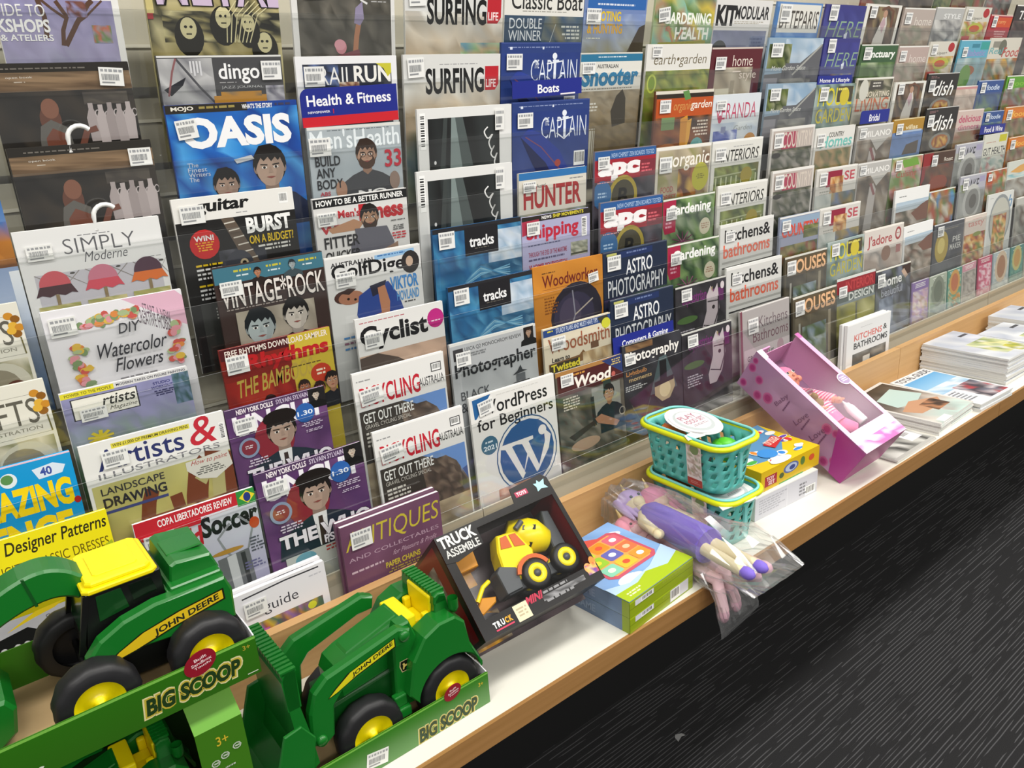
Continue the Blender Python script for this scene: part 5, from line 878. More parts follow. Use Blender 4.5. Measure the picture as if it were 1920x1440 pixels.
BAYS = [(-1.0, .764, 'near bay of the beige magazine rack, behind the green toy tractors'), (.766, 3.098, 'middle bay of the beige magazine rack, between the two panel joints'), (3.102, 5.4, 'far bay of the beige magazine rack at the right photo edge')]
def yb(j): return 1.222+.027*j               # the sloping back board and its slat edges
def zb(j): return -.522+.111*j+1.5
BL = math.atan2(.027, .111)
for x0, x1, lb in BAYS:
    ox = (x0+x1)/2
    rack = tag(empty('magazine_rack', loc=(ox, 1.3, SZ)), lb, 'magazine rack', 'bays of the magazine rack')
    for j in range(-2, 9):
        mb = MB(); s, c = math.sin(BL), math.cos(BL)
        def q(x, d, t): return (x-ox, yb(j)+.004-1.3+d*s+t*c, zb(j)-SZ+d*c-t*s)
        L = .1138
        vs = [q(x, d, t) for x in (x0, x1) for d, t in ((-L, .004), (-.006, .0), (-.005, -.004), (0, -.004), (0, .012), (-L, .012))]
        fs = [(k, (k+1) % 6, 6+(k+1) % 6, 6+k) for k in range(6)]
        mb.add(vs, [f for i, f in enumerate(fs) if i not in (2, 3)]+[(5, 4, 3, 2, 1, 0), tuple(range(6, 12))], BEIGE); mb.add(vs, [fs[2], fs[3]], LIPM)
        mb.build('slat', rack)
    for k in range(0, 9):
        n = 2 if x0 > 0 else 1
        for i in range(n):
            a = x0+(x1-x0)*i/n+.001; b = x0+(x1-x0)*(i+1)/n-.001
            zt = lipz(k)-.058; dd = .058
            mb = MB(); tilt_sheet(mb, a, b, ox, yk(k)-.006-dd*math.sin(lean(k)), zt, .226, .0015, ACR, k, ACE); mb.build('acrylic_pocket', rack)
    mb = MB(); tilt_sheet(mb, x0, x1, ox, 1.133, -.7285+1.5, .128, .004, BEIGE, 0, LIPM); mb.build('bottom_rail', rack)
    mb = MB(); tilt_sheet(mb, x0+.001, x1-.001, ox, 1.1315, -.70+1.5, .05, .0014, ACR, 0, ACE); mb.build('bottom_acrylic', rack)
    mb = MB(); mb.box((x0-ox, -.155, .0), (x1-ox, .19, .004), BEIGE); mb.build('base_tray', rack)
# ---------------------------------------------------------------- magazines
def sticker_mesh(name, wd, h, parent, loc, rot=0, seed=0):
    a = Art(h/wd, seed); a.bg('#e9e9e6'); r = a.rn; hh = h/wd
    x = .07
    while x < .9:
        e = x+r.uniform(.06, .16); a.R(x, hh*.1, min(e, .95), hh*.24, '#9a9c9f'); x = e+.05
    x = .1
    pts = []; fs = []
    while x < .8:
        wd2 = r.choice((.012, .02, .03)); n = len(pts); pts += [(x, hh*.36), (x+wd2, hh*.36), (x+wd2, hh*.7), (x, hh*.7)]; fs.append((n, n+1, n+2, n+3)); x += wd2+r.choice((.015, .025))
    a.put(pts, fs, [hx('#85878a')]*len(pts)); a.R(.1, hh*.78, .62, hh*.86, '#8d8f92')
    mb = MB(); a.emit(mb, wd)
    mb.box((-wd/2, 0, -h), (wd/2, .0002, 0), PAGES)
    o = mb.build(name, parent); o.location = loc; o.rotation_euler = (0, math.radians(-rot), 0)
    return o
KVX = {'a_umbrella': .68, 'a_water': .82, 'a_artists': .64, 'a_cal_up': .84, 'a_cal_low': .84, 'b_band': .8, 'b_guitar': .9, 'b_vintage': .89, 'b_psych_up': .79, 'b_psych_low': .79, 'c_fit': .85, 'c_golf': .84, 'f_astro_up': .87, 'f_astro_low': .87}
def magazine(key, label, th=.005, copies=0, cat='magazine', name='magazine', group='magazines displayed in the wall rack', Hmax=None):
    t, xc, zt, wd, roll = PLACE[key]
    y = yk(t) if t >= 0 else 1.109
    base = (lipz(t)-.283) if t >= 0 else .6425
    ln = lean(t) if t >= 0 else math.radians(2)
    if t >= 0: y -= (lipz(t)-zt)*math.tan(ln)
    ro = math.radians(max(-1, min(.6, roll*.4)))
    ex = Vector((math.cos(ro), 0, math.sin(ro)))
    ez = Vector((0, math.sin(ln), math.cos(ln))); ez = (ez-ex*ex.dot(ez)).normalized(); ey = ez.cross(ex)
    h = (zt-base-.002)/ez.z-abs(math.sin(ro))*wd/2
    if Hmax: h = min(h, Hmax)
    y -= .0042*copies
    O = Vector((xc, y, zt))-ez*h
    M = Matrix(((ex.x, ey.x, ez.x, O.x), (ex.y, ey.y, ez.y, O.y), (ex.z, ey.z, ez.z, O.z), (0, 0, 0, 1)))
    r = tag(empty(name, M), label, cat, group)
    a = Art(h/wd, sum(map(ord, key))); a.st = None; a.kv = 1.22/(1+.55*xc)*KVX.get(key, 1); ART[key](a)
    # a slight bow across the paper, the outer edges curling
    mb = MB(); mb.M = Matrix.Translation((0, 0, h)); a.emit(mb, wd); mb.build('cover', r)
    mb = MB(); mb.box((-wd/2, .0003, .0), (wd/2, th, h-.0012), PAGES); mb.build('pages', r)
    mb = MB(); c0 = a.ops[0][3][0]
    mb.box((-wd/2-.0006, -.0001, 0), (-wd/2, th+.0003, h), INK, c0); mb.box((-wd/2, th, 0), (wd/2, th+.0005, h), INK, c0); mb.build('spine_and_back', r)
    if a.st:
        u, v, sw, sh, rot = a.st; v *= a.kv/KVX.get(key, 1); sh *= max(.62, min(1.05, a.kv*1.15))
        sticker_mesh('price_sticker', sw*wd, sh*wd, r, ((u-.5)*wd, -.0026, h-(v-sh/2)*wd), rot, len(key)*7+ord(key[2]))
    return r, M, h, wd
LB = {
'z_sliver': 'blue and orange magazine cut off by the left photo edge',
'z_crafts_up': 'upper cream craft magazine with orange flower, cut off at left edge',
'z_crafts_low': 'lower cream craft magazine lettered CS above blue science book',
'z_amazing': 'bright blue book with fat yellow letters ZING and ENCE',
'z_patterns': 'yellow sewing pattern magazine reading Designer Patterns behind the green digger arm',
'z_sizes': 'pale grey pattern magazine with black size arrow under the digger arm',
'a_loft': 'white bordered magazine with purple tree picture and GUIDE TO SHOPS text',
'a_cal_up': 'upper dark brown calendar with monk and white jugs',
'a_cal_low': 'lower dark brown calendar with monk and jugs, clear wrapped, below its twin',
'a_umbrella': 'pale grey quilting magazine with three patchwork umbrellas and white hanger hook',
'a_water': 'white book lettered DIY Watercolor Flowers with painted blossoms round it',
'a_artists': 'art magazine with garden landscape cover and boxed title ending ists',
'a_illus': 'white art magazine with big red ampersand and brown rock arches',
'a_soccer': 'football magazine with silver trophy and red top banner behind the digger',
'b_metal': 'tan heavy metal music magazine with outlined lilac METAL lettering',
'b_jazz': 'dark grey jazz journal reading dingo with orange strip',
'b_band': 'blue music magazine with huge white band name and two dark haired men',
'b_guitar': 'guitar magazine reading BURST ON A BUDGET with red WIN circle',
'b_vintage': 'brown music magazine reading VINTAGE ROCK with two grey portraits',
'b_rhythm': 'red and yellow music magazine reading THE BAMBOOS',
'b_psych_up': 'upper purple music magazine with mop haired man in suit',
'b_psych_low': 'lower purple music magazine with mop haired man reading THE WHO',
'b_guide': 'small white guide with colourful picture panel standing behind the wooden ledge',
'c_climb': 'dark rock climbing magazine with reaching arm, above trail running magazine',
'c_trail': 'trail running magazine with white border above Health & Fitness sign',
'c_mens': 'grey health magazine with bearded man in glasses reading BUILD ANY BODY',
'c_fit': 'fitness magazine with red title and HOW TO BE A BETTER RUNNER strip',
'c_golf': 'golf magazine with blue shirted golfer leaning over and VIKTOR lettering',
'c_cycl': 'cycling magazine with pink dot and Coal Coast classic text',
'c_bike_up': 'upper red lettered bicycling magazine with rocky mountain reading GET OUT THERE',
'c_bike_low': 'lower red lettered bicycling magazine with rocky mountain, above antiques magazine',
'c_antique': 'plum coloured antiques magazine with yellow title standing behind the ledge',
'd_surf_up': 'upper pale surfing magazine with red logo block at the top edge',
'd_surf_low': 'lower pale surfing magazine with red logo block above black photo magazine',
'd_photo_up': 'upper white framed black photograph magazine with white script down its side',
'd_photo_low': 'lower white framed black photograph magazine with script, above blue wave magazine',
'd_wave_up': 'upper blue ocean wave magazine reading tracks in a black box',
'd_wave_low': 'lower blue ocean wave magazine reading tracks, above grey photographer magazine',
'd_lighthouse': 'grey black and white photography magazine with lighthouse',
'd_web': 'white book for beginners with large blue W emblem',
'e_boat': 'classic boat magazine reading DOUBLE WINNER at the top edge',
'e_capt_up': 'upper dark blue boat magazine lettered CAPTAIN above the Boats sign',
'e_capt_low': 'lower dark blue boat magazine lettered CAPTAIN below the Boats sign',
'e_hunter': 'pale hunting magazine with blue top strip and red HUNTER title',
'e_ship': 'lilac shipping news magazine with red title',
'e_woodw': 'orange woodworking magazine with dark arched turning picture',
'e_twist': 'tan woodworking magazine reading Learn to Twisted with blue top strip',
'e_wood': 'dark red topped Wood magazine with man working at a chair',
'f_hunt': 'shooting and hunting magazine with yellow title over dark tree',
'f_shoot': 'shooting magazine with blue title over dry brown grassland',
'f_apc_up': 'upper computer magazine with red apc title and gold coin',
'f_apc_low': 'lower computer magazine with red apc title and gold coin',
'f_astro_up': 'upper navy ASTRO PHOTOGRAPHY book, full title visible',
'f_astro_low': 'lower navy ASTRO PHOTOGRAPHY book behind the Computers & Gaming sign',
'f_bulb': 'black photography magazine with glowing light bulb behind the toy basket',
'g_health': 'green magazine reading GARDENING for HEALTH at the top edge',
'g_earth': 'white and leaf green magazine reading earth garden',
'g_orange': 'orange and brown organic garden magazine with carrots',
'g_organic': 'pale organic gardening magazine with round yellow badge reading FOOD FOREST',
'g_gard_up': 'upper green gardening magazine with purple spiky plant and pink corner',
'g_gard_low': 'lower green gardening magazine with purple spiky plant, above the horse magazines',
'g_horse_up': 'upper dark horse magazine with white horse head',
'g_horse_low': 'lower dark horse magazine with white horse head, left of grey kitchens magazine',
'h_modular': 'white magazine reading MODULAR over dusk sky and round hut',
'h_maroon': 'maroon framed magazine reading home style',
'h_veranda': 'pale blue magazine with thin pink VERANDA title',
'h_inter_up': 'upper white interiors magazine with green picket fence picture',
'h_inter_low': 'lower white interiors magazine with green picket fence picture',
'h_kitch_up': 'upper kitchens and bathrooms magazine with black and coral title',
'h_kitch_low': 'lower kitchens and bathrooms magazine with black and coral title',
'h_grey': 'grey wrapped kitchens magazine reading GREAT VALUE behind the doll box',
'h_white': 'white kitchens and bathrooms guide standing upright behind the wooden ledge',
'i_paris': 'blue Paris magazine with white title panel at the top edge',
'i_house_up': 'upper magazine with dark gabled house and tree against sky',
'i_house_low': 'lower magazine with dark gabled house and tree against sky',
'i_rose_up': 'upper country style magazine with pink panel and dark roses',
'i_rose_low': 'lower country style magazine with pink panel and dark roses',
'i_country': 'blue grey magazine with red COUNTRY title over a garden',
'i_houses_up': 'upper brown magazine with orange HOUSES title',
'i_houses_low': 'lower brown magazine with orange HOUSES title right of grey kitchens magazine',
'j_here_up': 'upper violet blue magazine with thin green script HERE',
'j_here_low': 'lower violet blue magazine with thin green script above Home & Lifestyle sign',
'j_yell_up': 'upper grey green house magazine with thin yellow letters under Home & Lifestyle sign',
'j_homes': 'white country homes magazine with mint green title',
'j_pink_up': 'upper house magazine with dark pink block and flowers',
'j_pink_low': 'lower house magazine with dark pink block and flowers',
'j_yell_low': 'lower grey green house magazine with yellow letters beside the white adore magazine',
'j_design': 'interior design magazine with red title band and yellow panels',
'k_red': 'reddish magazine cut by the top photo edge above white framed dress magazine',
'k_dress_up': 'upper white framed magazine with long pale dress',
'k_sanct': 'green leafy magazine reading Sanctuary',
'k_living': 'renovating magazine with orange LIVING lettering above the Bridal sign',
'k_grey_up': 'upper grey fashion magazine with walking figure under Bridal sign',
'k_grey_low': 'lower grey fashion magazine with walking figure',
'k_dore': 'pale magazine with red dore lettering and red ring',
'k_beaut': 'dark magazine with white home title, last large one in the lowest tier',
'l_dark': 'dark grey brown magazine cut by the top photo edge',
'l_home_up': 'upper dusty beige home magazine',
'l_home_low': 'lower dusty pink home magazine right of the green sanctuary magazine',
'l_dress_low': 'lower white framed magazine with long pale dress, left of black dish magazine',
'l_villa': 'ochre topped magazine with blue villa picture',
'l_leaf': 'leafy green and pink cooking magazine left of dark brown roast magazine',
'l_sky_up': 'upper white topped magazine with sky and red rock town',
'l_sky_low': 'lower white topped magazine with sky and rock town beside adore magazine',
'm_green': 'greenish magazine cut by the top photo edge',
'm_grey': 'grey style magazine right of dusty beige home magazine in second row',
'm_bowl_low': 'lower recipes magazine with red dot and salad bowl',
'm_dish_up': 'upper black dish magazine with white script title',
'm_dish_low': 'lower black dish magazine with white script title',
'm_brown': 'dark brown roast cover magazine with red corner',
'm_kids': 'busy multicoloured magazine with blue corner',
'm_pie': 'charcoal magazine reading PIE MAKER',
'n_red': 'dull red cooking magazine cut by the top photo edge',
'n_bowl_up': 'upper recipes magazine with red dot and salad bowl',
'n_blue': 'light blue diabetic cooking magazine with teal corner',
'n_delic_up': 'upper pale pink plain topped food magazine right of black dish magazine',
'n_delic_low': 'lower pink delicious lettered food magazine',
'n_bake_up': 'upper grey baking magazine with ring cake plate',
'n_bake_low': 'lower grey baking magazine with ring cake plate',
'n_recipe': 'pale pink recipe magazine with food along its lower half',
'o_grey': 'grey magazine cut by the top photo edge near the top right corner',
'o_redbox': 'red and orange cookery book near the top right corner',
'o_script': 'cream food magazine with red and teal script title',
'o_food_up': 'upper navy blue food magazine',
'o_food_low': 'lower navy blue food magazine above the Food & Wine sign',
'o_gut': 'pale magazine reading GUT HEALTH with yellow square',
'o_veg': 'vegetable covered red orange magazine above the blue lettered dish magazine',
'o_bluedish': 'pale dish magazine with blue script and big bowl of food',
'p_black': 'black magazine with white letters at the right photo edge, second row',
'p_green': 'green titled food magazine at the right photo edge',
'p_orange_up': 'upper orange titled food magazine at the right photo edge',
'p_orange_low': 'lower orange titled food magazine at the right photo edge',
'p_pale': 'pale magazine with orange swoosh at the right photo edge',
'p_grill': 'grey magazine at the right photo edge beside the blue lettered dish magazine',
'q_purple': 'small purple cookbook, first of the booklets along the lowest tier',
'q_white': 'small pale green cookbook right of the purple one',
'q_teal': 'small teal and orange cookbook in the lowest tier',
'q_pinkhead': 'small grey cookbook with pink head in the lowest tier',
'q_red': 'small crimson pink cookbook in the lowest tier',
'q_plate': 'small blue grey cookbook with plate in the lowest tier',
'q_green': 'small dark teal cookbook with yellow plate in the lowest tier',
'q_last': 'small green cookbook at the right photo edge in the lowest tier',
}
# keep neighbours in a tier side by side: trim the small overlaps
for t in range(-1, 9):
    row = sorted((k for k in PLACE if PLACE[k][0] == t), key=lambda k: PLACE[k][1])
    for a_, b_ in zip(row, row[1:]):
        A, B = PLACE[a_], PLACE[b_]; ra, lb_ = A[1]+A[3]/2, B[1]-B[3]/2
        o = ra-lb_+.0025
        if o > 0:
            PLACE[a_] = (A[0], A[1]-o/4, A[2], A[3]-o/2, A[4]); PLACE[b_] = (B[0], B[1]+o/4, B[2], B[3]-o/2, B[4])
MAG = {}
for key in PLACE:
    kw = {}
    if key.startswith('a_cal'): kw = dict(cat='calendar', name='wall_calendar', group='calendars in the wall rack')
    elif key.startswith('q_'): kw = dict(cat='booklet', name='cookbook', group='small cookbooks along the lowest tier', th=.004)
    elif key in ('z_amazing', 'a_water', 'd_web', 'f_astro_up', 'f_astro_low', 'o_redbox'): kw = dict(cat='book', name='paperback_book', group='paperback books in the wall rack')
    if key in ('h_white', 'c_antique', 'b_guide', 'z_sizes'): kw['th'] = .008
    MAG[key] = magazine(key, LB[key], **kw)
# extra copies standing behind the front one
def more(key, n, lab, d=(-.0045, .0009)):
    r, M, h, wd = MAG[key]
    for i in range(n):
        c = r.copy(); COL.objects.link(c); c['label'] = lab[i]; c.matrix_world = M @ Matrix.Translation((d[0]*(i+1), .0098*(i+1), d[1]*(i+1)))
        for ch in list(r.children):
            if ch.name.startswith('price'): continue
            q = ch.copy(); COL.objects.link(q); q.parent = c
more('c_antique', 1, ['second plum antiques magazine showing only its white page tops behind the front one'], (-.003, .006))
more('b_guide', 1, ['second white guide showing its page tops behind the front one'], (-.002, .005))
more('h_white', 1, ['second white kitchens guide peeking out left behind the front one'], (-.012, .003))
# the white plastic hooks of the two hangers
for key, u in (('a_cal_low', .44), ('a_umbrella', .57)):
    r, M, h, wd = MAG[key]
    mb = MB(); x = (u-.5)*wd; P = [(x-.004, .002, h-.01), (x-.004, .002, h+.008)]+[(x+.012-.016*math.cos(t), .002, h+.008+.016*math.sin(t)) for t in [i*math.pi/9 for i in range(1, 8)]]
    mb.tube(P, .0032, mat('white_plastic', '#f0f0ee', .35), 8); tag(mb.build('hanger_hook', r), 'white plastic hook')
# ---------------------------------------------------------------- category signs clipped on the acrylic
def sign(label, t, xc, ztop, wd, h, build, roll=0, y=None, crad=.25):
    M = Matrix.Translation((xc, (yk(t)-.0045 if y is None else y), ztop-h)) @ Euler((-lean(t), -math.radians(roll), 0)).to_matrix().to_4x4()
    r = tag(empty('section_sign', M), label, 'sign', 'category signs on the rack')
    mb = MB(); c = h*crad; n = 6
    top = [(-wd/2, h-c)]+[(-wd/2+c-c*math.cos(i*math.pi/2/n), h-c+c*math.sin(i*math.pi/2/n)) for i in range(1, n+1)]
    mb.prism([(wd/2, 0), (wd/2, h)]+top[::-1]+[(-wd/2, 0)], -.0006, .0006, mat('sign_blue', '#1f2a86', .3)); mb.build('sign_plate', r)
    a = Art(h/wd, 3); build(a); mb = MB(); mb.M = Matrix.Translation((0, -.0007, h)); a.emit(mb, wd); mb.build('sign_print', r)
def s_health(a): a.T('Health & Fitness', .06, .06, .93, .155, '#f0f0f4', .02); a.T('NEWSPOWER', .06, .195, .28, .215, '#e6e6f0', .02); a.R(.31, .185, .318, .225, '#c8202c'); a.R(0, .245, 1, .4, '#c8202c')
def s_plain(t, u0=.3, u1=.7, v0=.14, v1=.3):
    return lambda a: a.T(t, u0, v0, u1, v1, '#f0f0f4', .015)
for lab, t, x, z, wd, h, roll, fn, cr in [
 ('blue sign reading Health & Fitness with red lower band', 5, .648, 1.5665, .18, .0595, 1.2, s_health, .25),
 ('blue sign reading Boats between two navy boat magazines', 5, 1.089, 1.5662, .184, .031, 1.5, lambda a: (a.T('Boats', .35, .045, .66, .135, '#f0f0f4', .02), a.R(.68, .15, .9, .165, '#f0e8ea')), .02),
 ('blue sign reading Computers & Gaming over navy photography book', 0, 1.2731, 1.024, .2017, .04, 0, s_plain('Computers & Gaming', .14, .9, .06, .15), .02),
 ('blue sign reading Home & Lifestyle between violet and yellow lettered magazines', 5, 2.1502, 1.5503, .1727, .024, 0, s_plain('Home & Lifestyle', .06, .94, .04, .12), .02),
 ('blue sign reading Bridal over grey fashion magazine', 4, 2.3551, 1.4494, .164, .0364, 0, s_plain('Bridal', .3, .66, .07, .19), .25),
 ('blue sign reading Food & Wine over navy food magazine', 3, 3.1644, 1.3616, .2079, .03, -.5, s_plain('Food & Wine', .16, .9, .03, .12), .02)]:
    sign(lab, t, x, z, wd, h, fn, roll, yk(t)+.0059, cr)
# ---------------------------------------------------------------- toys on the shelf
def at(root_loc):
    mb = MB(); mb.M = Matrix.Translation(-Vector(root_loc)); return mb
def noise1(i, s=1.0): return (math.sin(i*12.9898*s)*43758.5453) % 1
JG = mat('green_toy_plastic', '#0d6b1f', .32, coat=.15); JGD = mat('dark_green_plastic', '#0a4a17', .35)
JY = mat('yellow_toy_plastic', '#f0da08', .32); TYRE = mat('black_tyre', '#17171a', .5, bump=.15, nscale=60); BLK = mat('black_toy_plastic', '#0b0b0c', .35)
GCARD = mat('green_card', '#2f6a0e', .35); KRAFT = mat('kraft_card', '#b99b6d', .8, noise=.08, nscale=40); WCARD = mat('white_card', '#dcdcdf', .6)
def flatart(a, name, parent, wd, M):
    """artwork laid on a face; M takes x across, z down from the top edge, print facing -y"""
    mb = MB(); a.emit(mb, wd, M, INKBOX); return mb.build(name, parent)
def facing(o, u, up):
    """matrix for flatart: o = top centre, u = across, up = upward, print looks along u x up reversed"""
    u = Vector(u).normalized(); up = Vector(up).normalized(); y = up.cross(u)
    return Matrix(((u.x, y.x, up.x, o[0]), (u.y, y.y, up.y, o[1]), (u.z, y.z, up.z, o[2]), (0, 0, 0, 1)))
def big_scoop(a, u0, v0, u1, v1):
    for b, c in ((.12, '#d8cf9a'), (.085, '#b9a83a'), (.045, '#1f3a18')):
        g = (b-.045)*.09
        a.T('BIG SCOOP', u0-g, v0-g, u1+g, v1+g, c, b, .006)
def badge(a, u, v, rx, ry):
    a.E(u, v, rx, ry, '#8c1426'); a.O(u, v, rx, ry, rx*.08, '#a84a50')
    for i, t in enumerate(('Built', 'Sandbox', 'Tough!')): a.T(t, u-rx*(.3, .5, .42)[i], v-ry*.5+ry*.36*i, u+rx*(.3, .5, .42)[i], v-ry*.24+ry*.36*i, '#ecd0d2', .02)
def wheel(parent, root, x, z, y0, y1, r, face=-1, name='wheel'):
    """fat tyre with lugs, the yellow rim a piece of its own"""
    mb = at(root); w2 = y1-y0; M = Matrix.Translation((x, y0, z))
    prof = [(r*.6, 0), (r*.86, 0), (r*.96, w2*.1), (r, w2*.28), (r, w2*.72), (r*.96, w2*.9), (r*.86, w2), (r*.6, w2)]
    mb.lathe(prof, TYRE, 48, M, r_mod=lambda i, t: 1+(.022 if ((i+(2 if t > w2/2 else 0)) % 4 < 2 and w2*.05 < t < w2*.95) else 0))
    mb.lathe([(.0001, w2*.5), (r*.7, w2*.5)], TYRE, 24, M)
    o = mb.build(name, parent)
    mb = at(root); f = y0+w2*.06 if face < 0 else y1-w2*.06; s = 1 if face < 0 else -1
    mb.lathe([(.0001, s*-.004), (r*.1, s*-.003), (r*.14, s*.002), (r*.34, s*.007), (r*.5, s*.004), (r*.6, s*-.001), (r*.66, s*-.0015), (r*.64, s*.01)], JY, 32, Matrix.Translation((x, f, z)))
    q = mb.build('rim', o); tag(q, 'yellow plastic wheel rim')
    return o
def jd_decal(a):
    pass
# --- loader tractor
def loader(root, label):
    R0 = (.4, .89, .643)
    r = tag(empty('toy_tractor', loc=R0), label, 'toy tractor', 'green toy tractors in display trays')
    def pr(name, pts, y0, y1, m=JG, bev=.004, par=None):
        mb = at(R0); mb.prism(pts, y0, y1, m, 'y', bev=bev); return mb.build(name, par or r)
    hood = pr('hood', [(.316, .735), (.314, .775), (.322, .792), (.34, .800), (.428, .824), (.446, .812), (.448, .72), (.33, .70)], .868, .93, JG, .009)
    pr('hood_ridge', [(.326, .79), (.345, .803), (.424, .8245), (.436, .82), (.43, .79)], .88, .918, JG, .004, hood)
    pr('chassis', [(.30, .69), (.5, .69), (.51, .735), (.44, .76), (.3, .745)], .862, .936, JGD, .004)
    for i, (y0, y1) in enumerate(((.836, .853), (.944, .961))):
        arm = pr('loader_arm', [(.258, .722), (.262, .772), (.272, .800), (.292, .816), (.405, .836), (.424, .826), (.42, .806), (.394, .806), (.312, .783), (.298, .768), (.292, .722), (.276, .712)], y0, y1, JG, .0035)
        for px_, pz_, pr_ in ((.412, .821, .0085), (.272, .726, .008)): mb = at(R0); mb.lathe([(.0001, -.005), (pr_*.8, -.005), (pr_, -.002), (pr_, .012)], JG, 20, Matrix.Translation((px_, y0 if i == 0 else y1-.01, pz_))); mb.build('pivot_pin', arm)
        if i == 0:
            a = Art(.5, 5); a.P([(0, .42), (.1, .33), (.3, .2), (1, .03), (1, .17), (.42, .3), (.12, .4)], '#1a1f12'); a.P([(.02, .41), (.13, .33), (.34, .2), (.985, .045), (.985, .155), (.42, .285), (.14, .385)], '#d9cf1e')
            vs, fs = glyphs('JOHN DEERE', .03)
            a.put([(.36+.6*x, .3-.075*y-.165*x) for x, y in vs], fs, [hx('#22261a')]*len(vs))
            flatart(a, 'decal', arm, .108, facing((.3435-R0[0], y0-.0003-R0[1], .8285-R0[2]), (1, 0, 0), (0, 0, 1)))
    br = pr('side_panel', [(.392, .695), (.398, .80), (.41, .832), (.428, .832), (.438, .80), (.44, .695)], .846, .87, JG, .003)
    a = Art(1.1, 2); a.P([(.12, .1), (.88, .1), (.95, .5), (.8, 1), (.2, 1), (.05, .5)], '#cdb98a'); a.P([(.18, .15), (.82, .15), (.88, .5), (.75, .95), (.25, .95), (.12, .5)], '#14140f'); a.P([(.28, .8), (.34, .5), (.3, .36), (.44, .3), (.5, .5), (.7, .46), (.78, .72), (.66, .7), (.6, .62), (.44, .66), (.38, .82)], '#d9c06a')
    flatart(a, 'badge', br, .021, facing((.413-R0[0], .8457-R0[1], .776-R0[2]), (1, 0, 0), (0, 0, 1)))
    mb = at(R0); mb.box((.388, .832, .690), (.408, .85, .706), JG); mb.box((.386, .838, .706), (.406, .85, .724), JG); mb.build('step', r, bevel=.002)
    # bucket: bent plate, two cheeks, ribbed top bar
    bk = [(.262, .700), (.245, .690), (.214, .673), (.188, .667), (.185, .670), (.206, .680), (.232, .698), (.240, .730), (.236, .79), (.232, .846), (.240, .858), (.252, .854), (.25, .80), (.258, .745)]
    bu = pr('bucket', bk, .829, .958, JG, 0)
    for y0 in (.826, .955):
        ck = pr('bucket_cheek', [(.187, .667), (.252, .690), (.262, .745), (.246, .772), (.222, .768), (.2, .70)], y0, y0+.006, JG, .0015, bu)
    mb = at(R0)
    for i in range(15): mb.box((.2325, .829+.0087*i, .855), (.2535, .829+.0087*i+.005, .8605), JG)
    mb.box((.234, .829, .8), (.252, .838, .858), JG); mb.box((.234, .949, .8), (.252, .958, .858), JG)
    mb.build('bucket_rib', bu)
    # seat and dash
    mb = at(R0); mb.box((.43, .862, .742), (.494, .932, .788), JY); mb.box((.424, .866, .788), (.45, .930, .823), JY); mb.box((.474, .866, .788), (.496, .930, .84), JY); mb.box((.45, .88, .788), (.474, .918, .799), JY); mb.box((.462, .866, .788), (.474, .876, .815), JY); mb.box((.462, .92, .788), (.474, .930, .815), JY); mb.build('seat', r, bevel=.003)
    # fenders over the rear wheels
    for y0, y1 in ((.828, .866), (.932, .97)):
        arc = [(.478+.057*math.cos(t), .695+.057*math.sin(t)) for t in [math.radians(d) for d in range(12, 176, 9)]]
        pr('fender', [(.406, .722), (.418, .775), (.44, .806), (.466, .817), (.494, .816), (.510, .80), (.516, .760), (.530, .728), (.534, .708)]+arc, y0, y1, JG, .003)
    # roll bar: two posts and a ribbed cross bar
    mb = at(R0)
    for y0 in (.856, .936): mb.prism([(.474, .80), (.478, .834), (.486, .843), (.498, .838), (.504, .80)], y0, y0+.014, JG, 'y', bev=.002)
    mb.prism([(.476, .829), (.478, .842), (.485, .846), (.497, .843), (.499, .828)], .856, .95, JG, 'y', bev=.002)
    for i in range(11): mb.box((.477, .862+.008*i, .8435), (.499, .8665+.008*i, .8475), JG)
    mb.build('roll_bar', r)
    mb = at(R0); mb.lathe([(.0001, -.012), (.006, -.012), (.008, -.006), (.008, .01)], JG, 16, Matrix.Translation((.503, .846, .826)) @ Matrix.Rotation(math.pi/2, 4, 'X')); mb.build('rear_lamp', r)
    wheel(r, R0, .477, .695, .829, .863, .0505); wheel(r, R0, .477, .695, .934, .968, .0505, 1)
    wheel(r, R0, .343, .694, .828, .860, .0495); wheel(r, R0, .343, .694, .936, .966, .0495, 1)
    return r
def tray(name, label, x0, x1, y0, y1, z0, z1, art_fn, wall_h=None, grp='green cardboard display trays'):
    O = ((x0+x1)/2, (y0+y1)/2, z0); r = tag(empty(name, loc=O), label, 'display tray', grp); t = .0016
    mb = at(O); mb.box((x0, y0, z0), (x1, y1, z0+t), KRAFT); mb.build('tray_floor', r)
    mb = at(O); mb.box((x0, y0, z0), (x1, y0+t, z1), GCARD); mb.box((x0, y0+t, z0+t), (x1-t, y0+2*t, z1-.001), mat('tray_top_edge', '#6fae3c', .4)); f = mb.build('tray_front', r)
    H = z1-z0; wd = x1-x0; a = Art(H/wd, 11); art_fn(a, wd, H)
    flatart(a, 'tray_print', f, wd, facing(((x0+x1)/2-O[0], y0-.0004-O[1], z1-O[2]), (1, 0, 0), (0, 0, 1)))
    mb = at(O); mb.box((x0, y1-t, z0), (x1, y1, z1+.004), GCARD); mb.build('tray_back', r)
    mb = at(O); mb.prism([(y0+t, z0), (y1-t, z0), (y1-t, z1+.004), (y0+.02, z1+.003), (y0+t, z1)], x1-t, x1, WCARD, 'x'); mb.box((x1, y0+.001, z0), (x1+.0004, y1-.001, z1-.003), mat('tray_black_side', '#1a1a18', .5)); mb.build('tray_side', r)
    mb = at(O); mb.box((x0, y0+t, z0), (x0+t, y1-t, z1), GCARD); mb.build('tray_side', r)
    return r
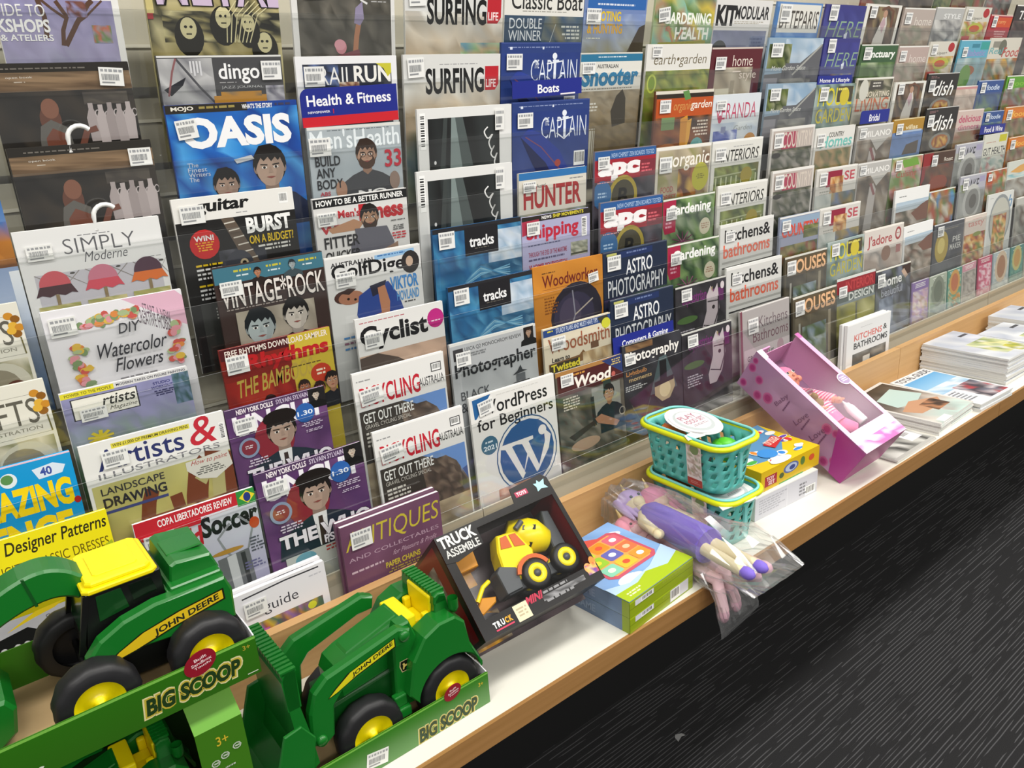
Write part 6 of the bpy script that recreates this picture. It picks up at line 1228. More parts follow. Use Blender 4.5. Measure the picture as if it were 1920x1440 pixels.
def tb_art(a, wd, H):
    a.R(0, 0, 1, H/wd, '#2f7a14', '#5c8a4c'); a.R(0, 0, 1, .008, '#78b84a')
    X = lambda x: (x-.1795)/wd
    big_scoop(a, X(.408), .085, X(.512), .155); a.T('3+', X(.518), .03, X(.527), .05, '#c9b030', .02); a.R(X(.518), .158, X(.531), .161, '#d5dcc8')
tray('display_tray', 'green BIG SCOOP cardboard tray on the shelf holding the loader tractor', .1795, .537, .822, .975, .6405, .697, tb_art)
def disc_badge(front, x, z, rad):
    f = front; P = f.parent.matrix_world.translation if False else f.parent.location; y = .822
    mb = MB(); mb.M = Matrix.Translation((x-P.x, y-P.y-.0012, z-P.z)); mb.prism([(rad*1.12*math.cos(t), rad*.92*math.sin(t)+.18*rad*1.1*math.cos(t)) for t in [i*math.pi/16 for i in range(32)]], 0, .001, mat('red_badge_card', '#8c1426', .35), 'y'); o = mb.build('round_badge', f)
    a = Art(2, 3)
    for i, t in enumerate(('Built', 'Sandbox', 'Tough!')): q = (.22, .36, .3)[i]; a.T(t, .5-q, .5-.23+.16*i, .5+q, .5-.11+.16*i, '#ecd0d2', .02, 0, None, -.0+.04)
    flatart(a, 'badge_print', o, rad*2, facing((x-P.x, y-P.y-.0014, z-P.z+rad), (1, 0, .1), (-.1, 0, 1)))
TRAYF = [q for q in bpy.data.objects if q.name.startswith('tray_front')]
disc_badge(TRAYF[0], .4715, .6975, .0135)
ld = loader(None, 'green toy loader tractor with front bucket and yellow seat in the tray on the shelf')
o = sticker_mesh('price_sticker', .034, .025, [q for q in bpy.data.objects if q.name.startswith('tray_front')][0], (.342-.35825, -.0775, .0325), -10, 4)
# --- digger tractor on top of a second boxed toy
def ta_art(a, wd, H):
    a.R(0, 0, 1, H/wd, '#2a6a0e', '#2c620f'); a.R(0, 0, 1, .006, '#78b84a'); X = lambda x: (x+.34)/wd
    big_scoop(a, X(.080), .035, X(.186), .074); a.T('3+', X(.194), .012, X(.203), .024, '#a89a30', .02); a.T('Excavator', X(-.12), .064, X(-.022), .088, '#d9e0d0', .02); a.R(X(.194), .084, X(.207), .086, '#d5dcc8')
TZ = .883
tray('display_tray', 'green BIG SCOOP cardboard tray holding the digger, raised on the lower box', -.34, .2105, .822, 1.0, TZ, .9345, ta_art)
disc_badge([q for q in bpy.data.objects if q.name.startswith('tray_front') and q is not TRAYF[0]][0], .1455, .9315, .0165)
def digger():
    R0 = (.1, .91, TZ+.0016)
    r = tag(empty('toy_tractor', loc=(.1, .91, TZ+.0026)), 'green toy digger tractor with yellow cab roof and raised arm in the upper tray', 'toy tractor', 'green toy tractors in display trays')
    def pr(name, pts, y0, y1, m=JG, bev=.003, par=None, axis='y'):
        mb = at(R0); mb.prism(pts, y0, y1, m, axis, bev=bev); return mb.build(name, par or r)
    sk = [(.040, .958), (.042, .966), (.058, .984), (.085, .997), (.12, 1.004), (.2, 1.0035), (.206, .985), (.204, .946), (.16, .95), (.10, .956)]
    body = pr('body', sk, .857, .876, JG, .003); pr('far_body_side', sk, .967, .985, JG, .003)
    pr('rear_body', [(.135, .95), (.138, 1.003), (.2, 1.003), (.206, .985), (.204, .948)], .875, .968, JG, .002)
    a = Art(.4, 7); a.P([(0, .3), (.1, .22), (.3, .13), (.6, .065), (1, .02), (1, .13), (.55, .2), (.25, .27)], '#161c0c'); a.P([(.015, .292), (.12, .22), (.32, .135), (.62, .075), (.985, .035), (.985, .118), (.55, .188), (.24, .258)], '#d8b71c')
    vs, fs = glyphs('JOHN DEERE', .03); a.put([(.4+.55*x, .222-.075*y-.1*x) for x, y in vs], fs, [hx('#22261a')]*len(vs))
    flatart(a, 'decal', body, .138, facing((.1265-R0[0], .8567-R0[1], .9935-R0[2]), (1, 0, 0), (0, 0, 1)))
    pr('chassis', [(.05, .92), (.2, .912), (.2, .95), (.05, .958)], .868, .972, BLK, .002)
    mb = at(R0); mb.prism([(.140, 1.003), (.142, 1.008), (.2, 1.008), (.203, 1.0)], .87, .985, JG, 'y', bev=.002); mb.build('rear_deck', r)
    hb = pr('engine_cover', [(.145, 1.006), (.149, 1.028), (.156, 1.031), (.196, 1.026), (.203, 1.004)], .884, .978, JG, .003)
    mb = at(R0); mb.box((.152, .908, 1.0285), (.193, .95, 1.0312), JG, M=Matrix.Identity(4)); mb.build('vent_ridge', hb, bevel=.0015)
    # cab
    pr('cab', [(.045, .958), (.058, 1.032), (.138, 1.032), (.138, .97), (.1, .955)], .882, .974, BLK, .002)
    GW = mat('seat_reflection_pane', '#0f3d18', .12)  # reflections of the green seat painted into the pane colour
    mb = at(R0); mb.prism([(.066, .995), (.068, 1.026), (.094, 1.026), (.098, 1.0)], .8812, .882, GW, 'y'); mb.build('side_window', r)
    mb = at(R0); mb.prism([(.104, 1.006), (.102, 1.026), (.126, 1.026), (.13, 1.008)], .8812, .882, mat('dark_window', '#07140a', .12), 'y'); mb.build('side_window', r)
    mb = at(R0); mb.add([(.0465, .892, .972), (.0465, .964, .972), (.0562, .964, 1.026), (.0562, .892, 1.026)], [(0, 1, 2, 3)], GW); mb.build('windscreen', r)
    for y in (.8815, .9685): mb = at(R0); mb.prism([(.038, .962), (.043, .96), (.062, 1.03), (.056, 1.031)], y, y+.006, BLK, 'y'); mb.build('cab_pillar', r)
    mb = at(R0)
    def rr(x0, y0, x1, y1, c=.006): return [(x0+c, y0), (x1-c, y0), (x1, y0+c), (x1, y1-c), (x1-c, y1), (x0+c, y1), (x0, y1-c), (x0, y0+c)]
    mb.prism(rr(.056, .880, .136, .976), 1.030, 1.036, JY, 'z', bev=.0015); mb.prism(rr(.061, .886, .131, .970), 1.035, 1.0415, JY, 'z', bev=.002); mb.prism(rr(.072, .900, .12, .956, .003), 1.041, 1.0425, JY, 'z', bev=.0006)
    tag(mb.build('cab_roof', r), 'yellow plastic cab roof with raised panel')
    # boom, arm and scoop
    top = [(.064, 1.043), (.05, 1.056), (.03, 1.064), (.005, 1.062), (-.03, 1.048), (-.07, 1.022), (-.105, .99)]
    bot = [(-.12, .975), (-.10, .968), (-.068, .99), (-.03, 1.012), (.002, 1.024), (.03, 1.027), (.05, 1.02), (.066, 1.004)]
    bm = pr('boom', smooth(top, 3, False)+smooth(bot, 3, False), .909, .951, JG, .003)
    pr('boom_seam', [(.013, 1.026), (.016, 1.026), (.010, 1.062), (.007, 1.062)], .9085, .9515, JGD, 0, bm)
    a = Art(.5, 8); a.P([(0, .34), (.5, .08), (1, .02), (.8, .12), (.45, .2)], '#c9b01c'); flatart(a, 'decal', bm, .06, facing((.012-R0[0], .9085-R0[1], 1.0265-R0[2]), (1, 0, -.05), (0.05, 0, 1)))
    pr('stick', [(-.118, .98), (-.104, .985), (-.092, .94), (-.088, .915), (-.1, .913), (-.114, .94)], .915, .945, JG, .002)
    sc = pr('scoop', [(-.1, .888), (-.052, .888), (-.036, .9), (-.03, .93), (-.038, .944), (-.07, .946), (-.1, .93)], .885, .965, JG, .004)
    for y0, y1, f in ((.829, .862, -1), (.962, .994, 1)):
        wheel(r, R0, .042, .9285, y0, y1, .0435, f); wheel(r, R0, .162, .9285, y0, y1, .0435, f)
    mb = at(R0); mb.tube([(.042, .85, .9285), (.042, .975, .9285)], .004, BLK); mb.build('axle', r); mb = at(R0); mb.tube([(.162, .85, .9285), (.162, .975, .9285)], .004, BLK); mb.build('axle', r)
    return r
digger()
def lower_box():
    x0, x1, y0, y1, z0, z1 = -.36, .177, .822, 1.0, .6405, .882
    O = ((x0+x1)/2, (y0+y1)/2, z0); r = tag(empty('toy_box', loc=O), 'open green cardboard toy box with corner post under the upper tray', 'toy box')
    gp = mat('green_card_post', '#3c7414', .35); gl = mat('light_green_card', '#5f9c2a', .35)
    mb = at(O); mb.box((x0, y0+.002, z0), (x1, y1, z0+.0016), KRAFT); mb.build('box_floor', r)
    mb = at(O); mb.box((x0, y1-.002, z0), (x1, y1, z1), mat('dark_green_card', '#123a0a', .5)); mb.build('box_back', r)
    mb = at(O); mb.box((x1-.0016, y0+.001, z0), (x1, y1-.002, .838), WCARD); mb.build('box_side', r)
    mb = at(O); mb.box((.121, y0, z0), (x1, y0+.0016, .839), gp); p = mb.build('corner_post', r)
    mb = at(O); mb.add([(.121, y0, .839), (x1, y0, .839), (x1-.002, .866, .8815), (.12, .866, .8815), (.121, y0+.002, .837), (x1, y0+.002, .837), (x1-.002, .868, .8795), (.12, .868, .8795)], [(0, 1, 2, 3), (7, 6, 5, 4), (0, 4, 5, 1), (1, 5, 6, 2), (2, 6, 7, 3), (3, 7, 4, 0)], gl); mb.build('sloping_flap', p)
    mb = at(O); mb.box((x0, .868, .8797), (x1-.002, y1, .8815), GCARD); mb.build('box_lid', r)
    mb = at(O); mb.box((x0, y0, z0), (x0+.06, y0+.0016, .839), gp); mb.build('corner_post', r)
    mb = at(O); mb.box((x0, y0, z0), (x1, y0+.0018, .675), gp); mb.build('front_lip', r)
    a = Art(2.2, 4); a.T('3+', .38, .26, .64, .5, '#c9b030', .01); a.R(.3, .1, .86, .13, '#b8d8a0') if False else None
    for i, (u, v) in enumerate(((.28, .9), (.5, .8), (.78, .7))): a.O(u, v, .1, .09, .03, '#b9c4b2', 8); a.R(u-.04, v-.02, u+.06, v+.02, '#b9c4b2')
    a.L(.45, 1.1, .75, 1.18, 1, '#b9c4b2'); flatart(a, 'post_print', p, .055, facing((.149-O[0], y0-.0004-O[1], .838-O[2]), (1, 0, 0), (0, 0, 1)))
    r2 = ld.copy(); COL.objects.link(r2); r2['label'] = 'green toy tractor half hidden inside the lower green box'; r2.location = (.02, .905, .643)
    for ch in list(ld.children):
        c = ch.copy(); COL.objects.link(c); c.parent = r2
        for g in list(ch.children): d = g.copy(); COL.objects.link(d); d.parent = c
    r2.scale = (.84, .84, .84)
lower_box()
# --- window boxes: local frame x across, y into the box, z up along the front
def posed(pos, yaw, ln, roll): return Matrix.Translation(pos) @ Matrix.Rotation(math.radians(yaw), 4, 'Z') @ Matrix.Rotation(math.radians(-ln), 4, 'X') @ Matrix.Rotation(math.radians(roll), 4, 'Y')
def truck_set():
    W, D, H = .241, .14, .179; M = posed((.542, .827, .7455), -6.6, 45.9, -4)
    r = tag(empty('boxed_toy', M), 'black and red window box reading TRUCK ASSEMBLE leaning on the ledge', 'boxed toy')
    BK = mat('black_card', '#151314', .3); RD = mat('red_card', '#7a1018', .32); t = .0016
    mb = MB(); mb.box((0, D-t, 0), (W, D, H), BK); mb.box((0, 0, 0), (W, D-t, t), BK); mb.box((0, 0, H-t), (W, D-t, H), BK); mb.build('carton', r)
    for x0, nm in ((0, 'left'), (W-t, 'right')):
        mb = MB(); mb.box((x0, 0, t), (x0+t, D-t, H-t), RD); o = mb.build('side_flap', r)
        if nm == 'left':
            a = Art(H/D, 9); a.bg('#7a1018'); a.R(0, 0, 1, .05, '#1a1516'); a.R(0, 1.22, 1, 1.3, '#1a1516'); a.R(.86, 0, 1, 1.3, '#151314'); a.N(.12, .22, .62, .7, ['#6a6a66', '#a5a5a0', '#3a3436', '#8a8680', '#55201f'], 6, 6); a.L(.2, .85, .7, 1.05, 3, '#b58a84'); flatart(a, 'side_print', o, D, facing((-.0004, D/2, H), (0, -1, 0), (0, 0, 1)))
    fr = MB(); b0 = .030; sd = .016
    fr.box((0, -.0012, 0), (W, 0, b0), BK); fr.box((0, -.0012, H-.012), (W, 0, H), BK); fr.box((0, -.0012, b0), (sd, 0, H-.012), BK); fr.box((W-.008, -.0012, b0), (W, 0, H-.012), BK); f = fr.build('window_frame', r)
    a = Art(H/W, 3); a.T('MINI', .37, .612, .5, .665, '#b8304a', .04, .02); a.L(.52, .63, .8, .72, 3, '#8a8a8c'); a.N(.5, .655, .86, .69, ['#5a5a5c', '#8d8d8f', '#3a3a3c'], 8, 2); a.R(.27, .625, .38, .735, '#dcd0b0'); a.L(.285, .65, .365, .715, 3, '#b5a888', 'c')
    for i, c in enumerate(('#e8e8e6', '#e8e8e6', '#e8e8e6', '#d8a02a', '#d8a02a')): a.T('TRUCK'[i], .095+.03*i, .66, .12+.03*i, .7, c, .05)
    a.R(.1, .71, .24, .72, '#c83a5a'); 
    flatart(a, 'strip_print', f, W, facing((W/2, -.0016, H), (1, 0, 0), (0, 0, 1)))
    mb = MB(); mb.prism([(0, H), (0, H-.046), (.02, H-.05), (.074, H-.04), (.076, H)], -.0022, -.0012, BK, 'y'); tp = mb.build('title_panel', f)
    a = Art(H/W, 4); a.T('TRUCK', .015, .012, .295, .095, '#dededa', .035); a.T('ASSEMBLE', .025, .11, .29, .165, '#c9c9c6', .02); flatart(a, 'title_print', tp, W, facing((W/2, -.0024, H), (1, 0, 0), (0, 0, 1)))
    a = Art(H/W, 5); a.E(.92, .63, .03, .035, '#e0a060'); a.E(.975, .6, .025, .035, '#d88a3a'); a.N(.9, .61, .99, .68, ['#c8462c', '#e0b060', '#7a4a9a', '#e8c090'], 4, 3); flatart(a, 'flame_print', f, W, facing((W/2, -.0016, H), (1, 0, 0), (0, 0, 1)))
    # header tab with a hang hole above the top edge
    mb = MB(); mb.prism([(W*.66, H), (W*.68, H+.026), (W*.96, H+.03), (W, H+.02), (W, H)], -.001, .0006, BK, 'y'); tb = mb.build('hang_tab', r)
    a = Art(.4, 6); a.R(.1, .12, .42, .24, '#b03a58'); a.T('TOYS', .14, .14, .38, .22, '#f0e0e4', .03); a.P([(.62, .1), (.7, .12), (.74, .05), (.78, .12), (.92, .08), (.86, .2), (.92, .3), (.76, .26), (.64, .3), (.66, .2)], '#a9d8e0'); flatart(a, 'tab_print', tb, .08, facing((W*.83, -.0014, H+.026), (1, 0, 0), (0, 0, 1)))
    mb = MB(); mb.add([(sd, -.0006, b0), (W-.008, -.0006, b0), (W-.008, -.0006, H-.012), (sd, -.0006, H-.012)], [(0, 1, 2, 3)], FILM); mb.build('window_film', r)
    # insert card with picture and small parts
    IN = mat('insert_card', '#4a4347', .6, noise=.3, nscale=14)
    mb = MB(); mb.add([(t, .092, b0*.4), (W-t, .092, b0*.4), (W-t, .112, H-t), (t, .112, H-t)], [(0, 1, 2, 3)], IN); mb.box((t, .004, .004), (W-t, .09, .010), BK); i = mb.build('insert', r)
    a = Art(.8, 12); a.bg('#43393c'); a.N(0, 0, 1, .8, ['#43393c', '#55494c', '#332a2e', '#67595c', '#4a3f44'], 9, 7); a.E(.48, .26, .2, .2, '#5a5054'); a.N(.02, .2, .3, .34, ['#c98a1c', '#dba02a', '#a56a14'], 4, 3); a.N(.05, .55, .34, .78, ['#c98a1c', '#a5865f', '#d8c5a5', '#5a4a38', '#dba02a'], 7, 5); a.H(.2, .48, .11, '#c59a7a', '#d8b01c', '#5a5a60'); flatart(a, 'insert_print', i, W*.97, facing((W/2, .1105, H-.003), (1, 0, 0), (0, .13, 1)))
    Q = bpy.data.objects.new
    # loose yellow pieces on the left: bin and arm
    mb = MB(); mb.M = M; mb.prism([(.024, .115), (.062, .115), (.066, .148), (.02, .148)], .03, .06, mat('amber_plastic', '#d08a10', .35), 'y', bev=.002); b = mb.build('toy_digger_piece'); tag(b, 'amber plastic bin part inside the truck window box', 'toy part')
    mb = MB(); mb.M = M; mb.prism([(.02, .048), (.03, .04), (.06, .050), (.064, .058), (.04, .066)], .03, .045, mat('amber_plastic'), 'y', bev=.002); mb.tube([(.03, .03, .062), (.05, .03, .08), (.066, .035, .085)], .004, JY); b = mb.build('toy_digger_piece'); tag(b, 'amber plastic digger arm part inside the truck window box', 'toy part')
    # mixer truck
    T = tag(empty('toy_mixer_truck', M @ Matrix.Translation((0, 0, 0))), 'yellow toy cement mixer truck inside the black window box', 'toy truck')
    GR = mat('grey_toy_plastic', '#4c5054', .4); AM = mat('orange_plastic', '#c85a12', .4)
    mb = MB(); mb.box((.085, .028, .048), (.225, .066, .068), GR); mb.prism([(.08, .05), (.112, .05), (.118, .085), (.09, .098), (.08, .09)], .022, .068, GR, 'y', bev=.002); mb.build('chassis', T, bevel=.002)
    cab = MB(); cab.prism([(.094, .088), (.118, .062), (.15, .07), (.162, .1), (.148, .142), (.112, .146), (.1, .12)], .024, .064, JY, 'y', bev=.003); cab.build('cab', T)
    mb = MB(); mb.prism([(.108, .122), (.116, .14), (.128, .14), (.128, .118)], .0225, .0655, AM, 'y'); mb.prism([(.133, .117), (.133, .139), (.145, .137), (.152, .112)], .0225, .0655, AM, 'y'); mb.build('cab_window', T)
    mb = MB(); mb.prism([(.142+.034*math.cos(q), .06+.034*math.sin(q)) for q in [math.radians(20+14*i) for i in range(11)]]+[(.142+.027*math.cos(q), .06+.027*math.sin(q)) for q in [math.radians(160-14*i) for i in range(11)]], .016, .03, AM, 'y'); mb.build('wheel_arch', T)
    for x, z in ((.142, .06), (.205, .062)):
        for y in (.012, .06):
            mb = MB(); mb.lathe([(.012, 0), (.022, 0), (.0255, .004), (.0255, .016), (.022, .02), (.012, .02)], TYRE, 32, Matrix.Translation((x, y, z))); wq = mb.build('wheel', T)
            mb = MB(); mb.lathe([(.006, .003), (.008, -.001), (.0165, -.001), (.0175, .003)], JY, 24, Matrix.Translation((x, y, z))); mb.build('rim', wq)
            mb = MB(); mb.lathe([(.0001, -.002), (.006, -.001), (.0065, .004)], GR, 12, Matrix.Translation((x, y, z))); mb.build('hub_screw', wq)
    MD = Matrix.Translation((.175, .045, .128)) @ Matrix.Rotation(math.radians(38), 4, 'Y') @ Matrix.Rotation(-math.pi/2, 4, 'Z')
    mb = MB(); mb.lathe([(.0001, -.04), (.016, -.04), (.03, -.008), (.031, .01), (.02, .036), (.013, .04), (.0001, .04)], JY, 28, MD); dr = mb.build('mixer_drum', T)
    mb = MB()
    for k in range(6):
        a0 = k*math.pi/3; vs = []
        for rr_, tt in ((.0265, -.018), (.0318, .004)):
            for da in (0, .32): vs.append((rr_*math.cos(a0+da+tt*8), tt, rr_*math.sin(a0+da+tt*8)))
        mb.add(vs, [(0, 1, 3, 2)], BLK, M=MD)
    mb.build('drum_stripe', dr)
    mb = MB(); mb.prism([(.2, .07), (.226, .07), (.228, .15), (.215, .155), (.205, .12)], .03, .062, GR, 'y', bev=.002); mb.tube([(.148, .02, .142), (.165, .02, .15)], .005, GR); mb.build('drum_frame', T)
truck_set()
def doll_box():
    W, D, H = .166, .114, .346; M = posed((1.565, .774, .7365), -8.9, 57.7, -7.8)
    r = tag(empty('doll_box', M), 'tall pink window box with baby doll, tilted against the ledge', 'doll box'); t = .0015
    PK = mat('pink_card', '#d89ac4', .32); LI = mat('lilac_card', '#b083a8', .4); MG = mat('magenta_card', '#b03a8c', .35)
    mb = MB(); mb.box((0, D-t, 0), (W, D, H), LI); mb.box((0, 0, 0), (W, D-t, t), MG); mb.box((0, .03, H-t), (W, D-t, H), PK); mb.box((W-t, 0, t), (W, D-t, H-t), PK); mb.build('carton', r)
    mb = MB(); mb.box((0, 0, t), (t, D-t, H-t), LI); s = mb.build('side_panel', r)
    a = Art(H/D, 5); a.bg('#b488ae'); a.N(0, 0, 1, 3, ['#b488ae', '#ae82a9', '#ba90b4', '#b288ac'], 4, 8)
    for u, v, q in ((.15, .12, .1), (.62, .12, .11), (.16, .55, .12), (.5, .4, .11), (.3, .78, .14), (.82, .1, .08), (.12, 2.5, .12), (.8, 2.15, .13), (.86, 2.35, .1), (.3, 2.65, .1)): a.E(u, v, q, q*.9, '#c4689c'); a.E(u, v, q*.6, q*.55, '#a8387a'); a.O(u, v, q*.8, q*.7, q*.12, '#b04a88')
    for v in (.95, 1.5, 1.95): a.T('Baby' if v < 1 else 'Love', .3, v, .72, v+.12, '#7d5478', -.004, .03, None, -.1); a.L(.3, v+.24, .7, v+.3, 1, '#7d5478', 'c')
    a.P([(0, 2.72), (1, 2.32), (1, 3.1), (0, 3.1)], '#a8368a'); flatart(a, 'side_print', s, D, facing((-.0004, D/2, H), (0, -1, 0), (0, 0, 1)))
    b0, sd, tp = .058, .014, .002
    fr = MB(); fr.box((0, -.001, 0), (W, 0, b0), PK); fr.box((0, -.001, b0), (sd, 0, H), PK); fr.box((W-sd, -.001, b0), (W, 0, H), PK); fr.box((0, -.001, H-.004), (.05, .03, H), PK); f = fr.build('window_frame', r)
    a = Art(H/W, 6); a.R(0, 0, .084, 1.74, '#e3b3d4', '#dca6cf'); a.R(.916, 0, 1, 1.74, '#e0accf', '#dca4cc'); a.R(0, 1.735, 1, 2.09, '#e2bcd8'); a.N(.0, 1.9, 1, 2.09, ['#d04aa8', '#e2bcd8', '#e6d0e2', '#c94fa5', '#e8c5dd'], 9, 3); a.N(.1, 1.76, .9, 1.9, ['#e2bcd8', '#ecdae8', '#d8aed0'], 8, 3)
    a.T('Baby Doll', .3, 1.79, .8, 1.9, '#f2e6ef', .01, .03); a.E(.9, 1.0, .115, .105, '#e9e2ec'); a.E(.9, 1.0, .1, .09, '#8a6a9a'); a.L(.83, .95, .97, 1.05, 3, '#d9c9e0', 'c'); a.P([(0, 0), (.12, 0), (.1, .16), (0, .2)], '#e8e0e8'); a.R(.92, .0, 1, .1, '#d86ab0')
    flatart(a, 'front_print', f, W, facing((W/2, -.0014, H), (1, 0, 0), (0, 0, 1)))
    mb = MB(); mb.add([(sd, -.0005, b0), (W-sd, -.0005, b0), (W-sd, -.0005, H-.004), (sd, -.0005, H-.004)], [(0, 1, 2, 3)], FILM); mb.build('window_film', r)
    mb = MB(); mb.add([(t, .098, .004), (W-t, .098, .004), (W-t, .098, H-t), (t, .098, H-t)], [(0, 1, 2, 3)], mat('insert_lilac', '#9a6a92', .5, noise=.1, nscale=30)); mb.build('insert', r)
    # the doll
    dl = tag(empty('baby_doll', M @ Matrix.Translation((.066, .058, 0))), 'baby doll with pink hat and striped top inside the pink box', 'doll')
    SK = mat('doll_skin', '#d98a70', .45); HP = mat('doll_hat', '#dc7fa8', .8, bump=.2, nscale=120); PT = mat('doll_trousers', '#dd5f9c', .75, bump=.15, nscale=90); ST = mat('doll_stripes', '#d86a94', .8)
    mb = MB(); mb.ball((0, 0, .265), (.03, .031, .033), SK, 20); mb.ball((0, -.031, .259), (.004, .004, .0035), SK, 8); mb.ball((-.016, -.021, .25), (.009, .008, .009), SK, 10); mb.ball((.016, -.021, .25), (.009, .008, .009), SK, 10); mb.ball((-.03, .0, .26), (.005, .006, .009), SK, 8); mb.ball((.03, .0, .26), (.005, .006, .009), SK, 8)
    mb.tube([(0, 0, .24), (0, 0, .215), (0, 0, .15), (0, 0, .11)], [.012, .02, .03, .026], SK, 12)
    for s2 in (-1, 1):
        mb.tube([(s2*.024, -.002, .208), (s2*.042, -.014, .175), (s2*.036, -.034, .15)], [.011, .01, .008], SK, 8); mb.ball((s2*.034, -.04, .146), (.009, .009, .009), SK, 8)
        for q in range(4): mb.tube([(s2*(.028+.004*q), -.045, .145), (s2*(.026+.004*q), -.052, .139)], .0022, SK, 5)
        mb.tube([(s2*.015, 0, .11), (s2*.022, -.014, .075), (s2*.02, -.006, .04)], [.017, .015, .011], SK, 8)
    mb.build('body', dl)
    mb = MB(); mb.ball((0, .004, .277), (.034, .034, .03), HP, 18, M=Matrix.Identity(4)); mb.ball((0, .012, .27), (.033, .026, .034), HP, 16); mb.build('hat', dl)
    mb = MB()
    for s2 in (-1, 1):
        mb.ball((s2*.011, -.029, .27), (.0048, .003, .005), mat('doll_eye_white', '#efe9e4', .3), 8); mb.ball((s2*.011, -.0315, .27), (.0028, .002, .0034), mat('doll_iris', '#2a3a4a', .2), 8)
    mb.ball((0, -.0305, .247), (.006, .002, .0025), mat('doll_lips', '#a8443c', .4), 8); mb.build('face', dl)
    sm = bpy.data.materials.new('striped_knit'); sm.use_nodes = True; nt2 = sm.node_tree; tcn = nt2.nodes.new('ShaderNodeTexCoord'); wv = nt2.nodes.new('ShaderNodeTexWave'); wv.bands_direction = 'Z'; wv.inputs['Scale'].default_value = 45; rp = nt2.nodes.new('ShaderNodeValToRGB'); rp.color_ramp.interpolation = 'CONSTANT'; rp.color_ramp.elements[0].color = (*hx('#d9487f'), 1); rp.color_ramp.elements[1].color = (*hx('#eec5d4'), 1); rp.color_ramp.elements[1].position = .5
    nt2.links.new(tcn.outputs['Object'], wv.inputs[0]); nt2.links.new(wv.outputs[0], rp.inputs[0]); nt2.links.new(rp.outputs[0], nt2.nodes['Principled BSDF'].inputs[0])
    mb = MB(); mb.tube([(0, 0, .228), (0, -.001, .205), (0, -.002, .16), (0, 0, .125)], [.015, .03, .035, .033], sm, 18)
    for s2 in (-1, 1): mb.tube([(s2*.02, 0, .212), (s2*.042, -.012, .178), (s2*.038, -.03, .158)], [.015, .014, .012], sm, 12)
    mb.build('striped_top', dl)
    mb = MB(); mb.tube([(0, 0, .135), (0, 0, .105)], [.034, .033], PT, 16)
    for s2 in (-1, 1): mb.tube([(s2*.016, 0, .115), (s2*.023, -.014, .075), (s2*.021, -.006, .035), (s2*.021, -.012, .022)], [.02, .019, .016, .016], PT, 12)
    mb.build('trousers', dl)
    mb = MB(); mb.ball((-.018, -.036, .165), (.012, .01, .012), mat('teddy_brown', '#8c6a3c', .9, bump=.3, nscale=200)); mb.ball((-.018, -.04, .182), .009, mat('teddy_brown')); mb.ball((-.026, -.038, .19), .004, mat('teddy_brown')); mb.ball((-.01, -.038, .19), .004, mat('teddy_brown')); tag(mb.build('teddy_patch', dl), 'small brown teddy on the doll')
    bt = MB(); bt.M = M; WP = mat('bottle_white', '#ece9ee', .25)
    bt.lathe([(.0001, 0), (.011, 0), (.012, .004), (.012, .045), (.009, .05), (.009, .056), (.004, .06), (.002, .07), (.0001, .071)], WP, 16, Matrix.Translation((.128, .035, .075)) @ Matrix.Rotation(math.pi/2, 4, 'X'))
    tag(bt.build('toy_bottle'), 'white toy feeding bottle inside the pink doll box', 'toy bottle')
doll_box()
# --- plain cartons
def carton(name, label, cat, pos, yaw, W, D, H, m, top=None, front=None, side=None, group=None):
    r = tag(empty(name, Matrix.Translation(pos) @ Matrix.Rotation(math.radians(yaw), 4, 'Z')), label, cat, group)
    mb = MB(); mb.box((0, 0, 0), (W, D, H), m); mb.build('carton', r, bevel=.0012)
    if top: a = Art(D/W, 1); top(a, D/W); flatart(a, 'top_print', r, W, facing((W/2, D, H+.0004), (1, 0, 0), (0, 1, 0)))
    if front: a = Art(H/W, 2); front(a, H/W); flatart(a, 'front_print', r, W, facing((W/2, -.0004, H), (1, 0, 0), (0, 0, 1)))
    if side: a = Art(H/D, 3); side(a, H/D); flatart(a, 'side_print', r, D, facing((-.0004, D/2, H), (0, -1, 0), (0, 0, 1)))
    return r
def game_top(a, h):
    a.bg('#86aede'); a.N(0, 0, 1, h, ['#7fa8dc', '#8db3e2', '#86aede'], 5, 5)
    for x, y, s2 in ((.2, .12, .12), (.1, .5, .1), (.3, .85, .14), (.8, .2, .1), (.66, .92, .1)): a.E(x, y, s2, s2*.5, '#dfe8f4'); a.E(x+s2*.6, y+.02, s2*.7, s2*.4, '#dfe8f4')
    a.E(.1, .08, .03, .025, '#c8304a'); a.L(.06, .13, .26, .2, 3, '#8a9ab5')
    def rq(c, s2, h2, col):
        x, y = c; a.P([(x-s2, y-h2*.8), (x-s2*.8, y-h2), (x+s2*.8, y-h2), (x+s2, y-h2*.8), (x+s2, y+h2*.8), (x+s2*.8, y+h2), (x-s2*.8, y+h2), (x-s2, y+h2*.8)], col)
    rq((.52, .46), .36, .32, '#c9586a'); rq((.52, .46), .32, .28, '#e8a85a'); a.P([(.3, .2), (.52, .06), (.72, .18)], '#d8584a')
    cs = ['#c8d23a', '#e8902a', '#d86a7a', '#9ac83a', '#6a6ab5', '#e8784a', '#8acfb0', '#e2c03a', '#e89a3a']
    for i in range(9):
        x = .3+.22*(i % 3); y = .28+.18*(i//3); rq((x, y), .1, .08, cs[i]); a.E(x, y, .045, .035, ['#f0ead8', '#e85a3a', '#f4f0f0', '#f0d83a', '#e8e8f4', '#f0c8a0'][i % 6])
    a.P([(0, .8), (.25, .9), (.6, .86), (1, .7), (1, h), (0, h)], '#b8d4f0'); a.P([(0, h-.16), (.3, h-.14), (.5, h-.2), (.75, h-.12), (1, h-.2), (1, h), (0, h)], '#a9c21c'); a.L(.08, h-.1, .3, h-.03, 2, '#e6ecc0')
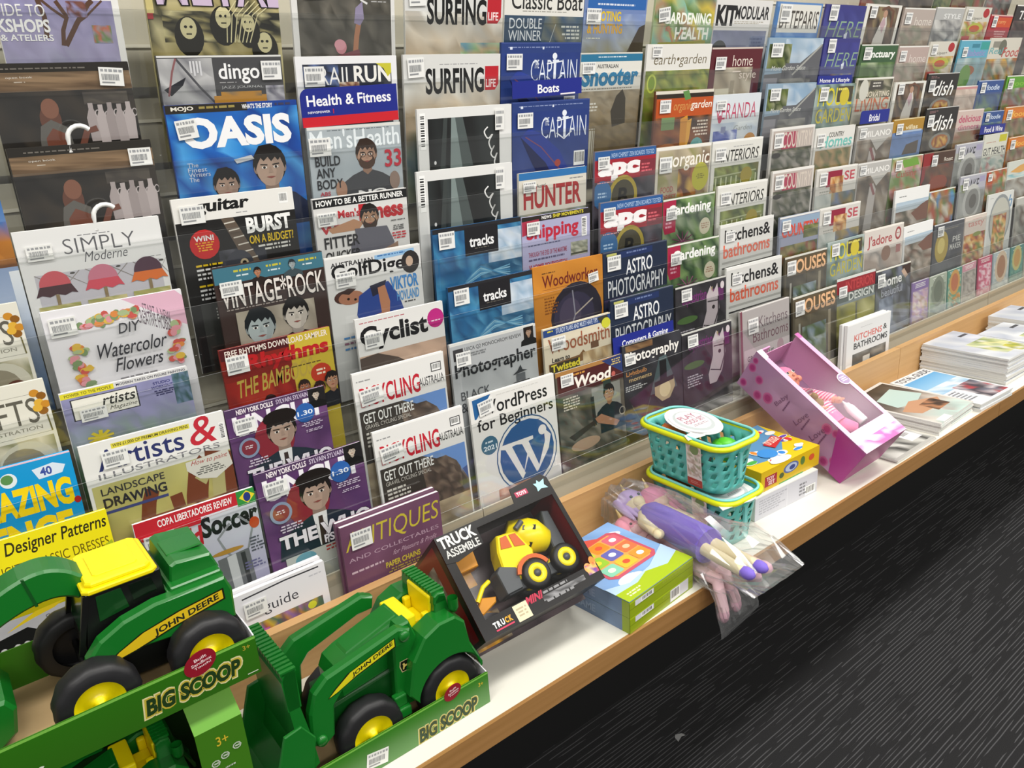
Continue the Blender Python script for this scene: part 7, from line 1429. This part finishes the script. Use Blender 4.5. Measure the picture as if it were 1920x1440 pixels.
def game_front(a, h):
    a.bg('#93a81a'); a.R(0, 0, 1, .02, '#a9c21c'); a.R(0, h*.49, 1, h*.51, '#5f7010'); a.R(.08, h*.1, .36, h*.44, '#dcdce4'); a.bar(.17, h*.13, .34, h*.42); a.L(.5, h*.15, .9, h*.3, 2, '#a9ba4a')
def game_front2(a, h): game_front(a, h); a.R(.62, h*.1, .92, h*.9, '#dcdce4'); a.bar(.63, h*.12, .78, h*.86)
def game_side(a, h): a.bg('#6f86a8'); a.N(0, 0, 1, h, ['#6f86a8', '#7890b0', '#687e9e'], 5, 2); a.T('GAME', .38, h*.25, .62, h*.75, '#8fa2be', .02); a.R(.92, 0, 1, h, '#93a81a')
GC = mat('game_card', '#93a81a', .4)
carton('game_box', 'lower of two lime and sky blue activity boxes, shelf front', 'game box', (.815, .787, .6402), 5, .188, .205, .0315, GC, None, game_front2, game_side, 'lime and blue activity boxes')
carton('game_box', 'upper lime and sky blue activity box with grid of coloured tiles', 'game box', (.815, .787, .6722), 5, .188, .205, .0315, GC, game_top, game_front, game_side, 'lime and blue activity boxes')
def white_front(a, h): a.bg('#c9c9d2'); a.R(0, 0, 1, .012, '#ecece8'); a.L(.06, .05, .5, h-.04, 6, '#a9a9b4'); a.R(.5, 0, .505, h, '#e4e4ea'); a.bar(.8, h*.55, .97, h*.95); a.L(.7, h*.3, .82, h*.9, 4, '#77777f')
carton('game_box', 'white back of a low game box under the yellow one', 'game box', (1.286, .866, .6402), -3.6, .218, .17, .056, mat('white_box_card', '#dcdcd8', .5), None, white_front)
def dough_top(a, h):
    a.bg('#e3c40f'); a.P([(0, 0), (1, 0), (.86, .42), (.5, .7), (.08, .62)], '#5a92bc'); rn = random.Random(4)
    for i in range(26):
        x, y = .08+rn.random()*.84, .06+rn.random()*(h-.16); c = rn.choice(['#d83a3a', '#3a8ad8', '#f0f0ec', '#e88a2a', '#4ab04a', '#f0f0ec', '#d8b020', '#6a4ab0', '#d85a9a'])
        a.E(x, y, .03+.07*rn.random(), .025+.04*rn.random(), '#f0eee8'); a.E(x+.01, y, .025+.05*rn.random(), .02+.03*rn.random(), c)
    a.P([(.56, .4), (.84, .3), (.88, .42), (.6, .53)], '#c8302c'); a.T('TOY DOUGH', .6, .36, .84, .46, '#f4e8d8', .02, 0, None, .04); a.E(.42, .56, .12, .1, '#3a8fd8'); a.E(.4, .74, .16, .06, '#eef0f2')
def dough_front(a, h):
    a.bg('#d9b40c'); a.R(.06, h*.3, .26, h*.82, '#a82430'); a.T('TOY', .09, h*.36, .22, h*.56, '#f0d8d8', .03); a.T('SET', .12, h*.58, .23, h*.78, '#f0d8d8', .03); a.E(.5, h*.4, .13, h*.26, '#5a6aa0'); a.E(.5, h*.4, .1, h*.2, '#b5c0d8'); a.E(.52, h*.42, .05, h*.12, '#3a4a8a'); a.E(.34, h*.6, .04, h*.14, '#4a5a30'); a.E(.7, h*.36, .04, h*.22, '#5a7a3a'); a.E(.86, h*.4, .05, h*.16, '#d0582a'); a.R(.3, h*.95, .72, h, '#3aa04a')
carton('game_box', 'bright yellow dough set box on top of the white box', 'game box', (1.313, .872, .6968), -2, .213, .17, .0475, mat('yellow_card', '#d9b40c', .35), dough_top, dough_front)
# --- play food baskets
def basket(pos, yaw, label):
    M = Matrix.Translation(pos) @ Matrix.Rotation(math.radians(yaw), 4, 'Z'); L, Wd, H = .232, .132, .108
    r = tag(empty('toy_basket', M), label, 'toy basket', 'turquoise toy baskets of play food')
    TQ = mat('turquoise_plastic', '#5cbab2', .35); YR = mat('lime_rim_plastic', '#d4dc0a', .3); LB2 = mat('pale_turquoise', '#7fd0cc', .35)
    def ring(z, g, n=9):
        hw, hl, c = Wd/2-g, L/2-g, .036; pts = []
        for cx, cy, a0 in ((hw-c, hl-c, 0), (-hw+c, hl-c, 90), (-hw+c, -hl+c, 180), (hw-c, -hl+c, 270)):
            for i in range(n): t = math.radians(a0+90*i/(n-1)); pts.append((cx+c*math.cos(t), cy+c*math.sin(t), z))
        return pts
    # walls as a lattice: rows of slots left open
    rows = [(0, .016), (.012, .0155), (.024, .0142), (.032, .0134), (.044, .0122), (.052, .0114), (.064, .01), (.072, .0092), (.084, .0078), (.104, .004)]
    per = 105
    def resample(pts, ph_):
        out = []; P2 = [Vector(p) for p in pts]; ds = [0]
        for i in range(len(P2)): ds.append(ds[-1]+(P2[(i+1) % len(P2)]-P2[i]).length)
        for k in range(per):
            d = ds[-1]*((k+ph_)/per % 1); i = max(j for j in range(len(P2)) if ds[j] <= d); t = (d-ds[i])/(ds[i+1]-ds[i] or 1); out.append(P2[i].lerp(P2[(i+1) % len(P2)], t))
        return out
    R2 = [resample(ring(z, g), z*70) for z, g in rows]
    mb = MB(); vs = [tuple(p) for q in R2 for p in q]; fs = []
    for j in range(len(rows)-1):
        for k in range(per):
            if j in (1, 3, 5, 7) and (k+j) % 5 < 2: continue
            sh = 0
            fs.append((j*per+k, j*per+(k+1) % per, (j+1)*per+(k+1) % per, (j+1)*per+k))
    mb.add(vs, fs, TQ, smooth=True); o = mb.build('basket_wall', r); s2 = o.modifiers.new('thick', 'SOLIDIFY'); s2.thickness = .0022
    mb = MB(); mb.add([tuple(p) for p in R2[0]], [tuple(range(per))], TQ); mb.build('basket_base', r)
    mb = MB(); mb.tube(ring(H-.003, .0005), .0058, YR, 8, True); tag(mb.build('basket_rim', r), 'lime yellow rim')
    mb = MB(); mb.tube(ring(H+.0035, .0045), .0032, LB2, 6, True); mb.build('inner_lip', r)
    for x, nm in ((-.03, 0), (.03, 0)): pass
    mb = MB(); mb.box((-.004, -L/2+.004, .03), (.004, -L/2+.009, .085), LB2); mb.build('handle_slot', r)
    # wrap-around paper band: down the long left side and across
    cw = mat('paper_label', '#e0dcd6', .6); mb = MB()
    mb.add([(-Wd/2-.003, -.066, .108), (-Wd/2-.003, -.028, .108), (-Wd/2+.006, -.028, .012), (-Wd/2+.006, -.066, .012)], [(0, 1, 2, 3)], cw); l = mb.build('paper_band', r)
    a = Art(2.6, 7); a.bg('#dcd6ce'); a.N(.05, .1, .95, 2, ['#dcd6ce', '#c9beb0', '#b5a090', '#e2ddd6', '#a89a88', '#8f9a78'], 6, 14); a.E(.55, .4, .3, .3, '#6f8a5a'); a.R(0, 2.15, 1, 2.6, '#a83a2c'); a.L(.2, 2.3, .9, 2.5, 2, '#c98a7c'); flatart(a, 'band_print', l, .038, facing((-Wd/2-.0036, -.047, .108), (0, -1, 0), (-.094, 0, 1)))
    return r, M
def food(M, label, kind, loc, col, rad, name='play_food'):
    mb = MB(); mb.M = Matrix.Identity(4); m = mat('food_'+kind, col, .4)
    r = tag(empty(name, M @ Matrix.Translation(loc)), label, 'toy food', 'play food pieces in the baskets')
    if kind == 'carrot': mb.lathe([(.0001, -rad*1.6), (rad*.4, -rad*1.2), (rad*.8, 0), (rad, rad*.9), (rad*.6, rad*1.2), (.0001, rad*1.25)], m, 14, Matrix.Rotation(.5, 4, 'Z'))
    elif kind == 'cabbage':
        mb.ball((0, 0, 0), rad, m, 16)
        for i in range(7): mb.ball((rad*.5*math.cos(i), rad*.5*math.sin(i), rad*.3), (rad*.6, rad*.6, rad*.5), m, 10)
    else: mb.ball((0, 0, 0), (rad, rad*.9, rad*.85), m, 14)
    mb.build('toy_piece', r)
    if kind in ('carrot', 'tomato'): mb = MB(); mb.tube([(0, rad*(1.1 if kind == 'carrot' else 0), rad*(.2 if kind == 'carrot' else .8)), (.004, rad*(1.6 if kind == 'carrot' else .1), rad*(.4 if kind == 'carrot' else 1.1))], .003, mat('food_stalk', '#3f8a34', .5)); mb.build('stalk', r)
r1, M1 = basket((1.203, .94, .6412), -1.5, 'lower turquoise toy basket with lime rim standing on the shelf')
r2, M2 = basket((1.196, .950, .7588), -2, 'upper turquoise toy basket with lime rim and white oval hang tag')
for M, w2 in ((M1, 'lower'), (M2, 'upper')):
    food(M, f'orange toy carrot in the {w2} turquoise basket', 'carrot', (-.022, .05, .086), '#e8742a', .02)
    food(M, f'bright green toy cabbage in the {w2} turquoise basket', 'cabbage', (.018, -.056, .07), '#56c02a', .025)
    food(M, f'dull purple toy aubergine in the {w2} turquoise basket', 'aubergine', (-.016, -.02, .05), '#6a5560', .026)
    food(M, f'red toy tomato in the {w2} turquoise basket', 'tomato', (.024, .02, .05), '#b8443c', .019)
for r, M, nm in ((r2, M2, 0), (r1, M1, 1)):
    mb = MB(); mb.M = Matrix.Translation((0, .012 if not nm else -.06, .1175 if not nm else .1015)) @ Matrix.Rotation(math.radians(6 if not nm else -2), 4, 'X')
    el = [(.052*math.cos(t), .066*math.sin(t)) for t in [i*2*math.pi/32 for i in range(32)]]
    mb.prism(el, -.0005, .0005, mat('tag_card', '#e8e8e8', .5), 'z'); mb.prism([(-.075, -.052), (-.066, -.034), (-.02, -.03), (-.03, -.058)], -.0005, .0005, mat('tag_card'), 'z'); o = mb.build('hang_tag', r)
    a = Art(1.3, 8); a.E(.5, .63, .44, .54, '#e4e4e2'); a.E(.5, .63, .36, .44, '#c0c8c8'); a.E(.52, .6, .3, .38, '#e6e0e2'); a.T('PLAY', .3, .36, .72, .52, '#b07a8c', .02); a.T('FOOD SET', .28, .56, .78, .7, '#b07a8c', .02); a.L(.3, .76, .74, .84, 2, '#a9929c', 'c')
    f = MB(); a.emit(f, .108, mb.M @ facing((0, .0675, .0012), (1, 0, 0), (0, 1, 0)), INKBOX); f.build('tag_print', o)
# --- rag dolls lying in clear bags
def soft(mb, pts, rad, m, n=12): mb.tube(pts, rad, m, n)
def rag_doll(label, root, head, hip, foot, body, hair, skin, side, hang=None):
    r = tag(empty('plush_doll', loc=root), label, 'plush doll', 'plush dolls in clear bags')
    B = mat(body[0], body[1], .75, bump=.15, nscale=120); Hh = mat(hair[0], hair[1], .85, bump=.4, nscale=80); K = mat(skin[0], skin[1], .8, bump=.1, nscale=140)
    h, p, f = Vector(head), Vector(hip), Vector(foot); ax = (p-h).normalized(); sd = ax.cross(Vector((0, 0, 1))).normalized(); sp = 1.05 if side > 1.2 else .72
    mb = at(root); mb.ball(h, (.027, .027, .023), K, 18); mb.ball(h+ax*.014+Vector((0, 0, .011)), (.015, .016, .012), K, 12)
    mb.tube([h+ax*.02, h+ax*.04], [.014, .016], K, 10)
    for s in (-1, 1):
        mb.tube([h+ax*.045+sd*s*.014, h+ax*.07+sd*s*.034*sp, h+ax*.115+sd*s*.04*sp], [.011, .0115, .010], K, 10); mb.ball(h+ax*.122+sd*s*.04*sp, (.012, .012, .010), K, 10)
        k = p.lerp(f, .5) if hang is None else Vector(hang); mb.tube([p+sd*s*.013, k+sd*s*.015, f+sd*s*(.017 if hang is None else .022)], [.0125, .0125, .0105], K, 10)
    mb.build('body', r)
    mb = at(root); mb.tube([h+ax*.034, h+ax*.055, h+ax*.085, h.lerp(p, .62), p+ax*.012], [q*side for q in (.010, .019, .021, .022, .024)], B, 16); mb.build('dress', r)
    mb = at(root); mb.ball(h-ax*.010+Vector((0, 0, .004)), (.029, .029, .023), Hh, 16)
    for i in range(7): t = -1+i/3; mb.tube([h-ax*.018+sd*t*.018, h-ax*.02+sd*t*.03+Vector((0, 0, .004)), h+ax*.02+sd*t*.036, h+ax*.05+sd*t*.04], [.009, .009, .007, .003], Hh, 8)
    mb.tube([h-ax*.026+Vector((0, 0, .014)), h-ax*.042+Vector((0, 0, .03))], [.006, .001], mat('doll_horn', '#d8c07a', .4), 8); mb.build('hair', r)
    mb = at(root)
    for s in (-1, 1): mb.ball(h+sd*s*.010+ax*.004+Vector((0, 0, .0225)), (.0035, .0035, .003), mat('doll_bead_eye', '#2c4a48', .2), 8)
    mb.build('eyes', r)
    mb = at(root)
    for s in (-1, 1): mb.ball(f+sd*s*(.017 if hang is None else .022)+(Vector((0, -.008, 0)) if hang is None else Vector((0, 0, -.008))), (.0125, .018, .0115) if hang is None else (.0115, .0115, .018), B, 10)
    mb.build('shoes', r)
    return r
rag_doll('purple dressed plush unicorn doll lying on top in the clear bag', (1.05, .9, .71), (1.064, 1.01, .714), (1.043, .81, .714), (1.052, .715, .70), ('violet_satin', '#7f68cf'), ('lilac_mane', '#bfa8d8'), ('cream_plush', '#e2d6ae'), 1.45)
rag_doll('pink plush unicorn doll at right inside the clear bag', (1.1, .9, .668), (1.106, .985, .712), (1.1, .83, .666), (1.1, .735, .668), ('rose_plush', '#d8a8b8'), ('pink_mane', '#e08fae'), ('peach_plush', '#e0bfae'), 1)
rag_doll('pink plush doll with legs hanging over the shelf edge in its bag', (1.035, .9, .668), (1.022, .975, .682), (1.037, .85, .666), (1.046, .75, .605), ('blush_plush', '#e2afc0'), ('coral_pink_mane', '#ea9fb4'), ('pale_pink_plush', '#ecc5cc'), 1, (1.042, .768, .662))
def bag(label, rows, seed, seg=26):
    """crumpled film: rows of (centre, half width, up, height) rings squeezed flat"""
    rn = random.Random(seed); vs = []; n = seg
    for c, hw, hh, wdir in rows:
        for i in range(n):
            t = 2*math.pi*i/n; j = 1+.10*(rn.random()-.5)
            x = hw*math.copysign(abs(math.cos(t))**.7, math.cos(t))*j; z = hh*math.sin(t)*(1+.5*(rn.random()-.5))
            v = Vector(c)+Vector(wdir[0])*x+Vector(wdir[1])*z; vs.append(tuple(v))
    k = len(rows); fs = [(j*n+i, j*n+(i+1) % n, (j+1)*n+(i+1) % n, (j+1)*n+i) for j in range(k-1) for i in range(n)]
    O = Vector(rows[0][0]); mb = at(O); mb.add(vs, fs, BAGF, smooth=False); o = mb.build('plastic_bag', loc=O)
    return tag(o, label, 'plastic bag', 'clear plastic toy bags')
U = ((1, 0, 0), (0, 0, 1)); Dn = ((.9, .1, 0), (0, 1, .1))
bag('clear plastic bag round the purple unicorn doll, sticking out over the shelf edge', [((1.062, 1.068, .715), .03, .004, U), ((1.064, 1.052, .706), .056, .042, U), ((1.066, 1.0, .70), .062, .054, U), ((1.066, .93, .70), .063, .055, U), ((1.064, .87, .70), .062, .054, U), ((1.066, .815, .70), .066, .052, U), ((1.076, .772, .70), .08, .045, U), ((1.084, .732, .695), .084, .03, U), ((1.09, .70, .682), .08, .012, U), ((1.094, .678, .672), .078, .004, U)], 5, 44)
bag('clear plastic bag with pink doll legs drooping over the wooden shelf edge', [((1.036, .81, .668), .03, .024, U), ((1.038, .785, .664), .04, .022, U), ((1.042, .76, .655), .048, .024, Dn), ((1.05, .748, .632), .058, .022, Dn), ((1.058, .744, .61), .066, .02, Dn), ((1.064, .742, .59), .072, .012, Dn), ((1.068, .741, .572), .075, .004, Dn), ((1.07, .741, .56), .074, .002, Dn)], 9, 40)
# --- magazines lying in stacks at the far end of the shelf
def flat_mag(label, xc, yc, z, W, L, th, yaw, artf, group, name='magazine', sty=0, spine='#d5d5d2'):
    M = Matrix.Translation((xc, yc, z)) @ Matrix.Rotation(math.radians(yaw), 4, 'Z'); r = tag(empty(name, M), label, 'magazine', group)
    mb = MB(); mb.box((-W/2, -L/2, .0003), (W/2, L/2, th-.0005), PAGES); mb.build('pages', r)
    a = Art(L/W if sty == 0 else W/L, int(z*1e4)); artf(a); mb = MB()
    if sty == 0: a.emit(mb, W, facing((0, L/2, th), (1, 0, 0), (0, 1, 0)))
    else: a.emit(mb, L, facing((-W/2, 0, th), (0, 1, 0), (-1, 0, 0)))
    mb.build('cover', r)
    mb = MB(); mb.box((-W/2-.0005, -L/2, 0), (W/2, L/2, .0004), INK, hx(spine)); mb.box((-W/2-.0006, -L/2, 0), (-W/2, L/2, th), INK, hx(spine)); mb.build('spine_and_back', r)
    return r
def garden_cover(a): a.bg('#c9ccd4'); a.N(0, 0, 1, 1.3, ['#c5c9d4', '#d5d8de', '#b9bfcc', '#dcdfe2'], 6, 7); a.N(.3, .5, .95, 1.1, ['#a9b58a', '#c9cf9a', '#8a9a5a', '#d8d8d0', '#e0dca0'], 7, 6); a.N(.6, .9, .95, 1.2, ['#c9c04a', '#9aa04a', '#d8d8cc'], 5, 4); a.R(.7, .2, .96, .26, '#4a4a50')
def bw_cover(a): a.bg('#b5b4ae'); a.N(0, 0, 1, 1.3, ['#4a4a46', '#8a8a84', '#c5c5be', '#2b2b2a', '#dadad4'], 9, 10); a.R(.68, .86, .95, 1.2, '#e2dede'); a.bar(.72, .92, .92, 1.1)
def beach_cover(a): a.bg('#d5d2cb'); a.N(.04, .05, .96, 1.25, ['#2f2b28', '#4a423a', '#a5978a', '#c9c5bd', '#b9d0c9'], 7, 7, 'v', .5); a.P([(.25, .3), (.8, .22), (.9, .6), (.5, .7), (.2, .6)], '#b9cfc8'); a.P([(.1, .7), (.5, .6), (.9, .8), (.7, .95), (.2, .9)], '#c29270'); a.N(.45, .75, .8, 1, ['#3a2a22', '#b07a56', '#5a4232'], 4, 4); a.R(.1, 1.1, .35, 1.22, '#e8e8e4')
def sky_cover(a): a.bg('#dfe3e6'); a.R(.04, .2, .96, .75, '#5aa5d8', '#a9cfe6'); a.N(.04, .55, .96, .8, ['#c5d8e4', '#dde5ea', '#9ac0dc'], 6, 3); a.T('TOTAL GUIDE', .06, .04, .94, .16, '#3a3a44', .02); a.N(.4, .75, .96, 1.3, ['#6a6a78', '#8a7a80', '#b0343c', '#3a3440', '#c5bcc0'], 7, 6); a.L(.06, .85, .36, 1.2, 6, '#77777f')
def stack(n, xc, yc, W, L, th, yaw, artf, top, under, grp, seed, z0=.6402):
    rn = random.Random(seed); p = None
    for i in range(n):
        lb = top if i == n-1 else under; x, y, q = xc+rn.uniform(-.003, .003), yc+rn.uniform(-.003, .003), yaw+rn.uniform(-.8, .8); z = z0+i*(th+.0003)
        if p is None or i == n-1: r = flat_mag(lb, x, y, z, W, L, th, q, artf, grp)
        else:
            r = p.copy(); COL.objects.link(r); r['label'] = lb; r.matrix_world = Matrix.Translation((x, y, z)) @ Matrix.Rotation(math.radians(q), 4, 'Z')
            for ch in list(p.children): c = ch.copy(); COL.objects.link(c); c.parent = r
        if p is None: p = r
stack(2, 1.862, .925, .2, .27, .004, 0, bw_cover, 'black and white magazine lying flat beside the doll box', 'magazine under the black and white one beside the doll box', 'black and white magazines by the doll box', 2)
stack(7, 2.095, .93, .215, .258, .0045, 2.4, beach_cover, 'top magazine with tanned swimmer on the front shelf stack', 'magazine in the front shelf stack below the swimmer cover', 'front stack of magazines on the shelf', 3)
stack(5, 2.325, .92, .194, .262, .0045, -2, sky_cover, 'top magazine with bright blue sky on the second shelf stack', 'magazine in the second shelf stack below the blue sky cover', 'second stack of magazines on the shelf', 4)
stack(15, 2.566, .945, .2, .252, .0057, -1, garden_cover, 'top pale garden magazine on the tall white stack', 'magazine in the tall white stack below its top garden cover', 'tall white stack of magazines', 5)
stack(14, 2.79, .87, .2, .255, .0057, -1, garden_cover, 'top pale garden magazine on the next white stack, shelf right', 'magazine in the next white stack right of the tall one', 'second tall white stack of magazines', 6)
stack(15, 3.02, .93, .2, .255, .0057, 1, garden_cover, 'top pale garden magazine on the last white stack at the right photo edge', 'magazine in the last white stack at the right photo edge', 'last white stack of magazines', 7)
# scrap of paper on the black base
mb = MB(); mb.prism([(0, 0), (.02, .006), (.03, .002), (.028, .012), (.012, .02), (.004, .014)], 0, .0008, mat('paper_scrap', '#8f8f8f', .7), 'z'); tag(mb.build('paper_scrap', loc=(1.2, 1.0, .0005)), 'small grey scrap of paper on the dark floor below the shelf', 'paper scrap')
